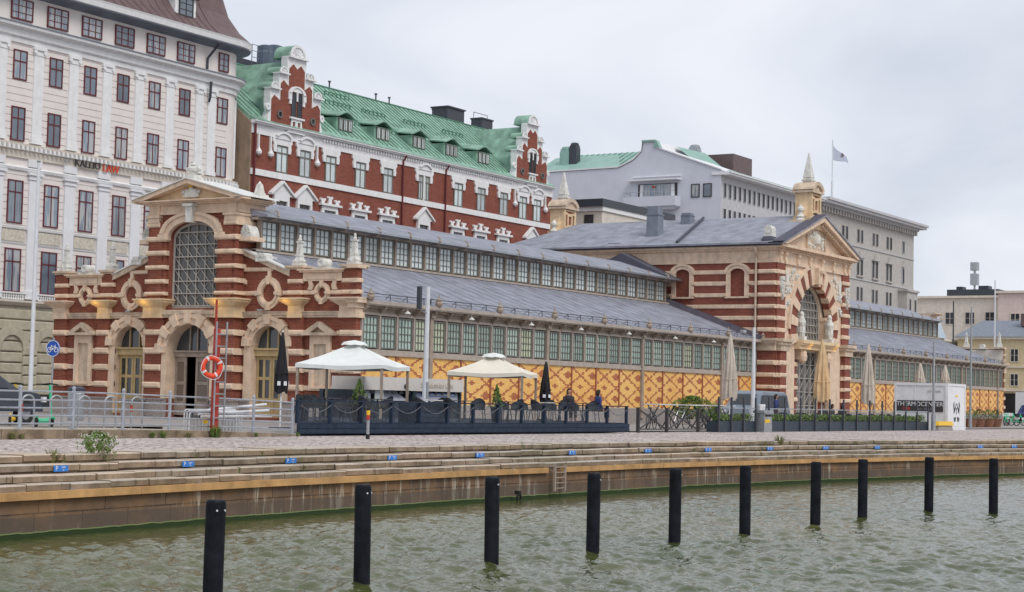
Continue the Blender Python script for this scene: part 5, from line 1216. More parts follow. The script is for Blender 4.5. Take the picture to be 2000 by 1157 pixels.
def gable(c, hw, dy=0):
    G = lambda: MB(frame((c, 29.95, 0), X_, -Y_)); k = hw/2.75; z0 = 19.1+dy
    st_ = [(3.0,0),(2.9,.5),(2.65,.95),(2.75,1.4),(2.75,2.4),(1.86,2.45),(1.86,3.55),(1.02,3.6),(1.02,4.8)]
    out = [(x*k, z0+z) for x, z in st_]+[(-x*k, z0+z) for x, z in reversed(st_)]
    G().prism(out, -.45, .10).build('gable_wall', 'trim_white', rb)
    br = [(2.62,-.05),(2.62,1.7),(2.35,2.0),(2.0,1.85),(1.68,1.7),(1.68,2.9),(1.4,3.15),(1.1,2.95),(.82,2.8),(.82,4.05),(.42,4.4),(0.0,4.1)]
    bo = [(x*k, z0+z) for x, z in br]+[(-x*k, z0+z) for x, z in reversed(br[:-1])]
    G().prism(bo, .10, .15).build('gable_brick', 'brick_bright', rb)
    b = G()
    b.prism([(-.95*k,z0+.55),(-.8*k,z0-.1),(-.95*k,z0-.25),(.95*k,z0-.25),(.8*k,z0-.1),(.95*k,z0+.55)][::-1], .1, .22) if False else None
    b.prism([(-1.0*k,z0-.3),(1.0*k,z0-.3),(.6*k,z0+.15),(.55*k,z0+.65),(-.55*k,z0+.65),(-.6*k,z0+.15)], .12, .22, [[(-.42*k,z0+.0),(-.12*k,z0+.0),(-.12*k,z0+.48),(-.42*k,z0+.48)],[(.12*k,z0+.0),(.42*k,z0+.0),(.42*k,z0+.48),(.12*k,z0+.48)]])
    b.box(-.76*k,.76*k,z0+.66,z0+.78,.12,.32)
    b.ring(0, z0+2.35, .62*k, .92*k, 0, 180, 16, .12, .26, .75, .62); 
    for q in (-1, 1): b.box(*sorted((q*.62*k,q*.94*k)), z0+1.95, z0+2.4, .12, .26); b.box(*sorted((q*.62*k,q*.84*k)), z0+1.65, z0+1.95, .12, .24)
    b.box(-.62*k,.62*k,z0+2.52,z0+2.78,.12,.2); b.box(-.07,.07,z0+1.9,z0+2.6,.12,.24)
    b.build('gable_trim', 'trim_white', rb)
    for q in (-.33, .33):
        w = G(); w.prism(arch_pts(q*k, .25*k, z0+.8, z0+2.25, .25*k, 8), .14, .19, [arch_pts(q*k, .2*k, z0+.85, z0+2.23, .2*k, 8)]); o = w.build('window', 'frame_dark', rb); G().prism(arch_pts(q*k, .22*k, z0+.8, z0+2.23, .22*k, 8), .14, .17).build('pane', 'glass_deep', o)
        w = G(); w.ring(q*5.4*k, z0+.78, .17, .27, 0, 360, 16, .12, .24); o = w.build('round_window', 'frame_greygreen', rb); G().ring(q*5.4*k, z0+.78, 0.01, .18, 0, 360, 14, .13, .18).build('pane', 'glass_deep', o)
    # shell tops
    for (x, z, r) in ((0,4.8,.84),(1.44,3.55,.42),(-1.44,3.55,.42),(2.32,2.4,.42),(-2.32,2.4,.42)):
        b = G(); w_ = r*1.18; b.box(x*k-w_*k, x*k+w_*k, z0+z, z0+z+.1, -.5, .34); b.ring(x*k, z0+z+.1, .02, r*k, 0, 180, 16, -.45, .14, 1.0); b.ring(x*k, z0+z+.1, r*k*.82, r*k, 0, 180, 16, .1, .22); 
        for a in range(15, 180, 22): b.ring(x*k, z0+z+.1, r*k*.22, r*k*.76, a-4, a+4, 1, .12, .19)
        b.build('shell_ornament', 'trim_white', rb)
        b = G(); b.ring(x*k, z0+z+.1, r*k*.9, r*k*1.03, -2, 182, 16, -.75-r*.6, .10); b.box(x*k-w_*k, x*k+w_*k, z0+z+.0, z0+z+.06, -.75-r*.6, -.4); b.build('gable_flashing', 'copper_green', rb)
    for s in (-1, 1):
        b = G(); b.ring(s*2.72*k, z0+.75, .14, .30, 90-60*s, 90+150*s if s > 0 else 90-150, 12, -.1, .12) if False else b.ring(s*2.92*k, z0+1.15, .08, .24, 0, 360, 14, -.1, .13); b.build('scroll', 'trim_white', rb)
    # cross roof behind the gable
    b = MB(frame((c, 29.95, 0), X_, -Y_)); b.add([(-2.6*k,z0+.2,-.4),(-1.7*k,z0+2.1,-.4),(0,z0+4.75,-.4),(1.7*k,z0+2.1,-.4),(2.6*k,z0+.2,-.4),(-2.6*k,z0+.2,-7),(-1.7*k,z0+2.1,-7),(0,z0+4.75,-7),(1.7*k,z0+2.1,-7),(2.6*k,z0+.2,-7)],[(0,1,6,5),(1,2,7,6),(2,3,8,7),(3,4,9,8),(0,1,2,3,4),(5,6,7,8,9)]); b.build('gable_roof', 'copper_green', rb)
gable(32.62, 2.75); gable(63.95, 2.5, .0)
b = MB(FB)
for px, x in ((790, None), (874, None)):
    q = onY(px, 320, 29.8); b.tube([(q.x,18.95,.4),(q.x-.05,18.6,.14),(q.x-.05,0,.14)], .07, 8)
b.tube([(X0+.12,18.9,.2),(X0+.12,0,.14)], .08, 8); b.build('downpipe', 'frame_maroon', rb)
def chim(px, pb, pt, w, Y, m='metal_dark', name='chimney'):
    q = onY(px, pb, Y); t = onY(px, pt, Y); b = MB(WF); b.box(q.x-w,q.x+w,q.z-1.5,t.z-.12,-Y-w*.6,-Y+w*.6); b.box(q.x-w*1.06,q.x+w*1.06,t.z-.12,t.z,-Y-w*.7,-Y+w*.7); b.build(name, m, rb)
chim(875, 236, 212, 1.3, 37.5); chim(941, 248, 233, .9, 37.5)
b = MB(WF)
for px, pt in ((643,172),(734,187),(760,196),(845,226),(1005,252)):
    q = onY(px, pt+6, YR); b.cyl((q.x,24.3,-YR),(q.x,24.9,-YR),.06,n=6); b.cyl((q.x,24.9,-YR),(q.x,25.0,-YR),.12,n=8)
q = onY(925, 235, 37.0); b.tube([(q.x,24.4,-37),(q.x,25.8,-37),(q.x+2.2,25.8,-37),(q.x+2.2,24.4,-37)], .03, 4); b.tube([(q.x,25.1,-37),(q.x+2.2,25.1,-37)], .02, 4)
b.build('roof_vent', 'metal_dark', rb)
# ventilation plant on the left roof
vp = thing('ventilation_plant', 'blue grey ventilation drums and guard rail on the green roof beside the left gable', 'ventilation unit')
b = MB(WF)
for px, w in ((518,.62),(535,.7)):
    q = onY(px, 115, 38.0); b.lathe((q.x, q.z-1.2, -38.0), [(w,0),(w,1.6),(w*.92,1.75),(w*.92,2.1),(w*.5,2.2)], 14)
b.build('fan_drum', 'metal_blue_grey', vp)
b = MB(WF); q0 = onY(492, 110, 35.8); q1 = onY(556, 100, 35.8)
for k in range(7): x = q0.x+(q1.x-q0.x)*k/6; b.tube([(x,24.0,-35.8),(x,25.9,-35.8)], .03, 4)
for z in (25.0, 25.45, 25.9): b.tube([(q0.x,z,-35.8),(q1.x,z,-35.8)], .025, 4)
b.build('guard_rail', 'metal_blue_grey', vp)
q = onY(487, 115, 36.5); b = MB(WF); b.box(q.x-1.6, q.x+2.2, 23.4, 25.0, -37.8, -36.8); b.build('housing', 'metal_dark', vp)

# --- low pale annex between the red building and the white office block
an = thing('annex_building', 'low pale annex with a dark metal cornice between the red brick and the white building', 'building')
FA_ = frame((75, 30, 0), (0,-1,0), (-1,0,0)); M = lambda: MB(FA_)
M().box(-22, .85, 0, 18.4, -14, 0).build('wall', 'plaster_warm', an); M().box(-22, 1.1, 18.3, 18.95, -14, .4).build('cornice', 'metal_dark', an); M().box(-22,1.0,17.9,18.3,-14,.15).build('frieze','trim_white',an)
window(an, FA_, -.45, 16.2, 17.6, .9, 'frame_dark', 'glass_dark', 2, p=.05); window(an, FA_, -3.2, 16.2, 17.6, .9, 'frame_dark', 'glass_dark', 2, p=.05)

# --- white office block seen end-on
wb = thing('white_office_block', 'smooth white office block with a balcony on its end wall and green roof', 'office building')
FW = frame((101.4, 30, 0), (0,-1,0), (-1,0,0)); M = lambda: MB(FW)
def yy(l): return [(-(y-30), z) for y, z in l]
out = [(30,0),(30,24.75),(37.4,27.45),(37.7,28.05),(38.85,28.1),(39.0,27.1),(39.9,26.3),(41.7,25.55),(50.5,25.45),(50.5,0)]
M().prism(yy(out), -9.5, 0).build('end_wall', 'rendered_white', wb)
b = M(); rim = [(29.9,24.75),(37.4,27.47),(37.6,28.08),(38.95,28.13),(39.1,27.12),(40.0,26.33),(41.75,25.6),(50.6,25.5)]
b.prism(yy(rim+[(y, z+.14) for y, z in reversed(rim)]), -9.5, .12); b.build('parapet_cap', 'plaster_white', wb)
b = M(); b.prism(yy([(37.5,28.1),(39.0,28.1),(39.0,28.3),(37.5,28.3)]), -.6, .16); b.prism(yy([(36.9,27.45),(37.55,27.5),(37.55,28.2),(37.3,28.2)]), -.5, .18); b.build('copper_cap', 'copper_pale', wb)
MB(WF).box(110.9, 127.5, 0, 24.2, -49, -30).build('street_wing', 'stone_pale', wb)
MB(WF).box(101.45, 127.5, 0, 24.3, -49, -30.0+.02).build('street_facade', 'stone_pale', wb)
b = MB(WF); b.box(101.3, 127.6, 24.3, 24.5, -31, -29.0); b.box(101.3, 127.6, 24.5, 24.62, -31, -28.85); b.build('eaves', 'plaster_white', wb)
b = MB(WF); b.box(104, 127.6, 24.62, 25.1, -48, -30.2); b.build('roof_edge', 'copper_pale', wb)
b = MB(WF); b.add([(101.5,25.6,-41.8),(101.5,25.6,-52),(106,27.7,-44.5),(106,27.7,-52),(118,27.7,-44.5),(118,25.6,-41.8)],[(0,1,3,2),(0,2,4,5),(2,3,4)])
b.add([(101.6,25.4,-41.2),(101.6,25.5,-52),(107.5,28.1,-41.2),(107.5,28.1,-52)],[(0,1,3,2)]); b.build('copper_roof', 'copper_pale', wb)
b = MB(WF); y = 41.8
while y < 52: b.tube([(101.6,25.5,-y),(107.5,28.13,-y)], .04, 4); y += .7
b.build('standing_seams', 'copper_seam', wb)
b = MB(WF); b.add([(106,25.6,-34),(106,28.2,-37.3),(113,28.4,-37.3),(112,26.0,-34)],[(0,1,2,3)]); b.build('copper_roof', 'copper_pale', wb)
for px, pb, pt, w, X, mt in ((1106,335,292,.55,104,'copper_pale'),(1122,320,284,.45,104,'metal_dark'),(1357,305,288,.55,112,'metal_galv')):
    q = onX(px, pb, X); t = onX(px, pt, X); b = MB(WF); b.box(q.x-w,q.x+w,q.z-1.2,t.z-.35,-q.y-w,-q.y+w); b.box(q.x-w*.9,q.x+w*.9,t.z-.35,t.z-.05,-q.y-w*.9,-q.y+w*.9); b.lathe((q.x,t.z-.05,-q.y),[(w,0),(w,.2),(w*.7,.3)],12); b.build('chimney', mt, wb)
q = onX(1370, 306, 114); t = onX(1432, 328, 114); b = MB(WF); b.box(114, 119, 24.6, onX(1400,302,114).z, -q.y, -t.y); b.build('plant_room', 'roof_maroon', wb)
# balcony with loggia
b = M(); u0, u1 = -10.4, -4.5
b.box(u0, u1, 21.25, 22.25, -.1, 1.3); b.prism([(u0+.6,20.95),(u1-.4,20.95),(u1,21.25),(u0,21.25)], 0, 1.0); b.build('balcony_parapet', 'rendered_white', wb)
b = M(); b.box(u0+.1,u1+.1,23.98,24.12,-.1,.9); b.box(u0+.5,u1+.1,24.4,24.5,-.1,.25); b.build('balcony_canopy', 'plaster_white', wb)
b = M(); b.box(u0+1.05,u1-.35,22.25,23.7,0,.06); gl_ = b.build('balcony_window', 'frame_dark', wb)
b = M(); b.box(u0+1.75,u0+3.1,22.3,23.62,.06,.1); b.box(u0+3.15,u1-1.1,22.3,23.62,.06,.1); b.build('pane', 'glass_sky', gl_)
b = M(); b.box(u0+1.3,u0+1.7,22.3,23.62,.06,.12); b.box(u1-1.05,u1-.65,22.3,23.62,.06,.12); b.build('curtain', 'plaster_white', gl_)
b = M(); b.tube([(u0+.05,22.75,1.25),(u1-.05,22.75,1.25)], .03, 5)
for k in range(9): x = u0+.05+(u1-u0-.1)*k/8; b.tube([(x,22.2,1.25),(x,22.75,1.25)], .02, 4)
b.tube([(u0+.05,22.75,1.25),(u0+.05,22.75,0)], .03, 5); b.build('balcony_rail', 'metal_galv', wb)
b = M(); b.lathe((u0+2.9,23.35,.2),[(.05,-.1),(.22,0),(.05,.1)],8); b.build('balcony_lamp', 'paint_orange', wb)
for c in (-2.8, -1.45): window(wb, FW, c, 22.1, 23.5, .95, 'frame_dark', 'glass_sky', 1, p=.03, fw=.09)
for (z0, z1) in ((22.1,23.55),(19.55,20.95),(17.0,18.4)):
    x = 102.3
    while x < 127: window(wb, FB, x, z0, z1, .62, 'stone_pale', 'glass_deep', 1, p=.05, fw=.03, depth=.12); x += 1.22
yf = thing('yellow_flag', 'small yellow flag on the roof behind the white office block', 'flag', tuple(onX(1427, 330, 116)))
b = MB(); b.cyl((0,0,-1),(0,0,1.2),.05,n=6); b.build('pole', 'metal_galv', yf)
b = MB(); b.v = [(0,0,1.1),(0,0,.1),(.3,-.35,1.0),(.3,-.35,.0),(.5,-1.0,.75),(.5,-1.0,-.1),(0.02,0.02,1.1),(.02,.02,.1),(.32,-.33,1.0),(.32,-.33,.0),(.52,-.98,.75),(.52,-.98,-.1)]; b.f = [(0,1,3,2),(2,3,5,4),(6,7,9,8),(8,9,11,10)]; b.build('flag_cloth', 'paint_yellow', yf)

# --- grey stone bank palace
gb = thing('stone_palace', 'long grey stone building with paired windows and a deep overhanging cornice', 'building')
xa, xb = 127.6, 160.8
MB(WF).box(xa, xb, 0, 24.0, -46, -30).build('facade_wall', 'stone_grey', gb)
b = MB(WF); b.box(xa, xb+.4, 24.0, 24.3, -46.5, -29.4); b.box(xa-.3, xb+1.3, 24.3, 24.6, -47, -28.7); b.box(xa-.3, xb+1.5, 24.6, 24.9, -47, -28.5); b.build('cornice', 'stone_pale', gb)
b = MB(WF); x = xa+.4
while x < xb: b.box(x, x+.5, 23.45, 23.98, -30.05, -29.55); x += .9
b.build('cornice_bracket', 'stone_grey', gb)
for c in (131.0,136.1,141.15,146.4,151.4):
    for q in (-.62, .62):
        for z0, z1 in ((20.9,22.45),(16.95,19.0),(13.9,15.55),(10.6,12.6)): window(gb, FB, c+q, z0, z1, .80, 'stone_grey', 'glass_deep', 1, p=.02, fw=.03)
    b = MB(FB); b.box(c-1.15,c+1.15,19.05,19.2,0,.35); b.prism([(c-.5,19.2),(c+.5,19.2),(c+.2,19.7),(c,19.95),(c-.2,19.7)],0,.22); b.box(c-1.1,c+1.1,16.75,16.9,0,.25); b.build('window_hood', 'stone_grey', gb)
for z0, z1 in ((20.9,22.45),(16.95,19.0),(10.6,12.6)): window(gb, FB, 156.7, z0, z1, .8, 'stone_pale', 'glass_deep', 1, p=.05, fw=.06)
b = MB(FB); b.prism([(156.2,19.1),(157.2,19.1),(156.9,19.6),(156.7,19.9),(156.5,19.6)],0,.2); b.box(155.0,159.0,12,15.9,0,1.2); b.box(154.8,159.2,15.9,16.15,0,1.4); b.build('bay', 'stone_grey', gb)
for u in (156.0, 158.0): window(gb, FB, u, 12.4, 15.0, .7, 'stone_grey', 'glass_deep', 1, p=1.23, fw=.05)
b = MB(FB)
for z in (10.0,13.4,16.4,20.3): b.box(xa, xb, z, z+.12, 0, .12)
b.build('string_course', 'stone_pale', gb)
fl = thing('pennant_flag', 'white pennant with a small red mark on a tall pole above the grey building', 'flag', tuple(onY(1625, 390, 34)))
t = onY(1628, 274, 34)-onY(1625, 390, 34); b = MB(); b.cyl((0,0,-2),(0,0,t.z*.3),.16,n=8); b.cyl((0,0,t.z*.3),(0,0,t.z),.08,n=8); b.build('pole', 'pole_white', fl)
b = MB(); h0 = t.z-.3; ln = 6.2; m = 12
for s_ in (0, .04):
    for k in range(m+1):
        f = k/m; x = 3.3*f; y = -.9*f+.22*sin(f*7)+s_; hh = 1.9*(1-f)+.10; zt = h0-f*2.15-.08*sin(f*5); b.v += [(x, y, zt), (x, y, zt-hh)]
b.f = [(2*k+o, 2*k+1+o, 2*k+3+o, 2*k+2+o) for o in (0, 2*(m+1)) for k in range(m)]; b.build('flag_cloth', 'flag_grey', fl)
b = MB(); b.box(1.9,2.7,h0-2.2,h0-1.5,-.05,.1) if False else b.add([(1.45,-.62,h0-1.1),(1.8,-.75,h0-1.3),(1.8,-.75,h0-1.6),(1.45,-.62,h0-1.5)],[(0,1,2,3)]); b.build('emblem', 'roof_maroon', fl)

# --- far buildings at the right
def farb(name, label, X, y0, y1, z1, m, dx=14, wins=(), roof=None, cat='building', z0=0):
    t = thing(name, label, cat); F = frame((X, 0, 0), (0,-1,0), (-1,0,0))
    MB(F).box(-y1, -y0, z0, z1, -dx, 0).build('wall', m, t)
    MB(F).box(-y1-.3, -y0+.3, z1, z1+.35, -dx-.3, .45).build('cornice', 'plaster_warm', t)
    for (zz0, zz1, st_, w) in wins:
        y = y0+st_*.6
        while y < y1-.5: window(t, F, -y, zz0, zz1, w, 'plaster_warm', 'glass_deep', 2, 2, p=.04, fw=.1, depth=.1); y += st_
    if roof: zr, mt = roof; b = MB(F); b.add([(-y1-.4,z1+.35,.6),(-y0+.4,z1+.35,.6),(-y0+.4,zr,-dx/2),(-y1+1.5,zr,-dx/2),(-y0+.4,z1+.35,-dx),(-y1-.4,z1+.35,-dx)],[(0,1,2,3),(3,2,4,5),(0,3,5),(1,4,2)]); b.build('roof', mt, t)
    return t, F
t, F = farb('far_apartment_house', 'distant cream apartment house with dark roof plant, nearest to the grey stone building', 215, 34, 49, 18.8, 'plaster_warm', wins=((14.6,16.6,3.2,1.6),(10.4,12.4,3.2,1.6)))
b = MB(F); b.box(-43.5,-35.2,18.9,20.3,-8,-2); b.box(-42.6,-41.6,20.3,20.9,-6,-4); b.box(-39,-37.4,20.3,21.0,-6,-4); b.build('roof_plant', 'metal_dark', t)
t, F = farb('far_rose_house', 'distant rose coloured apartment house at the right edge with small windows', 212, 16, 33.8, 19.3, 'rose_plaster', wins=((14.3,16.2,4.2,1.5),(10.4,12.3,4.2,1.5)))
MB(F).box(-27,-25.9,19.3,20.6,-5,-3.5).build('chimney', 'metal_dark', t)
t, F = farb('ochre_market_building', 'long ochre plaster building with a slate roof and a dark passage at street level', 188, 6, 32.6, 11.2, 'ochre_plaster', wins=((8.0,9.9,3.3,1.2),(4.6,6.4,3.3,1.2)), roof=(14.2,'slate_far'))
b = MB(F); b.box(-30,-8,.4,3.6,.0,.1); b.build('passage', 'dark_interior', t); b = MB(F); b.box(-32.6,-6,3.9,4.2,0,.3); b.box(-32.6,-6,7.2,7.4,0,.2); b.build('string_course', 'plaster_warm', t); b = MB(F); b.box(-24.6,-23.4,13.2,15.0,-5,-3.5); b.build('chimney', 'roof_maroon', t)
t, F = farb('pale_pavilion', 'small pale stone pavilion with a blue-grey hipped roof beyond the hall end', 180, 33.6, 37.4, 10.8, 'plaster_warm')
MB(F).add([(-37.4,11.1,.4),(-33.0,11.1,.4),(-33.0,11.1,-4),(-37.4,11.1,-4),(-36.2,14.6,-1),(-34.0,14.6,-1),(-34.0,14.6,-3),(-36.2,14.6,-3)],[(0,1,5,4),(1,2,6,5),(2,3,7,6),(3,0,4,7),(4,5,6,7)]).build('roof', 'dome_pale', t)
b = thing('tv_mast', 'mast with two grey box antennas above the far rooftops', 'mast', tuple(onX(1903, 620, 236)))
T = onX(1903, 519, 236)-onX(1903, 620, 236)
m = MB(); m.cyl((0,0,-4),(0,0,T.z),.2,n=8); m.build('pole', 'metal_galv', b)
for f0, f1 in ((.62,.84),(.90,1.06)):
    m = MB(); m.box(0,0,0,0,0,0) if False else None; 
    z0_, z1_ = T.z*(f0+.0), T.z*f1
    m.add([(-.6,-.6,z0_),(.6,-.6,z0_),(.6,.6,z0_),(-.6,.6,z0_),(-.6,-.6,z1_),(.6,-.6,z1_),(.6,.6,z1_),(-.6,.6,z1_)],[(0,1,2,3),(4,5,6,7),(0,1,5,4),(1,2,6,5),(2,3,7,6),(3,0,4,7)]); m.build('antenna_box', 'metal_galv', b)
# ------------------------------------------------------------------ mooring piles in the water
def pile_mesh():
    root = thing('mooring_pile', '', 'mooring pile', group='black mooring piles standing in the water')
    b = MB(WF); b.lathe((0,-2.2,0), [(.115,0),(.115,3.5),(.112,3.55),(.10,3.575),(.02,3.58)], 20); b.build('shaft', 'pile_black', root, smooth=False)
    b = MB(WF); b.lathe((0,-2.0,0), [(.118,0),(.120,.6),(.118,.72),(.1165,.80)], 20); b.build('wet_band', 'pile_wet', root)
    b = MB(WF)
    for a in (228, 282): b.cyl((.113*cos(radians(a)), 1.26, -.113*sin(radians(a))), (.124*cos(radians(a)), 1.26, -.124*sin(radians(a))), .012, n=8)
    b.build('reflector_stud', 'paint_white', root); return root
PILES = [(-44.6,-30.95,'largest and nearest mooring pile, cut off by the bottom of the view'),(-41.62,-30.87,'mooring pile with two studs, second nearest from the left'),
 (-37.91,-30.65,'third mooring pile from the left, in front of the algae-stained quay wall'),(-34.93,-30.81,'fourth mooring pile from the left, just right of the quay ladder'),
 (-31.61,-30.72,'fifth mooring pile from the left, below the crossbuck barrier'),(-28.6,-30.8,'sixth mooring pile from the left, below the portal lamp pole'),
 (-24.6,-30.7,'seventh mooring pile from the left, below the hall portal'),(-21.45,-30.62,'eighth mooring pile from the left, below the parasol right of the portal'),
 (-17.6,-30.95,'ninth mooring pile, second from the right edge'),(-14.6,-31.35,'farthest mooring pile, at the right edge')]
proto = pile_mesh()
for i, (x, y, lab) in enumerate(PILES):
    if i == 0: q = onZ(413, 1215, -1.4); x, y = q.x, q.y
    if i == 9: q = onZ(1940, 1002, -1.4); x, y = q.x, q.y
    o = proto if i == 0 else copy_tree(proto)
    o['label'] = lab; o.location = (x, y, -1.4); o.rotation_euler = (0, 0, i*.35); o.rotation_euler = (radians(random.uniform(-.7,.5)), radians(random.uniform(-.6,.9)), i*.3)
    o.scale = (1, 1, 1.0)
# ------------------------------------------------------------------ blue parking plates on the steps
pl = thing('parking_plate', '', 'sign', group='blue parking plates on the quay steps'); PF = WF
MB(WF).box(-.19,.19,-.055,.055,0,.012).build('plate', 'plate_blue', pl)
o = text('writing', 'P', .12, (-.12,-.0135,0), (1,0,0), (0,-1,0), 'paint_white', pl, .002); o2 = text('writing', 'VAIN', .05, (.06,-.0135,.02), (1,0,0), (0,-1,0), 'paint_white', pl, .002); o3 = text('writing', '24', .04, (.06,-.0135,-.03), (1,0,0), (0,-1,0), 'paint_white', pl, .002)
PLS = [(111,935,'nearest one, at the left end'),(364,923,'above the nearest mooring pile'),(565,913,'below the right end of the galvanised rail'),(764,905,'below the first white gazebo'),(936,898,'below the potted fir on the deck'),(1117,890,'just right of the quay ladder'),(1262,889,'below the crossbuck barrier'),(1386,888,'below the picnic tables'),(1503,885,'below the litter bin'),(1616,883,'below the hall portal'),(1714,881,'below the beige parasol beside the portal'),(1914,878,'below the row of barrel planters'),(1979,877,'farthest one, at the right end')]
for i, (px, py, lab) in enumerate(PLS):
    o = pl if i == 0 else copy_tree(pl)
    # on the riser of the second step (0.78 m behind the quay line)
    best = None
    for k in range(-45*4, 60*4):
        x = k/4; y = along(x).y+.745 if along(x) else None
        if y is None: continue
        v = Vector((x, y, -.27))-CAM; z = v.dot(_d); sx = 1000+FPX*v.dot(_r)/z
        if best is None or abs(sx-px) < best[0]: best = (abs(sx-px), x, y)
    x, y = best[1], best[2]; dd = along(x+.5)-along(x-.5)
    o.location = (x, y, -.262); o.rotation_euler = (0,0,atan2(dd.y, dd.x)); o['label'] = 'blue parking plate on the step riser, '+lab
# ------------------------------------------------------------------ plants
def tuft(name, label, cat, loc, h, n, spread, m, group=None, flowers=0, seed=0):
    random.seed(seed); t = thing(name, label, cat, loc, group=group); b = MB()
    for k in range(n):
        a = random.uniform(0, 2*pi); r = random.uniform(0, .35)*spread; x, y = r*cos(a), r*sin(a); l = h*random.uniform(.45, 1.05)
        tip = Vector((x+cos(a)*spread*random.uniform(.2,.9), y+sin(a)*spread*random.uniform(.2,.9), l)); mid = Vector((x, y, 0)).lerp(tip, .55)+Vector((0,0,l*.18)); w = Vector((-sin(a), cos(a), 0))*max(.006, h*.03)
        base = Vector((x, y, -.03)); q = [base-w, base+w, mid+w, mid-w, tip]; nn = len(b.v); b.v += [tuple(v) for v in q]; b.f += [(nn,nn+1,nn+2,nn+3),(nn+3,nn+2,nn+4)]
    b.build('leaves', m, t, recalc=False)
    return t
def bush(name, label, cat, loc, h, w, n, ls, m, group=None, seed=0, conic=False, stems=6, flower=None, stem_m='wood_grey_brown', loose=0):
    random.seed(seed); t = thing(name, label, cat, loc, group=group)
    b = MB(); tips = []
    for k in range(stems):
        a = 2*pi*k/stems+random.uniform(-.4,.4); r = w*random.uniform(.3,.9)*(1 if not conic else .3); z = h*random.uniform(.55,.95)
        tp = Vector((r*cos(a), r*sin(a), z)); tips.append(tp); b.tube([(0,0,0), tuple(tp*.5+Vector((0,0,.05*h))), tuple(tp)], [.018*h+.004,.012*h+.003,.003], 5)
    b.build('stem', stem_m, t)
    def leafs(bb, n, ls):
        for k in range(n):
            z = random.random()**.8; rr = (1-z) if conic else (sin(pi*min(1, z*.85+.12))**.7)
            if loose and random.random() < loose:
                tp = random.choice(tips); c = tp*random.uniform(.5,1.05)+Vector((random.gauss(0,.05),random.gauss(0,.05),random.gauss(0,.04)))*w*2
            else:
                a = random.uniform(0, 2*pi); r = w*rr*random.uniform(.3,1.0)*(1+.25*sin(3*a+seed)); c = Vector((r*cos(a), r*sin(a), z*h+.02))
            d = Vector((random.gauss(0,1), random.gauss(0,1), random.gauss(0,.7))).normalized(); e_ = d.orthogonal().normalized(); e2 = d.cross(e_); s = ls*random.uniform(.6,1.3)
            q = [c-e_*s, c+e2*s*.45, c+e_*s, c-e2*s*.45]; nn = len(bb.v); bb.v += [tuple(v) for v in q]; bb.f += [(nn,nn+1,nn+2,nn+3)]
    b = MB(); leafs(b, n, ls); b.build('foliage', m, t, recalc=False)
    if flower: b = MB(); leafs(b, int(n*.16), ls*.8); 
    if flower:
        b.v = [(v[0]*1.1, v[1]*1.1, v[2]*.45+h*.62) for v in b.v]; b.build('blossom', flower, t, recalc=False)
    return t
def q_step(px, i):
    """point on step i (offset, height) whose pixel column is px"""
    o_, z = ((.40,-.475),(.82,-.345),(1.2,-.185),(1.5,-.03))[i]; best = None
    for k in range(-46*4, 40*4):
        x = k/4; p = along(x); v = Vector((x, p.y+o_, z))-CAM; sx = 1000+FPX*v.dot(_r)/v.dot(_d)
        if best is None or abs(sx-px) < best[0]: best = (abs(sx-px), x, p.y+o_, z)
    return (best[1], best[2], best[3])
bush('flowering_weed', 'big bushy green weed with white blossom growing from the top granite step', 'weed', q_step(192, 2), .54, .42, 800, .030, 'leaf_bright', seed=3, flower='flower_white', loose=.5, stems=12)
TF = [(105,2,.24,'leaf_dry'),(125,2,.14,'leaf_dry'),(386,2,.17,'leaf_dry'),(310,2,.10,'leaf_dry'),(400,0,.12,'leaf_bright'),(222,0,.08,'leaf_dry'),(515,2,.12,'leaf_dry'),(623,2,.13,'leaf_dry'),(592,0,.10,'leaf_dry'),(463,0,.13,'leaf_bright'),(340,0,.10,'leaf_dry'),(985,3-1,.10,'leaf_dry'),(1022,2,.18,'leaf_bright'),(1040,2,.14,'leaf_bright'),(1090,2,.12,'leaf_bright'),(1050,0,.12,'leaf_dry'),(1015,0,.08,'leaf_dry'),(1162,0,.09,'leaf_dry'),(1318,2,.13,'leaf_dry'),(1355,2,.12,'leaf_dry'),(1368,0,.16,'leaf_dry'),(1355,1,.13,'leaf_dry'),(1478,1,.10,'leaf_dry'),(1494,2,.16,'leaf_dry'),(1522,2,.32,'leaf_dry'),(1488,1,.15,'leaf_dry'),(1672,2,.13,'leaf_dry'),(1580,2,.12,'leaf_dry'),(700,1,.07,'leaf_dry'),(560,0,.07,'leaf_dry')]
ORD = ['first','second','third','fourth','fifth','sixth','seventh','eighth','ninth','tenth','eleventh','twelfth','last']
seen_l = set()
def uniq(l, alts=('taller ','smaller ','thin ','dense ','low ','leaning ','bushier ')):
    if l not in seen_l: seen_l.add(l); return l
    for a in alts:
        if a+l not in seen_l: seen_l.add(a+l); return a+l
    return l
for i, (px, st_i, h, m) in enumerate(TF):
    k = min(range(len(PLS)), key=lambda q: abs(PLS[q][0]-px)); d_ = px-PLS[k][0]
    rel = 'just %s of' % ('left' if d_ < 0 else 'right') if abs(d_) < 40 else 'well %s of' % ('left' if d_ < 0 else 'right')
    row = ('lowest','third','second','top')[st_i]
    tuft('weed_tuft', uniq('%s grass tuft on the %s step, %s the %s blue plate' % ('yellowish' if m == 'leaf_dry' else 'green', row, rel, ORD[k])), 'weed', q_step(px, st_i), h*1.2, 70, h*.9, m, 'grass tufts in the step joints', seed=i)
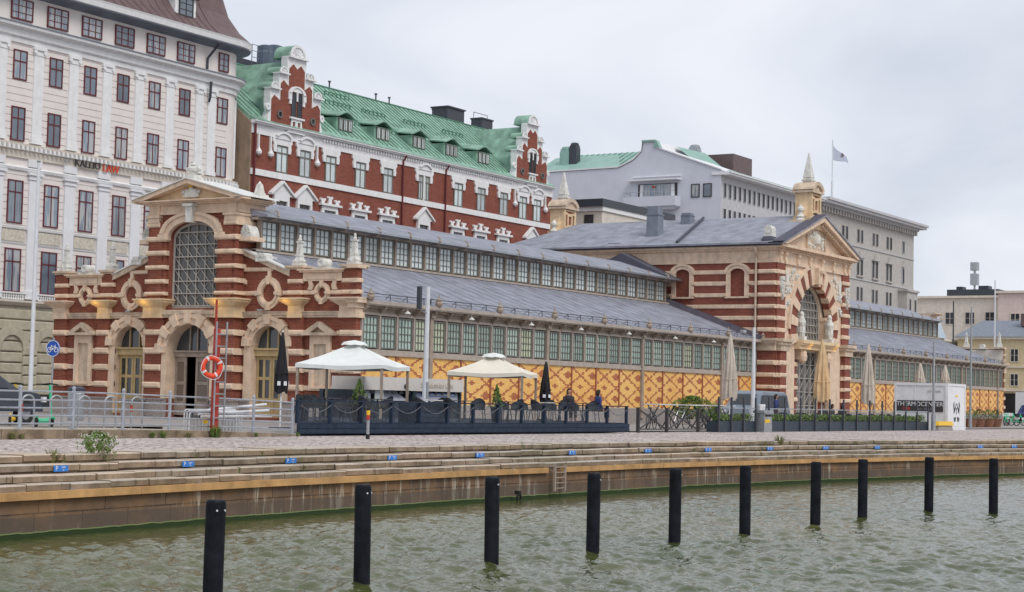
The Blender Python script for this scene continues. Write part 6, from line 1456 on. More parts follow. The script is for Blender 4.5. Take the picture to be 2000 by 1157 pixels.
# ------------------------------------------------------------------ raised kerb and galvanised railing
kb = MB(); K = [(-60,-13.4,.22),(-32,-13.35,.21),(-26,-13.3,.17),(-22.5,-13.25,.09),(-20.6,-13.2,.03)]
for i in range(len(K)-1):
    (x0,y0,z0),(x1,y1,z1) = K[i], K[i+1]; n = len(kb.v)
    kb.v += [(x0,y0,-.03),(x1,y1,-.03),(x1,y1,z1),(x0,y0,z0),(x0,y0+2.6,z0),(x1,y1+2.6,z1)]; kb.f += [(n,n+1,n+2,n+3),(n+3,n+2,n+5,n+4)]
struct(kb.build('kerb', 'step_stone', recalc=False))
RY = -13.05
rail = thing('guard_railing', 'galvanised steel guard railing with five horizontal bars on the raised kerb', 'railing')
rp = [(-37.6,.22),(-35.4,.22),(-33.2,.22),(-31.25,.21),(-29.5,.21),(-27.75,.19),(-26.0,.16),(-24.3,.13),(-22.55,.09),(-20.8,.04)]
b = MB()
for k in range(5):
    b.tube([(x, RY, z+.06+(k+.35)*.19+(.02 if k == 4 else 0)) for x, z in rp], .022, 6)
b.build('bar', 'metal_steel', rail)
for x, z in rp:
    b = MB(WF); b.lathe((x, z, -RY), [(.045,-.02),(.042,.98),(.05,.985),(.045,1.02),(.02,1.05)], 8); b.box(x-.09,x+.09,z-.01,z+.015,-RY-.09,-RY+.09); b.build('post', 'metal_steel', rail)
# weeds along the kerb
for i, (px, h, m) in enumerate(((25,.18,'leaf_dry'),(45,.12,'leaf_dry'),(185,.22,'leaf_bright'),(205,.15,'leaf_bright'),(300,.15,'leaf_bright'),(320,.2,'leaf_bright'),(420,.34,'leaf_bright'),(427,.25,'leaf_dry'),(370,.14,'leaf_dry'),(502,.10,'leaf_bright'),(583,.10,'leaf_bright'))):
    q = onY(px, 846, -13.45); 
    tuft('weed_tuft', uniq('%s grass tuft at the kerb foot, %s' % ('green' if m == 'leaf_bright' else 'yellowing', 'at the left edge below the car' if px < 60 else 'behind the flowering weed' if px < 250 else 'below the middle hall door' if px < 350 else 'beside the red lifebuoy post' if px < 440 else 'below the stacked barriers' if px < 540 else 'by the deck corner')), 'weed', (q.x, -13.42, 0), h, 60, h*.9, m, 'grass tufts along the kerb', seed=40+i)
# bicycle hoops
def hoop():
    t = thing('bicycle_hoop', '', 'bicycle stand', group='steel bicycle hoops behind the railing'); b = MB(); pts = [(-.16,0,0),(-.16,0,.62)]+[(.0-.16*cos(pi*k/8),0,.66+.16*sin(pi*k/8)) for k in range(9)]+[(.16,0,.62),(.16,0,0)]
    b.tube(pts, .025, 8); b.build('hoop', 'metal_galv', t); return t
H0 = hoop(); HB = MB(WF)
for i, (px, lab) in enumerate(((53,'leftmost hoop with red stickers, beside the green scooter'),(108,'second hoop from the left, below the bicycle sign'),(163,'third hoop, in front of the litter bin'),(214,'fourth hoop from the left, in front of the hall door'),(266,'rightmost hoop with a red sticker'))):
    o = H0 if i == 0 else copy_tree(H0); q = onY(px, 838, -12.0); o.location = (q.x, -12.0, .2); o.rotation_euler = (0,0,radians(-20)); o['label'] = 'steel bicycle hoop: '+lab
    HL = globals().setdefault('HL_', []); HL.append(o)
    if i == 4:
      for o in (HL[0], HL[4]):
        s = MB(); s.cyl((-.16,0,.42),(-.16,0,.60),.036,n=8); s.build('sticker', 'paint_red', o)
# litter bin behind the hoops, electric scooter, hire bikes, bollards
q = onY(148, 800, -4.5); bn = thing('litter_bin', 'grey cylindrical litter bin behind the steel bicycle hoops', 'litter bin', (q.x, -4.5, .2)); b = MB(WF); b.lathe((0,0,0),[(.24,0),(.26,.05),(.26,.85),(.24,.9)],14); b.build('body', 'metal_galv', bn); b = MB(WF); b.lathe((0,.92,0),[(.27,0),(.27,.1),(.15,.16)],14); b.build('lid', 'metal_dark', bn)
q = onY(213, 800, -3); bn = thing('stone_block', 'pale stone block against the hall plinth by the open door', 'stone block', (-1.1, 11.9, .0)); b = MB(WF); b.box(-.4,.4,0,.72,-.35,.35,.03,.03); b.build('block', 'plinth_granite', bn); b = MB(WF); b.box(-.44,.44,.72,.8,-.4,.4); b.build('top', 'metal_galv', bn)
def scooter(name, label, loc, rz, m):
    t = thing(name, label, 'scooter', loc, rz); b = MB(); b.tube([(-.38,0,.16),(.30,0,.16)], .06, 8); b.tube([(.30,0,.16),(.42,0,.24),(.50,0,.3)], .045, 8); b.build('footboard', m, t)
    b = MB(); b.tube([(.52,0,.22),(.42,0,.75),(.36,0,1.08)], .035, 8); b.build('stem', m, t)
    b = MB(); b.tube([(.36,-.22,1.09),(.36,0,1.12),(.36,.22,1.09)], .02, 6); b.build('handlebar', 'rubber', t)
    for x in (-.48, .56): b = MB(frame((0,0,0), X_, -Y_)); b.ring(x,.12,.06,.12,0,360,18,-.025,.025); b.build('wheel', 'rubber', t)
    b = MB(); b.tube([(-.60,0,.26),(-.45,0,.30),(-.36,0,.18)], .03, 6); b.tube([(.55,-.03,.26),(.66,-.02,.2)], .04, 6); b.build('mudguard', m, t); return t
q = onY(84, 832, -11.2); scooter('electric_scooter', 'green hire scooter parked between the first two bicycle hoops', (q.x, -11.2, .2), radians(24), 'scooter_green')
q = onY(72, 826, -10.2); scooter('electric_scooter', 'orange and dark hire scooter behind the green one', (q.x-.3, -9.6, .2), radians(40), 'paint_yellow')
# car at left edge
def car(name, label, loc, rz, body, van=False):
    t = thing(name, label, 'van' if van else 'car', loc, rz); L_, Wd, H_ = (5.0,1.9,1.95) if van else (4.3,1.8,1.5)
    if van: pf = [(-2.45,.45),(-2.5,.9),(-2.42,1.75),(-2.2,1.93),(.9,1.95),(1.35,1.8),(1.95,1.15),(2.4,.98),(2.5,.6),(2.45,.38)]
    else: pf = [(-2.1,.4),(-2.15,.8),(-2.05,.98),(-1.6,1.38),(-1.2,1.48),(.1,1.46),(.45,1.36),(1.05,.98),(1.9,.86),(2.13,.66),(2.1,.38)]
    n = len(pf); b = MB(WF); 
    for s in (-1, -.86, .86, 1):
        ins = 0 if abs(s) < 1 else 1
        for u, w in pf:
            k = max(0, (w-.95)/(H_-.95)); y = s*Wd/2*(1-.17*k); b.v.append((u*(1-.0*ins), y, w-(.05*ins if w > 1.2 else .0)-(0 if ins == 0 else .02)))
    b.f = [tuple(range(n)), tuple(range(3*n, 4*n))]+[(j*n+i, j*n+(i+1) % n, (j+1)*n+(i+1) % n, (j+1)*n+i) for j in range(3) for i in range(n)]
    b.build('body', body, t)
    for s in (-1, 1):
        b = MB(); z0, z1 = (1.08,1.72) if van else (.98,1.34); xa, xb = (-2.2,1.55) if van else (-1.55,.7)
        segs = ((xa,-.9),(-.82,.35),(.42,xb)) if van else ((xa,-.45),(-.4,xb))
        for u0, u1 in segs:
            k0 = (z0-.95)/(H_-.95); k1 = (z1-.95)/(H_-.95); yo = [s*(Wd/2*(1-.17*k)+.035) for k in (k0, k1)]; sh = .42 if u1 == xb else 0; sh0 = .28 if (u0 == xa and not van) else 0
            b.add([(u0,yo[0],z0),(u1,yo[0],z0),(u1-sh,yo[1],z1),(u0+sh0,yo[1],z1)], [(0,1,2,3)])
        b.build('side_window', 'glass_deep', t)
        for x in (-1.4, 1.42):
            b = MB(frame((0, s*Wd/2*.93, 0), X_, (0, s, 0))); b.ring(x, .33, .19, .33, 0, 360, 22, -.12, .06); w = b.build('wheel', 'rubber', t)
            b = MB(frame((0, s*Wd/2*.93, 0), X_, (0, s, 0))); b.ring(x, .33, .02, .2, 0, 360, 16, -.02, .05); b.build('rim', 'metal_galv', w)
        b = MB(WF); b.box(2.0,2.14,.62,.76,-.86*s-.12,-.86*s+.12) if not van else b.box(2.38,2.5,.75,.9,-.8*s-.12,-.8*s+.12); b.build('headlight', 'paint_white', t)
    k = .17*.5; b = MB(); (ua,wa),(ub,wb) = ((1.35,1.76),(1.9,1.2)) if van else ((.47,1.34),(1.0,1.0)); b.add([(ua+.04,-.62,wa+.0),(ua+.04,.62,wa),(ub+.03,.74,wb+.01),(ub+.03,-.74,wb+.01)], [(0,1,2,3)]); b.build('windscreen', 'glass_deep', t)
    return t
q = onY(20, 830, -9.2); car('parked_car', 'dark blue car parked at the left edge behind the railing', (q.x-1.25, -8.8, .2), radians(8), 'car_blue')
q = onY(1518, 825, -7.5); car('parked_van', 'grey van parked in front of the hall portal behind the planter fence', (q.x+.6, -6.0, .0), radians(180), 'van_grey', True)
# flag poles and lamp poles
def pole(name, label, cat, px0, py0, px1, py1, Y, r, m, z0=None, arms=None, extra=None):
    a = onY(px0, py0, Y); c = onY(px1, py1, Y); t = thing(name, label, cat, (a.x, Y, 0.0)); b = MB()
    dx = (c.x-a.x)*.35; b.cyl((0,0,0),(dx,0,c.z),r,r*.62,12); b.cyl((0,0,0),(0,0,.9),r*1.5,r*1.4,12); b.build('pole', m, t)
    return t, c.z, dx
t, h, dx = pole('flag_pole', 'bare white flag pole rising in front of the pink building at the left', 'flag pole', 58, 790, 75, 318, 6.0, .085, 'pole_white')
b = MB(); b.cyl((.10,-.02,.9),(dx+.09,-.02,h-.2),.008,n=4); b.build('rope', 'paint_white', t)
b = MB(WF); b.lathe((dx,h,0),[(.05,0),(.08,.05),(.03,.12)],8); b.build('cap', 'metal_galv', t)
t, h, dx = pole('lamp_pole', 'white lamp pole with a dark side lantern rising from the cafe deck', 'lamp', 829, 800, 839, 561, -8.5, .115, 'pole_white')
b = MB(WF); b.box(dx-.62,dx-.50,h-.85,h-.02,-.08,.08); b.build('lantern', 'metal_dark', t); b = MB(); b.tube([(dx-.55,0,h-.8),(dx-.3,0,h-.95),(dx,0,h-.95)], .025, 6); b.build('arm', 'metal_galv', t)
b = MB(WF); b.box(dx+.1,dx+.17,h-.65,h-.45,-.05,.05); b.build('sensor', 'metal_dark', t); b = MB(WF); b.box(-.06,.06,1.15,1.75,.10,.125); b.build('notice', 'metal_galv', t)
t, h, dx = pole('lamp_pole', 'white lamp pole at the left corner of the hall portal', 'lamp', 1470, 830, 1473, 640, -9.5, .125, 'pole_white')
b = MB(WF); q = onY(1447, 648, -9.5)-onY(1473, 642, -9.5); b.box(dx-1.5,dx-1.1,h-.32,h-.18,-.08,.08); b.build('lantern', 'metal_galv', t); b = MB(); b.tube([(dx-1.3,0,h-.3),(dx-.7,0,h-.45),(dx,0,h-.5)], .025, 6); b.tube([(dx,0,h-.4),(dx+.25,0,h-.3),(dx+.5,0,h-.25)], .02, 6); b.build('arm', 'metal_galv', t)
t, h, dx = pole('lamp_pole', 'thin grey lamp pole in front of the white container', 'lamp', 1823, 838, 1824, 668, -13.9, .085, 'metal_galv')
t, h, dx = pole('lamp_pole', 'tall thin grey lamp pole right of the white container', 'lamp', 1895, 830, 1900, 600, -11.5, .075, 'metal_galv')
t, h, dx = pole('flag_pole', 'thin white flag pole above the ochre building at the right edge', 'flag pole', 1942, 690, 1945, 548, 24, .14, 'pole_white'); 
t, h, dx = pole('flag_pole', 'short dark mast standing behind the end of the hall roof', 'mast', 1862, 700, 1861, 588, 12, .10, 'metal_dark')
# bicycle sign
q = onY(104, 681, -3.0); t = thing('bicycle_sign', 'round blue cycle path sign with a white bicycle on a grey post', 'sign', (q.x, -3.0, .2)); zc_ = q.z-.2
F = frame((0,0,0), (.15,-.99,0), (-.99,-.15,0)); b = MB(F); b.cyl((0,zc_,0),(0,zc_,.02),.27,n=28); b.build('disc', 'paint_blue', t)
b = MB(F); b.ring(0,zc_,.245,.265,0,360,28,.02,.026)
for u in (-.13, .13): b.ring(u, zc_-.04, .062, .085, 0, 360, 16, .02, .03)
for p0, p1 in (((-.13,-.04),(-.05,.07)),((-.05,.07),(.09,.07)),((.09,.07),(.13,-.04)),((-.05,.07),(.0,-.04)),((.0,-.04),(.09,.07)),((-.13,-.04),(.0,-.04)),((.09,.07),(.1,.12)),((-.05,.07),(-.06,.11))): b.tube([(p0[0],zc_+p0[1],.026),(p1[0],zc_+p1[1],.026)], .012, 4)
b.build('bicycle_symbol', 'paint_white', t); b = MB(); b.cyl((0.03,.03,0),(0.03,.03,zc_+.35),.03,n=8); b.build('post', 'metal_galv', t)
# ------------------------------------------------------------------ red lifebuoy post with ladder
q = onY(415, 846, -13.15); LX = q.x; t = thing('lifebuoy_post', 'red painted timber post with a steel rescue ladder and a thin red mast', 'lifebuoy post', (LX, -13.2, .05))
zt = onY(414, 645, -13.2).z; zm = onY(413, 588, -13.2).z; zl = onY(420, 632, -13.2).z
b = MB(); b.cyl((0,0,0),(0,0,zt),.115,.095,12); b.build('post', 'paint_red', t); b = MB(); b.cyl((-.06,0,zt-.1),(-.06,0,zm),.035,n=6); b.box = None; b.build('mast', 'paint_red', t)
ld = MB(); 
for sx in (-.22, .20): ld.cyl((sx,-.16,.25),(sx+.02,-.16,zl+(-.0 if sx < 0 else .0)),.026,n=6)
lo = ld.build('rescue_ladder', 'metal_galv', t)
r_ = MB()
for k in range(8): z = .45+k*(zl-.7)/7.3; r_.cyl((-.22,-.16,z),(.21,-.16,z),.018,n=6)
r_.build('rung', 'metal_galv', lo)
q = onY(413, 717, -13.35); lb = thing('lifebuoy', 'orange lifebuoy with white bands hanging on the red post', 'lifebuoy', (q.x, -13.36, q.z), rz=radians(-28))
def torus_arc(b, R, r, a0, a1, n=16, m=10):
    vs = []
    for i in range(n+1):
        a = radians(a0+(a1-a0)*i/n)
        for j in range(m): f = 2*pi*j/m; vs.append(((R+r*cos(f))*cos(a), r*.8*sin(f), (R+r*cos(f))*sin(a)))
    b.add(vs, [(i*m+j, i*m+(j+1) % m, (i+1)*m+(j+1) % m, (i+1)*m+j) for i in range(n) for j in range(m)])
b = MB(); torus_arc(b, .245, .068, 0, 360, 40); b.build('ring', 'paint_orange', lb, smooth=True)
for a in (30, 120, 210, 300): b = MB(); torus_arc(b, .245, .071, a-6, a+6, 3); b.build('reflective_band', 'paint_white', lb)
b = MB(); b.tube([(.32*cos(2*pi*k/24)*(1+.05*sin(k*pi/3)), -.04, .32*sin(2*pi*k/24)*(1+.05*sin(k*pi/3))-.02) for k in range(25)], .009, 4); b.build('grab_rope', 'paint_white', lb)
# yellow plate, folded steel barriers stacked behind the rail
q = onY(397, 822, -12.5); yp = thing('yellow_plate', 'tilted yellow plate lying against the railing left of the red post', 'sign plate', (q.x, -12.6, .32), rz=.2); b = MB(F); b = MB(WF); b.add([(-.1,0,0),(.12,0,.0),(.2,.36,-.1),(0.0,.38,-.1),(-.1,0,-.03),(.12,0,-.03),(.2,.36,-.13),(0.0,.38,-.13)],[(0,1,2,3),(4,5,6,7),(0,1,5,4),(1,2,6,5),(2,3,7,6),(3,0,4,7)]); b.build('plate', 'paint_yellow', yp)
def barrier(i, loc, rz, lab, tilt=0):
    t = thing('crowd_barrier', lab, 'barrier', loc, rz, group='galvanised crowd barriers stacked behind the railing'); b = MB(); L_ = 2.2
    b.tube([(0,0,.1),(0,0,1.0),(.06,0,1.06),(L_-.06,0,1.06+tilt),(L_,0,1.0+tilt),(L_,0,.1+tilt)], .022, 6); b.tube([(0,0,.2),(L_,0,.2+tilt)], .02, 6); b.build('frame', 'pole_white', t)
    b = MB(); 
    for k in range(1, 15): x = L_*k/15; b.cyl((x,0,.2+tilt*k/15),(x,0,1.06+tilt*k/15),.008,n=4)
    b.build('bars', 'metal_galv', t)
for k in range(3): barrier(k, (-24.6+.12*k, -12.5+.2*k, -.42+.03*k), 0.0, ('front','middle','rear')[k]+' crowd barrier of the stack beside the red post')
for k in range(3):
    t = thing('steel_tube', ('lowest','middle','topmost')[k]+' white steel tube lying on the stacked barriers', 'tube', (-24.4,-12.75+.1*k,.52+.07*k), group='white tubes on the barriers'); b = MB(); b.cyl((0,0,0),(3.0,0,.02+.1*k),.035,n=8); b.build('tube', 'paint_white', t)
# ------------------------------------------------------------------ cafe deck
DX0, DX1, DY0, DY1 = -20.5, .3, -13.0, -4.6
dk = thing('cafe_deck', 'raised dark navy timber cafe deck with posts, ropes and glass screens', 'deck')
DXB = DX0+11.0
def plan(b, pts, z0, z1): n = len(pts); b.add([(x,y,z) for z in (z0,z1) for x,y in pts], [tuple(range(n)), tuple(range(n,2*n))]+[(i,(i+1)%n,(i+1)%n+n,i+n) for i in range(n)]); return b
b = MB(WF); b.fr = None; plan(b, [(DX0,DY0),(DX1,DY0),(DX1,DY1),(DXB,DY1)], .02, .34); b.fr = WF
for z in (.05, .20): b.box(DX0-.02, DX1+.02, z, z+.135, -DY0, -DY0+.03)
b.build('platform', 'deck_navy', dk)
b = MB(WF); y = DY0+.1
while y < DY1: b.box(DX0+11.0*(y-DY0)/(DY1-DY0)+.1, DX1, .345, .365, -y-.12, -y); y += .14
b.build('deck_boards', 'deck_navy', dk)
xs_ = [DX0+.08+k*(DX1-DX0-.16)/13 for k in range(14)]
for x in xs_:
    b = MB(WF); b.box(x-.045, x+.045, .34, .99, -DY0-.12, -DY0-.02); b.build('post', 'deck_navy', dk)
for k in range(1, 5): 
    y = DY0+k*1.9; xx = DX0+11.0*(y-DY0)/(DY1-DY0)+.1; b = MB(WF); b.box(xx, xx+.14, .34, 1.08, -y-.07, -y+.07); b.build('post', 'deck_navy', dk)
MB(WF).box(DX0, DX1, .99, 1.03, -DY0-.14, -DY0+.0).build('handrail', 'deck_navy', dk)
b = MB()
for k in range(13):
    a, c = xs_[k]+.07, xs_[k+1]-.07; b.tube([(a+(c-a)*j/8, DY0+.0, .88-.22*sin(pi*j/8)) for j in range(9)], .012, 5)
b.build('rope', 'rope_grey', dk)
for k in range(13): MB(WF).add([(xs_[k]+.075,.37,-DY0-.1),(xs_[k+1]-.075,.37,-DY0-.1),(xs_[k+1]-.075,.98,-DY0-.1),(xs_[k]+.075,.98,-DY0-.1)],[(0,1,2,3)]).build('glass_screen', 'screen_glass', dk)
b = MB(WF); b.box(-14.1,-12.5,.36,1.03,-DY0-.9,-DY0-.22)
for k in range(4): b.box(-14.12,-12.48,.38+k*.16,.52+k*.16,-DY0-.22,-DY0-.20)
b.build('serving_counter', 'deck_navy', dk)
# reflector bollard in front
q = onZ(718, 858, -.03); t = thing('reflector_bollard', 'slim grey bollard with yellow and red bands in front of the deck', 'bollard', (q.x, q.y, -.03)); zt = onY(718, 795, q.y).z+.03
b = MB(WF); b.lathe((0,0,0),[(.05,0),(.05,.12),(.045,.13),(.045,zt-.38)],10); b.build('post', 'metal_galv', t); b = MB(WF); b.lathe((0,zt-.36,0),[(.055,0),(.055,.13)],10); b.build('red_band', 'paint_red', t); b = MB(WF); b.lathe((0,zt-.23,0),[(.055,0),(.055,.13)],10); b.build('yellow_band', 'paint_yellow', t); b = MB(WF); b.lathe((0,zt-.10,0),[(.055,0),(.05,.06),(.02,.10)],10); b.build('cap', 'rubber', t); b = MB(WF); b.lathe((0,-.0,0),[(.06,0),(.06,.14)],10); b.build('base', 'rubber', t)
# gazebo parasols
def gazebo(label, c, half, ze, zp, rz, m, cap):
    t = thing('gazebo', label, 'parasol', (c[0], c[1], .36), rz, group='square cafe gazebos on the deck'); ze -= .36; zp -= .36; b = MB(); n = 8; vs = []; 
    for r_i in range(n+1):
        f = r_i/n; h = half*f; z = zp-(zp-ze)*(f**.93)-.05*sin(pi*f)
        for k in range(16):
            a = 2*pi*k/16+pi/4; s_ = 1/max(abs(cos(a)), abs(sin(a))); sag = .05*f*f*(1-abs(((k % 4)-0)/2-1)) if k % 4 else 0
            vs.append((h*cos(a)*s_*(1 if True else 0), h*sin(a)*s_, z-sag+(.02 if k % 4 == 0 else 0)))
    b.add(vs, [(i*16+k, i*16+(k+1) % 16, (i+1)*16+(k+1) % 16, (i+1)*16+k) for i in range(n) for k in range(16)])
    base = len(b.v); e_ = b.v[n*16:(n+1)*16]; b.v += [(x*1.005, y*1.005, z-.15-.015*sin(k*2.2)) for k, (x, y, z) in enumerate(e_)]; b.f += [(n*16+k, n*16+(k+1) % 16, base+(k+1) % 16, base+k) for k in range(16)]
    can = b.build('canopy', m, t, recalc=False)
    b = MB(); vs = []
    for r_i, (f, z) in enumerate(((0,.18),(.5,.14),(.85,.07),(1.05,-.03))):
        for k in range(16): a = 2*pi*k/16; vs.append((.48*f*cos(a), .48*f*sin(a), zp-.10+z+.03*(k % 2)*(f > .8)))
    b.add(vs, [(i*16+k, i*16+(k+1) % 16, (i+1)*16+(k+1) % 16, (i+1)*16+k) for i in range(3) for k in range(16)]); b.build('vent_cap', cap, can, recalc=False)
    for sx in (-1, 1):
        for sy in (-1, 1): b = MB(WF); x, y = sx*half*.96, sy*half*.96; b.box(x-.045,x+.045,0,ze-.02,-y-.045,-y+.045); b.build('leg', 'wood_grey_brown', t)
    b = MB()
    for a, c_ in (((-1,-1),(1,-1)),((1,-1),(1,1)),((1,1),(-1,1)),((-1,1),(-1,-1))): b.tube([(a[0]*half*.96,a[1]*half*.96,ze-.05),(c_[0]*half*.96,c_[1]*half*.96,ze-.05)], .03, 5)
    for a in ((-1,-1),(1,-1),(1,1),(-1,1)): b.tube([(a[0]*half*.96,a[1]*half*.96,ze-.04),(0,0,zp-.08)], .022, 5)
    b.build('frame', 'wood_grey_brown', t); return t
gazebo('large white square gazebo over the cafe tables beside the hall corner', (-6.95,-4.95), 1.72, 2.33, 3.22, radians(18), 'canvas_white', 'canvas_white')
gazebo('cream square gazebo standing left of the folded black parasol', (-.35,-7.1), 1.55, 2.23, 2.98, radians(20), 'canvas_cream', 'canvas_white')
# folded parasols
def folded(name, label, loc, h0, h1, r, m, pole_m='paint_white', logo=None, seed=0, lean=0, folds=9, group=None, twist=.5):
    random.seed(seed); t = thing(name, label, 'parasol', loc, group=group); b = MB(); b.cyl((0,0,0),(lean*.5,0,h1+.04),.028,n=8); b.build('pole', pole_m, t); b = MB(WF); b.box(-.25,.25,0,.06,-.25,.25); b.build('base', 'metal_dark', t)
    n = 14; m_ = folds*4; vs = []
    for i in range(n+1):
        f = i/n; z = h1-(h1-h0)*f; R = r*(.10+.9*f**.75)*(1-.22*max(0, (f-.82)/.18)); 
        for k in range(m_):
            a = 2*pi*k/m_; am = .30*min(1, f*2.2); q = R*(1-am+am*abs(sin(folds*a/2+twist*f*2+.35*sin(5*a+seed)))*1.25)*(1+.10*noise.noise(Vector((cos(a)*2, sin(a)*2, f*5+seed)))) ; dz = -.10*(h1-h0)*.4*(f > .98)*(.5+.5*sin(folds*a/2+seed))+.04*noise.noise(Vector((a,f*4,seed)))
            vs.append((q*cos(a)+lean*f*0+lean*(1-f)*.5, q*sin(a), z+dz))
    b = MB(); b.add(vs, [(i*m_+k, i*m_+(k+1) % m_, (i+1)*m_+(k+1) % m_, (i+1)*m_+k) for i in range(n) for k in range(m_)]); c = b.build('canopy', m, t, recalc=False)
    zb = h0+(h1-h0)*.30; b = MB(); pts = [(r*.80*cos(2*pi*k/20)+lean*.2, r*.80*sin(2*pi*k/20), zb+.02*sin(k)) for k in range(21)]; b.tube(pts, .022, 5); b.build('tie', m, c)
    if logo:
        b = MB(); z = h0+(h1-h0)*.10
        for a in (200, 250, 300): q = radians(a); b.add([(r*1.02*cos(q-.22),r*1.02*sin(q-.22),z),(r*1.02*cos(q+.22),r*1.02*sin(q+.22),z),(r*.98*cos(q+.22),r*.98*sin(q+.22),z+.13),(r*.98*cos(q-.22),r*.98*sin(q-.22),z+.13)], [(0,1,2,3)])
        b.build('lettering_patch', 'paint_white', c, recalc=False)
    return t
def fp(label, px, pyb, pyt, Y, r, m, **k):
    lo = onY(px, pyb, Y); hi = onY(px, pyt, Y); zb = k.pop('zb', 0); return folded('folded_parasol', label, (lo.x, Y, zb), lo.z-zb, hi.z-zb, r, m, **k)
fp('folded black parasol wrapped with white lettering, beside the right hall door', 549, 765, 648, -10.5, .24, 'canvas_black', logo=1, seed=4, folds=6, zb=.1)
fp('slim folded black parasol with white lettering, right of the cream gazebo', 1065, 785, 706, -9.0, .27, 'canvas_black', logo=1, seed=2, folds=7, zb=.36)
fp('tall folded beige parasol left of the hall portal', 1425, 778, 654, -9.5, .43, 'canvas_beige', seed=8)
fp('tall folded tan parasol in front of the hall portal', 1605, 782, 664, -9.5, .52, 'canvas_tan', seed=5)
fp('folded beige parasol right of the hall portal', 1695, 786, 673, -9.5, .46, 'canvas_beige', seed=6)
fp('small folded beige parasol behind the container, left one', 1797, 752, 710, -3.0, .42, 'canvas_beige', seed=7)
fp('small folded beige parasol behind the container, right one', 1846, 755, 714, -3.0, .42, 'canvas_beige', seed=9)
# kiosk
K0 = onY(712, 737, -4.2); K1 = onY(906, 741, -4.2); kx0, kx1 = K0.x, K1.x; kz = (K0.z+K1.z)/2
ks = thing('cafe_kiosk', 'low cafe kiosk with a long white fascia sign and a glass counter front', 'kiosk', (0,0,0)); b = MB(WF); b.box(kx0, kx1, kz-.52, kz, 2.6, 4.2); b.build('fascia', 'fascia_cream', ks)
b = MB(WF); b.box(kx0, kx1, .3, kz-.52, 2.0, 2.3); b.box(kx0,kx0+.1,.3,kz-.52,2.2,4.1); b.box(kx1-.1,kx1,.3,kz-.52,2.2,4.1); b.box((kx0+kx1)/2-.1,(kx0+kx1)/2+.1,.3,kz-.5,2.2,4.15); b.build('frame', 'kiosk_blue', ks)
b = MB(WF); b.box(kx0+.1, kx1-.1, .36, 1.0, 3.6, 4.0); b.build('counter', 'kiosk_blue', ks)
kx = (kx0+kx1)/2
b = MB(WF); b.box(kx+.15, kx1-.1, 1.0, kz-.60, 3.9, 3.98); b.build('menu_panel', 'kiosk_panel', ks)
b = MB(WF); b.box(kx+.3, kx1-.3, 1.33, 1.36, 3.98, 4.0); b.box(kx+.3, kx1-.3, 1.22, 1.24, 3.98, 4.0); b.build('menu_lines', 'plate_blue', ks)
b = MB(WF); b.add([(kx0+.9,1.02,3.95),(kx-.2,1.02,3.95),(kx-.9,1.42,3.8),(kx0+1.6,1.46,3.8)],[(0,1,2,3)]); b.box(kx0+.05,kx0+.8,1.0,1.4,3.9,3.94); b.build('display_glass', 'kiosk_panel', ks)
b = MB(WF); b.box(kx0+.95,kx0+1.55,1.0,1.5,4.0,4.04); b.build('poster', 'glass_pale', ks)
b = MB(WF); b.lathe((kx-.75,kz-.36,4.2),[(.02,-.08),(.10,-.05),(.12,.03),(.06,.1)],10); b.build('emblem', 'metal_dark', ks)
text('writing', 'Scandinavian Cafe', .34, (kx+1.55, -4.215, kz-.27), (1,0,0), (0,-1,0), 'plaster_warm', ks, .01)
b = MB(WF); 
for k in range(14): x = kx0+.3+k*(kx1-kx0-.6)/13; b.lathe((x,kz-.66,4.0),[(.05,0),(.09,.05),(.03,.12)],8)
b.build('spot_lamp', 'metal_galv', ks)
# chairs and tables
def chair(m='wicker'):
    t = thing('cafe_chair', '', 'chair', group='dark woven cafe chairs'); b = MB(WF); b.box(-.24,.24,.42,.46,-.24,.24); b.build('seat', m, t)
    b = MB(); n = 10; vs = []
    for z, r, o_ in ((.46,.25,0),(.62,.28,.02),(.80,.27,.05),(.84,.26,.055)):
        for k in range(n+1): a = pi*(.0+k/n); hh = z if z < .7 else z-.16*abs(cos(a))**2; vs.append((r*cos(a), r*sin(a)*.95+o_-.02, hh))
    b.add(vs, [(i*(n+1)+k, i*(n+1)+k+1, (i+1)*(n+1)+k+1, (i+1)*(n+1)+k) for i in range(3) for k in range(n)]); b.build('backrest', m, t, recalc=False)
    for sx in (-1, 1):
        for sy in (-1, 1): b = MB(); b.cyl((sx*.20,sy*.20,.43),(sx*.25,sy*.25,0),.017,n=6); b.build('leg', 'metal_galv' if False else 'metal_dark', t)
    return t
def table(m='table_top'):
    t = thing('cafe_table', '', 'table', group='small cafe tables'); b = MB(WF); b.box(-.35,.35,.71,.74,-.35,.35); b.build('top', m, t); b = MB(WF); b.cyl((0,0,0),(0,.71,0),.03,n=8); b.build('stem', 'metal_dark', t)
    b = MB(); 
    for a in range(4): q = radians(45+90*a); b.tube([(0,0,.05),(.28*cos(q),.28*sin(q),.02)], .02, 5)
    b.build('foot', 'metal_dark', t); return t
CH, TB = chair(), table('metal_dark'); used_ = [0, 0, 0]
TW = table('table_top'); 
def place(kind, x, y, z, rz, lab):
    src = (CH, TB, TW)[kind]; o = src if not used_[kind] else copy_tree(src); used_[kind] = 1; o.location = (x, y, z); o.rotation_euler = (0,0,rz); o['label'] = lab
random.seed(12)
spots = [(-17.9,-12.0,'at the left deck corner'),(-16.5,-11.2,'second from the left along the deck front'),(-15.0,-11.9,'left of the serving counter'),(-11.3,-11.4,'right of the serving counter'),(-9.4,-11.6,'left of the potted fir'),(-6.3,-11.5,'right of the potted fir'),(-4.2,-11.7,'below the slim black parasol'),(-2.4,-11.4,'second from the right deck end'),(-.9,-11.6,'at the right deck end')]
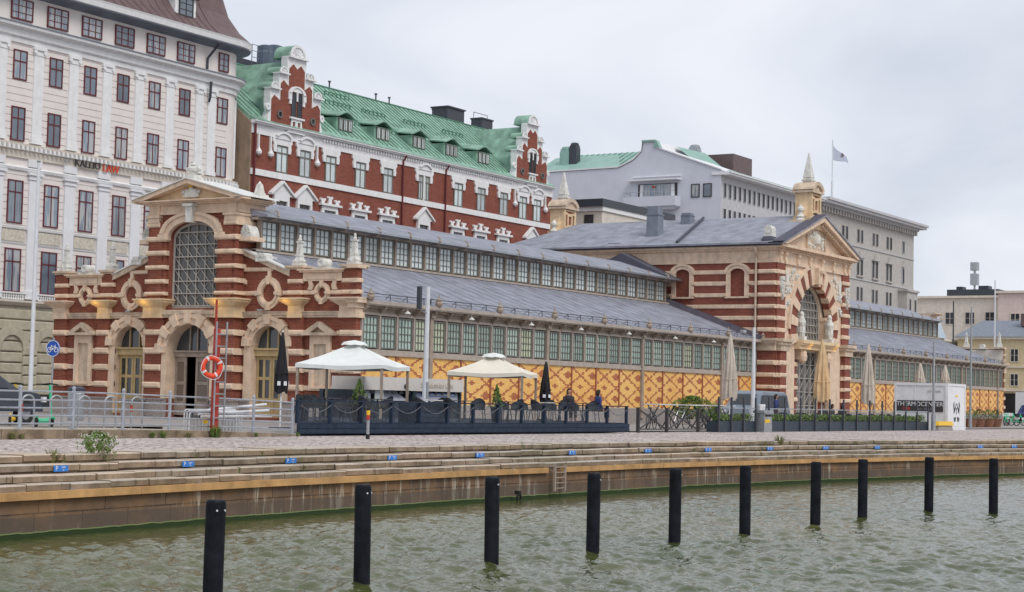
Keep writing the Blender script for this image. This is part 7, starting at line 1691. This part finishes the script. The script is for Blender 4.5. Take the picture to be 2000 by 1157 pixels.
for i, (x, y, lab) in enumerate(spots):
    place(1 if i % 3 or i < 3 else 2, x, y, .365, random.uniform(-.3,.3), 'dark cafe table '+lab if (i % 3 or i < 3) else 'pale topped cafe table '+lab)
    for s, n in ((-1, 'left'), (1, 'right')): place(0, x+s*.62, y+random.uniform(-.2,.2), .365, -s*pi/2+random.uniform(-.4,.4), 'dark woven chair %s of the table %s' % (n, lab))
    if i % 2 == 0: place(0, x+random.uniform(-.2,.2), y+.75, .365, random.uniform(-.3,.3), 'dark woven chair behind the table '+lab)
# potted firs
def potted(label, px, pyb, Y, h, w, m, seed, zb=.36, pot='metal_dark', ph=.5, conic=True, cat='potted plant', group=None, pr=.22):
    q = onY(px, pyb, Y); t = thing('potted_plant', label, cat, (q.x, Y, zb), group=group); b = MB(WF); b.lathe((0,0,0),[(pr*.75,0),(pr,ph),(pr*1.08,ph),(pr*1.08,ph+.04),(pr*.9,ph+.04),(pr*.85,ph-.02)],14); b.build('pot', pot, t)
    tmp = bush('tmp_bush', 'x', 'x', (0,0,0), h, w, int(520*h/.8), .045, m, seed=seed, conic=conic)
    for ch in list(tmp.children): ch.parent = t; ch.location = (0,0,ph)
    bpy.data.objects.remove(tmp); return t
potted('bright potted fir in a grey pot at the middle of the deck', 969, 835, -11.9, .82, .34, 'leaf_bright', 21)
potted('green feathery shrub in a pot below the large white gazebo', 700, 828, -11.0, .85, .42, 'leaf_bright', 22)
bush('hedge_shrub', 'leafy green shrub in front of the yellow brick wall behind the picnic tables', 'shrub', tuple(onY(1352, 812, -2.5)-Vector((0,0,.2))), 1.25, 1.35, 1500, .085, 'leaf_bright', seed=31)
bush('hedge_shrub', 'smaller green shrub left of the tall folded beige parasol', 'shrub', tuple(onY(1400, 812, -2.5)-Vector((0,0,.2))), .8, .8, 700, .07, 'leaf_bright', seed=32)
# ------------------------------------------------------------------ crossbuck barrier and picnic tables, bicycles
cb = thing('crossbuck_barrier', 'dark brown timber barrier with crossed braces between the deck and the planters', 'barrier')
xs_ = [onY(px, 842, -12.6).x for px in (1246, 1302, 1363, 1398)]
for x in xs_: b = MB(WF); b.box(x-.06,x+.06,-.03,.98,12.54,12.66); b.build('post', 'frame_dark', cb)
b = MB()
for k in range(3):
    a, c = xs_[k], xs_[k+1]; b.tube([(a,-12.6,.08),(c,-12.6,.92)], .035, 4); b.tube([(a,-12.6,.92),(c,-12.6,.08)], .035, 4)
b.tube([(xs_[0],-12.6,.10),(xs_[-1],-12.6,.10)], .03, 4); b.build('brace', 'frame_dark', cb)
def picnic(px, Y, lab):
    q = onY(px, 800, Y); t = thing('picnic_table', lab, 'table', (q.x, Y, 0), group='pale topped tables behind the crossbuck barrier'); b = MB(WF)
    for k in range(4): b.box(-1.0,1.0,1.08,1.13,-.38+k*.2,-.20+k*.2)
    b.build('top', 'table_top', t); b = MB()
    for x in (-.8,.8): b.tube([(x,-.4,0),(x,.3,1.1)], .035, 4); b.tube([(x,.4,0),(x,-.3,1.1)], .035, 4)
    b.build('leg', 'frame_dark', t)
picnic(1292, -9.2, 'pale topped high table just right of the deck end'); picnic(1352, -8.6, 'pale topped high table in front of the green shrub'); picnic(1405, -9.0, 'pale topped high table left of the beige parasol')
def bicycle(px, Y, lab, rz, m='metal_dark'):
    q = onY(px, 830, Y); t = thing('bicycle', lab, 'bicycle', (q.x, Y, 0), rz, group='bicycles behind the crossbuck barrier'); b = MB()
    A, B, C_, D_, E_ = (-.5,0,.34),(-.05,0,.3),(-.2,0,.82),(.38,0,.78),(.52,0,.34)
    for p, q_ in ((A,B),(A,C_),(B,C_),(B,D_),(C_,D_),(D_,E_)): b.tube([p, q_], .017, 5)
    b.build('frame', m, t)
    for x in (-.5, .52): w = MB(frame((0,0,0), X_, -Y_)); w.ring(x,.34,.31,.34,0,360,28,-.015,.015); w.ring(x,.34,.0,.03,0,360,8,-.03,.03); [w.tube([(x,.34,0),(x+.31*cos(k*pi/6),.34+.31*sin(k*pi/6),0)], .003, 3) for k in range(12)]; w.build('wheel', 'rubber', t)
    b = MB(); b.tube([(.36,-.26,.98),(.38,0,1.0),(.36,.26,.98)], .014, 5); b.tube([(.38,0,.78),(.38,0,1.0)], .014, 5); b.build('handlebar', 'metal_galv', t); b = MB(WF); b.box(-.36,-.1,.92,.97,-.07,.07,.05,.02); b.tube([(-.2,.82,0),(-.23,.93,0)], .014, 5); b.build('saddle', 'rubber', t)
bicycle(1272, -10.6, 'dark bicycle behind the barrier, nearest to the deck end', .2); bicycle(1328, -10.4, 'pale bicycle behind the middle of the crossbuck barrier', -.1, 'metal_galv'); bicycle(1375, -10.8, 'dark bicycle behind the barrier, nearest to the planters', .15)
# ------------------------------------------------------------------ planter fence
pf = thing('planter_fence', 'long row of dark navy planter boxes with glass screens and thin posts', 'fence')
px0 = onY(1400, 842, -13.0).x; px1 = onY(1472, 842, -13.0).x; py0 = onY(1506, 842, -13.2).x; py1 = onY(1816, 842, -13.2).x
def planter(x0, x1, n):
    for k in range(n):
        a = x0+(x1-x0)*k/n; c = x0+(x1-x0)*(k+1)/n; b = MB(WF); b.box(a+.01,c-.01,-.03,.46,12.5,13.05); b.build('planter_box', 'kiosk_blue', pf)
        MB(WF).box(a+.03, c-.03, .47, .475, 12.55, 13.0).build('soil', 'rubber', pf)
    for k in range(n+1): a = x0+(x1-x0)*k/n; b = MB(WF); b.box(a-.05,a+.05,-.03,1.5 if n < 4 else 1.55,13.05,13.12); b.build('post', 'metal_dark', pf)
    b = MB(WF); b.box(x0,x1,1.0,1.05,13.06,13.10); b.build('glass_rail', 'metal_galv', pf)
    for k in range(n): a = x0+(x1-x0)*k/n; c = x0+(x1-x0)*(k+1)/n; MB(WF).add([(a+.06,.5,13.08),(c-.06,.5,13.08),(c-.06,.99,13.08),(a+.06,.99,13.08)],[(0,1,2,3)]).build('glass_screen', 'screen_glass', pf)
planter(px0, px1, 3); planter(py0, py1, 12)
def hedge(x0, x1, seed, lab):
    random.seed(seed); t = thing('planter_hedge', lab, 'hedge', (x0, -12.78, .46), group='low box hedges in the planters'); b = MB()
    for k in range(int((x1-x0)*260)):
        c = Vector((random.uniform(.05, x1-x0-.05), random.uniform(-.22,.22), random.random()**.7*(.28+.14*noise.noise(Vector((x0+k*.01,0,0)))))); c.z *= 1+.35*noise.noise(Vector((c.x*1.3+x0, 3, 0))); d = Vector((random.gauss(0,1),random.gauss(0,1),random.gauss(0,1))).normalized(); e_ = d.orthogonal().normalized(); e2 = d.cross(e_); s = random.uniform(.035,.08); n = len(b.v)
        b.v += [tuple(c-e_*s), tuple(c+e2*s*.5), tuple(c+e_*s), tuple(c-e2*s*.5)]; b.f += [(n,n+1,n+2,n+3)]
    b.build('foliage', 'leaf_bright', t, recalc=False)
hedge(px0, px1, 1, 'low green hedge in the short planter row left of the litter bin')
for k in range(4): a = py0+(py1-py0)*k/4; hedge(a, a+(py1-py0)/4, 2+k, ('first','second','third','last')[k]+' stretch of hedge in the long planter row, counted from the litter bin')
# white tops and chairs behind the planters
for k, px in enumerate((1512,1545,1582,1625,1668,1712,1745)):
    q = onY(px, 830, -10.4); place(2, q.x, -10.4, .0, .1*k, 'pale cafe table behind the planters, '+('nearest to the litter bin','second from the litter bin','third from the litter bin','middle one','fifth from the litter bin','sixth, beside the beige parasol','last before the container')[k])
    for s in (-1, 1): place(0, q.x+s*.6, -10.4, 0, -s*pi/2, 'dark chair %s of the %s pale table behind the planters' % ('left' if s < 0 else 'right', ('first','second','third','fourth','fifth','sixth','last')[k]))
# litter bin with yellow sticker
q = onY(1490, 842, -13.2); t = thing('litter_bin', 'square grey litter bin with a yellow sticker and cups on top, in the planter gap', 'litter bin', (q.x, -13.2, -.03)); b = MB(WF); b.box(-.45,.45,.0,.85,-.25,.25,.05,.0); b.box(-.52,.52,.85,.98,-.28,.28); b.build('body', 'metal_galv', t); b = MB(WF); b.box(-.36,.16,.42,.58,.25,.27); b.build('sticker', 'paint_yellow', t); b = MB(WF); b.box(-.36,.36,.7,.80,.25,.262); b.build('slot', 'rubber', t)
b = MB(WF); 
for u in (-.30,-.02): b.lathe((u,.98,.0),[(.08,0),(.11,.22),(.10,.27)],10)
b.build('cup', 'paint_white', t)
# container
cX = onY(1850, 843, -13.3).x; cY1 = onX(1748, 800, cX).y; cX1 = onY(1884, 843, -13.3).x; CH_ = onY(1850, 750, -13.3).z
ct = thing('white_container', 'white container kiosk with a black banner and printed figures beside the planter fence', 'container')
FE = frame((cX, -13.3, 0), (0,-1,0), (-1,0,0)); FS_ = frame((cX, -13.3, 0), (1,0,0), (0,-1,0)); LW = cY1+13.3; LX_ = cX1-cX
b = MB(FE); b.box(-LW, 0, -.05, CH_, -LX_, 0); b.build('body', 'paint_white', ct)
b = MB(FE); b.box(-LW-.04, .04, CH_-.12, CH_+.03, -LX_-.04, .05); b.box(-LW-.04, .04, -.05, .12, -LX_-.04, .05); b.box(-.12, .04, .12, CH_-.12, -.12, .05); b.box(-LW-.04, -LW+.10, .12, CH_-.12, -.12, .05); b.box(-.12, .04, .12, CH_-.12, -LX_-.04, -LX_+.1); b.box(-LW*.62-.02, -LW*.62+.02, 1.7, CH_-.12, 0, .02); b.box(-LW*.3-.02, -LW*.3+.02, 1.7, CH_-.12, 0, .02); b.build('corner_frame', 'paint_white', ct)
b = MB(FE); b.box(-LW+.12, -.25, 1.02, 1.66, .01, .05); bo = b.build('banner', 'frame_dark', ct)
text('writing', 'THERMOCENTER', .36, (cX-.06, -13.3+LW*.52, 1.45), (0,-1,0), (-1,0,0), 'paint_white', bo, .005)
b = MB(FE); b.box(-LW*.84, -LW*.70, 1.12, 1.26, .05, .056); b.build('writing', 'paint_red', bo); text('writing', 'puh. 030 600', .2, (cX-.06, -13.3+LW*.4, 1.17), (0,-1,0), (-1,0,0), 'metal_galv', bo, .005)
text('writing', 'GET YOURS', .15, (cX-.03, -13.3+LW*.25, 2.2), (0,-1,0), (-1,0,0), 'metal_galv', ct, .005)
b = MB(FS_); b.box(.15, LX_-.12, .2, CH_-.2, 0, .015); b.build('end_panel', 'plaster_white', ct)
random.seed(9); b = MB(FS_)
for sx in (-1, 1):
    m_ = LX_/2
    b.prism([(m_+sx*.45,1.65),(m_+sx*.62,1.5),(m_+sx*.5,.9),(m_+sx*.35,1.1)], .015, .025); b.prism([(m_+sx*.2,1.35),(m_+sx*.42,1.2),(m_+sx*.3,.95)], .015, .025); b.prism([(m_+sx*.1,.75),(m_+sx*.55,.7),(m_+sx*.45,.45),(m_+sx*.15,.5)], .015, .025)
b.ring(m_, 1.35, .12, .2, 0, 360, 14, .015, .025); b.box(m_-.04, m_+.04, .9, 1.2, .015, .025); b.build('printed_figure', 'metal_dark', ct)
b = MB(FS_); b.box(m_-.2, m_+.25, 1.92, 2.02, .015, .025); b.build('printed_mark', 'paint_yellow', ct)
q = onY(1834, 842, -13.3); t = thing('concrete_block', 'concrete block topped with a bright yellow cover in front of the container', 'barrier block', (q.x, -13.5, -.03)); b = MB(WF); b.box(-1.3,1.3,0,.28,-.22,.22,.05,.05); b.build('block', 'plinth_granite', t); b = MB(WF); b.box(-1.35,1.35,.29,.52,-.24,.24,.12,.06); b.build('cover', 'paint_yellow', t)
# barrel planters, hire bikes and banner at the right
for k, px in enumerate((1896, 1912, 1930, 1945)):
    tt = potted('wooden barrel planter with a shrub, %s of the row beside the container' % ('first','second','third','last')[k], px, 838, -9.5, .65, .55, 'leaf_dark' if k % 2 else 'leaf_bright', 60+k, zb=0, pot='wood_planter', ph=.55, conic=False, group='barrel planters at the hall end', pr=.42)
for k, px in enumerate((1965, 1976, 1988)):
    q = onY(px, 828, -6); t = thing('hire_bicycle', 'green and white hire bicycle, %s of the cluster at the right edge' % ('leftmost','middle','rightmost')[k], 'bicycle', (q.x, -6, 0), .5+k*.6, group='hire bicycles at the right edge')
    b = MB()
    for p, q_ in (((-.5,0,.34),(-.05,0,.3)),((-.5,0,.34),(-.2,0,.82)),((-.05,0,.3),(-.2,0,.95)),((-.05,0,.3),(.38,0,.78)),((.38,0,1.0),(.52,0,.34))): b.tube([p, q_], .035, 5)
    b.build('frame', 'scooter_green', t)
    for x in (-.5,.52): w = MB(frame((0,0,0), X_, -Y_)); w.ring(x,.34,.28,.34,0,360,24,-.02,.02); w.build('wheel', 'rubber', t)
    b = MB(WF); b.box(.4,.75,.75,1.0,-.2,.2); b.build('basket', 'paint_white', t); b = MB(WF); b.box(-.75,-.3,.5,.66,-.05,.05); b.build('mudguard', 'paint_white', t)
q = onX(1985, 800, 112); t = thing('delivery_truck', 'white box truck with blue and green graffiti at the right edge under the far arch', 'truck', (112, q.y-1.5, 0)); F = frame((0,0,0), (0,-1,0), (-1,0,0))
b = MB(F); b.box(-1.6,1.6,.9,3.0,-6,0); b.build('cargo_box', 'paint_white', t); b = MB(F); b.box(-1.5,1.5,.45,.9,-6,.02); b.build('chassis', 'metal_dark', t); b = MB(F); b.prism([(-1.4,.9),(1.4,.9),(1.4,1.9),(.2,2.1),(-1.0,1.7)], .01, .03); b.build('graffiti', 'graffiti', t)
for s in (-1, 1): b = MB(F); b.cyl((s*1.2,.45,-.6),(s*1.5,.45,-.6),.45,n=16); b.build('wheel', 'rubber', t)
# ------------------------------------------------------------------ people
def person(label, loc, rz, top, bottom, hair, sit=False, h=1.7):
    t = thing('person', label, 'person', loc, rz); k = h/1.7; b = MB(); m = 14
    def loft(b, secs):
        vs = []
        for (x, y, z, rx, ry) in secs:
            for i in range(m): a = 2*pi*i/m; vs.append((x*k+rx*k*cos(a), y*k+ry*k*sin(a), z*k))
        b.add(vs, [(j*m+i, j*m+(i+1) % m, (j+1)*m+(i+1) % m, (j+1)*m+i) for j in range(len(secs)-1) for i in range(m)]+[tuple(range(m)), tuple(range((len(secs)-1)*m, len(secs)*m))])
    zo = -.42 if sit else 0
    loft(b, [(0,0,.86+zo,.16,.11),(0,0,.98+zo,.17,.12),(0,0,1.12+zo,.145,.10),(0,0,1.30+zo,.185,.12),(0,0,1.42+zo,.17,.10),(0,.0,1.47+zo,.07,.065),(0,.01,1.53+zo,.055,.055),(0,-.01,1.56+zo,.07,.08),(0,-.015,1.62+zo,.078,.098),(0,-.01,1.68+zo,.072,.09),(0,0,1.72+zo,.03,.04)])
    for s in (-1, 1):
        if sit: pts, r = [(s*.09,0,.46),(s*.11,-.42,.46),(s*.11,-.44,.06),(s*.11,-.58,.04)], [.09,.07,.05,.035]
        else: pts, r = [(s*.09,0,.9),(s*.10,.02,.48),(s*.10,.04,.08),(s*.10,-.12,.04)], [.095,.065,.045,.035]
        b.tube([tuple(c*k for c in p) for p in pts], [q*k for q in r], 8)
        b.tube([tuple(c*k for c in p) for p in ((s*.19,0,1.40+zo),(s*.23,.02,1.12+zo),(s*.20,-.12,.90+zo),(s*.19,-.18,.84+zo))], [.055*k,.043*k,.03*k,.035*k], 8)
        for f in range(5): b.tube([tuple(c*k for c in p) for p in ((s*(.175+.012*f),-.17,.84+zo),(s*(.172+.013*f),-.21,.78+zo+.01*abs(f-2)))], .008*k, 4)
    b.build('body', 'skin', t, smooth=True)
    b = MB(); loft(b, [(0,0,.84+zo,.175,.13),(0,0,.98+zo,.18,.13),(0,0,1.12+zo,.16,.115),(0,0,1.30+zo,.20,.135),(0,0,1.43+zo,.185,.115),(0,0,1.47+zo,.09,.08)])
    for s in (-1, 1): b.tube([tuple(c*k for c in p) for p in ((s*.185,0,1.41+zo),(s*.235,.02,1.12+zo),(s*.205,-.10,.93+zo))], [.07*k,.056*k,.044*k], 8)
    b.build('shirt', top, t, smooth=True); b = MB()
    for s in (-1, 1):
        if sit: b.tube([tuple(c*k for c in p) for p in ((s*.09,.02,.48),(s*.11,-.42,.47),(s*.11,-.44,.12))], [.11*k,.085*k,.06*k], 8)
        else: b.tube([tuple(c*k for c in p) for p in ((s*.09,0,.92),(s*.10,.02,.48),(s*.10,.04,.12))], [.11*k,.08*k,.06*k], 8)
    b.build('trousers', bottom, t, smooth=True); b = MB(); loft(b, [(0,.045,1.48+zo,.075,.06),(0,.035,1.58+zo,.092,.085),(0,.012,1.66+zo,.09,.108),(0,0,1.71+zo,.072,.09),(0,.0,1.755+zo,.03,.04)]); b.build('hair', hair, t, smooth=True); return t
q = onY(1578, 820, -10.2); person('person in a blue top with dark hair standing beside the grey van', (q.x, -8.4, 0), .4, 'cloth_blue', 'cloth_dark', 'hair_dark', h=1.72)
for k, px in enumerate((1618, 1636, 1655)):
    q = onY(px, 815, -9.8); person('seated person in dark clothes, %s of the three right of the portal parasol' % ('left','middle','right')[k], (q.x, -9.5, .0), (-1.2,.2,1.5)[k], 'cloth_dark', 'cloth_dark', 'hair_dark', sit=True)
for k, (px, Y) in enumerate(((1168, -8.4), (1110, -8.9))):
    q = onY(px, 815, Y); person('seated person in a %s top at the deck tables, %s of the black parasol' % (('blue','dark')[k], ('well right','just right')[k]), (q.x, Y, .36), (1.0,-.6)[k], ('cloth_blue','cloth_dark')[k], 'cloth_dark', 'hair_dark', sit=True)

# ------------------------------------------------------------------ give every repeated piece its own part
SPLIT = {'gable_trim','tympanum_carving','roof_trim','bay','mullion','clerestory_mullion','pattern_divider','eaves_bracket','palmette','roof_bracket','pilaster','tower_pilaster','stone_band','voussoir','window_surround','window_hood','window_crown','drop_ornament','rung','bolt_plate','cornice_bracket','console','modillion','dentil','plinth','coping','oval_frame','eaves_lamp','string_course','snow_guard','roof_vent','standing_seams','spandrel_carving','menu_lines','spot_lamp','reflector_stud','fan_drum','bars','leg','wheel','brace','bar','curtain','copper_roof','chimney','cup','timber_rail','clerestory_rail','pane_','capital','relief_panel','keystone','turret_strapwork','belt_course','acroterion','step','roof_plant','column','deck_boards','rope','window_lattice','rafter','copper_cap'}
def comps(me):
    n = len(me.vertices); par = list(range(n))
    def f(a):
        while par[a] != a: par[a] = par[par[a]]; a = par[a]
        return a
    for e_ in me.edges:
        a, b_ = f(e_.vertices[0]), f(e_.vertices[1])
        if a != b_: par[a] = b_
    g_ = {}
    for v in me.vertices: g_.setdefault(f(v.index), []).append(v.index)
    C = []
    for ids in g_.values():
        co_ = [me.vertices[i].co for i in ids]; lo = [min(c[k] for c in co_)-.012 for k in range(3)]; hi = [max(c[k] for c in co_)+.012 for k in range(3)]; C.append([ids, lo, hi])
    ch = True
    while ch:
        ch = False; out_ = []
        for c in C:
            for o_ in out_:
                if all(c[1][k] <= o_[2][k] and o_[1][k] <= c[2][k] for k in range(3)):
                    o_[0] = o_[0]+c[0]; o_[1] = [min(o_[1][k], c[1][k]) for k in range(3)]; o_[2] = [max(o_[2][k], c[2][k]) for k in range(3)]; ch = True; break
            else: out_.append(c)
        C = out_
    return C
def submesh(me, name, ids):
    S_ = {i: k for k, i in enumerate(ids)}; m = bpy.data.meshes.new(name); m.from_pydata([tuple(me.vertices[i].co) for i in ids], [], [tuple(S_[v] for v in p.vertices) for p in me.polygons if p.vertices[0] in S_])
    m.materials.append(me.materials[0]); 
    if me.polygons and me.polygons[0].use_smooth: m.polygons.foreach_set('use_smooth', [True]*len(m.polygons))
    m.update(); return m
bpy.context.view_layer.update()
cache = {}; jobs = {}
for o in list(bpy.data.objects):
    base = o.name.split('.')[0]
    if o.type != 'MESH' or base not in SPLIT or o.parent is None or len(o.data.vertices) > 30000: continue
    if o.data.name not in cache: cache[o.data.name] = comps(o.data)
    jobs.setdefault((o.parent.name, base), []).append(o)
for (pn, base), obs in jobs.items():
    items = []
    for o in obs:
        for ci, (ids, lo, hi) in enumerate(cache[o.data.name]):
            cen = o.matrix_world @ Vector([(lo[k]+hi[k])/2 for k in range(3)]); sz = sqrt(sum((hi[k]-lo[k])**2 for k in range(3))); items.append((sz/((cen-CAM).length), o, ci))
    if len(items) == len(obs): continue
    items.sort(key=lambda t_: -t_[0]); keep = items[:96] if len(items) > 100 else items; rest = {}
    for it in items[len(keep):]: rest.setdefault(it[1].name, []).extend(cache[it[1].data.name][it[2]][0])
    for _, o, ci in keep:
        key = (o.data.name, ci)
        if key not in cache: cache[key] = submesh(o.data, base, cache[o.data.name][ci][0])
        c = bpy.data.objects.new(base, cache[key]); COL.objects.link(c); c.parent = o.parent; c.matrix_parent_inverse = o.matrix_parent_inverse; c.matrix_basis = o.matrix_basis
    if rest:
        V, Fc = [], []; mt_ = None
        for on, ids in rest.items():
            o = bpy.data.objects[on]; mt_ = o.data.materials[0]; S_ = {i: k+len(V) for k, i in enumerate(ids)}; V += [tuple(o.matrix_basis @ o.data.vertices[i].co) for i in ids]; Fc += [tuple(S_[v] for v in p.vertices) for p in o.data.polygons if p.vertices[0] in S_]
        m = bpy.data.meshes.new(base); m.from_pydata(V, [], Fc); m.materials.append(mt_); c = bpy.data.objects.new(base, m); COL.objects.link(c); c.parent = bpy.data.objects[pn]; c['kind'] = 'stuff'
    for o in obs:
        for ch in list(o.children): ch.parent = o.parent
        bpy.data.objects.remove(o)
# remove nothing-labelled prototypes check
for o in list(bpy.data.objects):
    if o.parent is None and o.type == 'EMPTY' and not o.children: bpy.data.objects.remove(o)
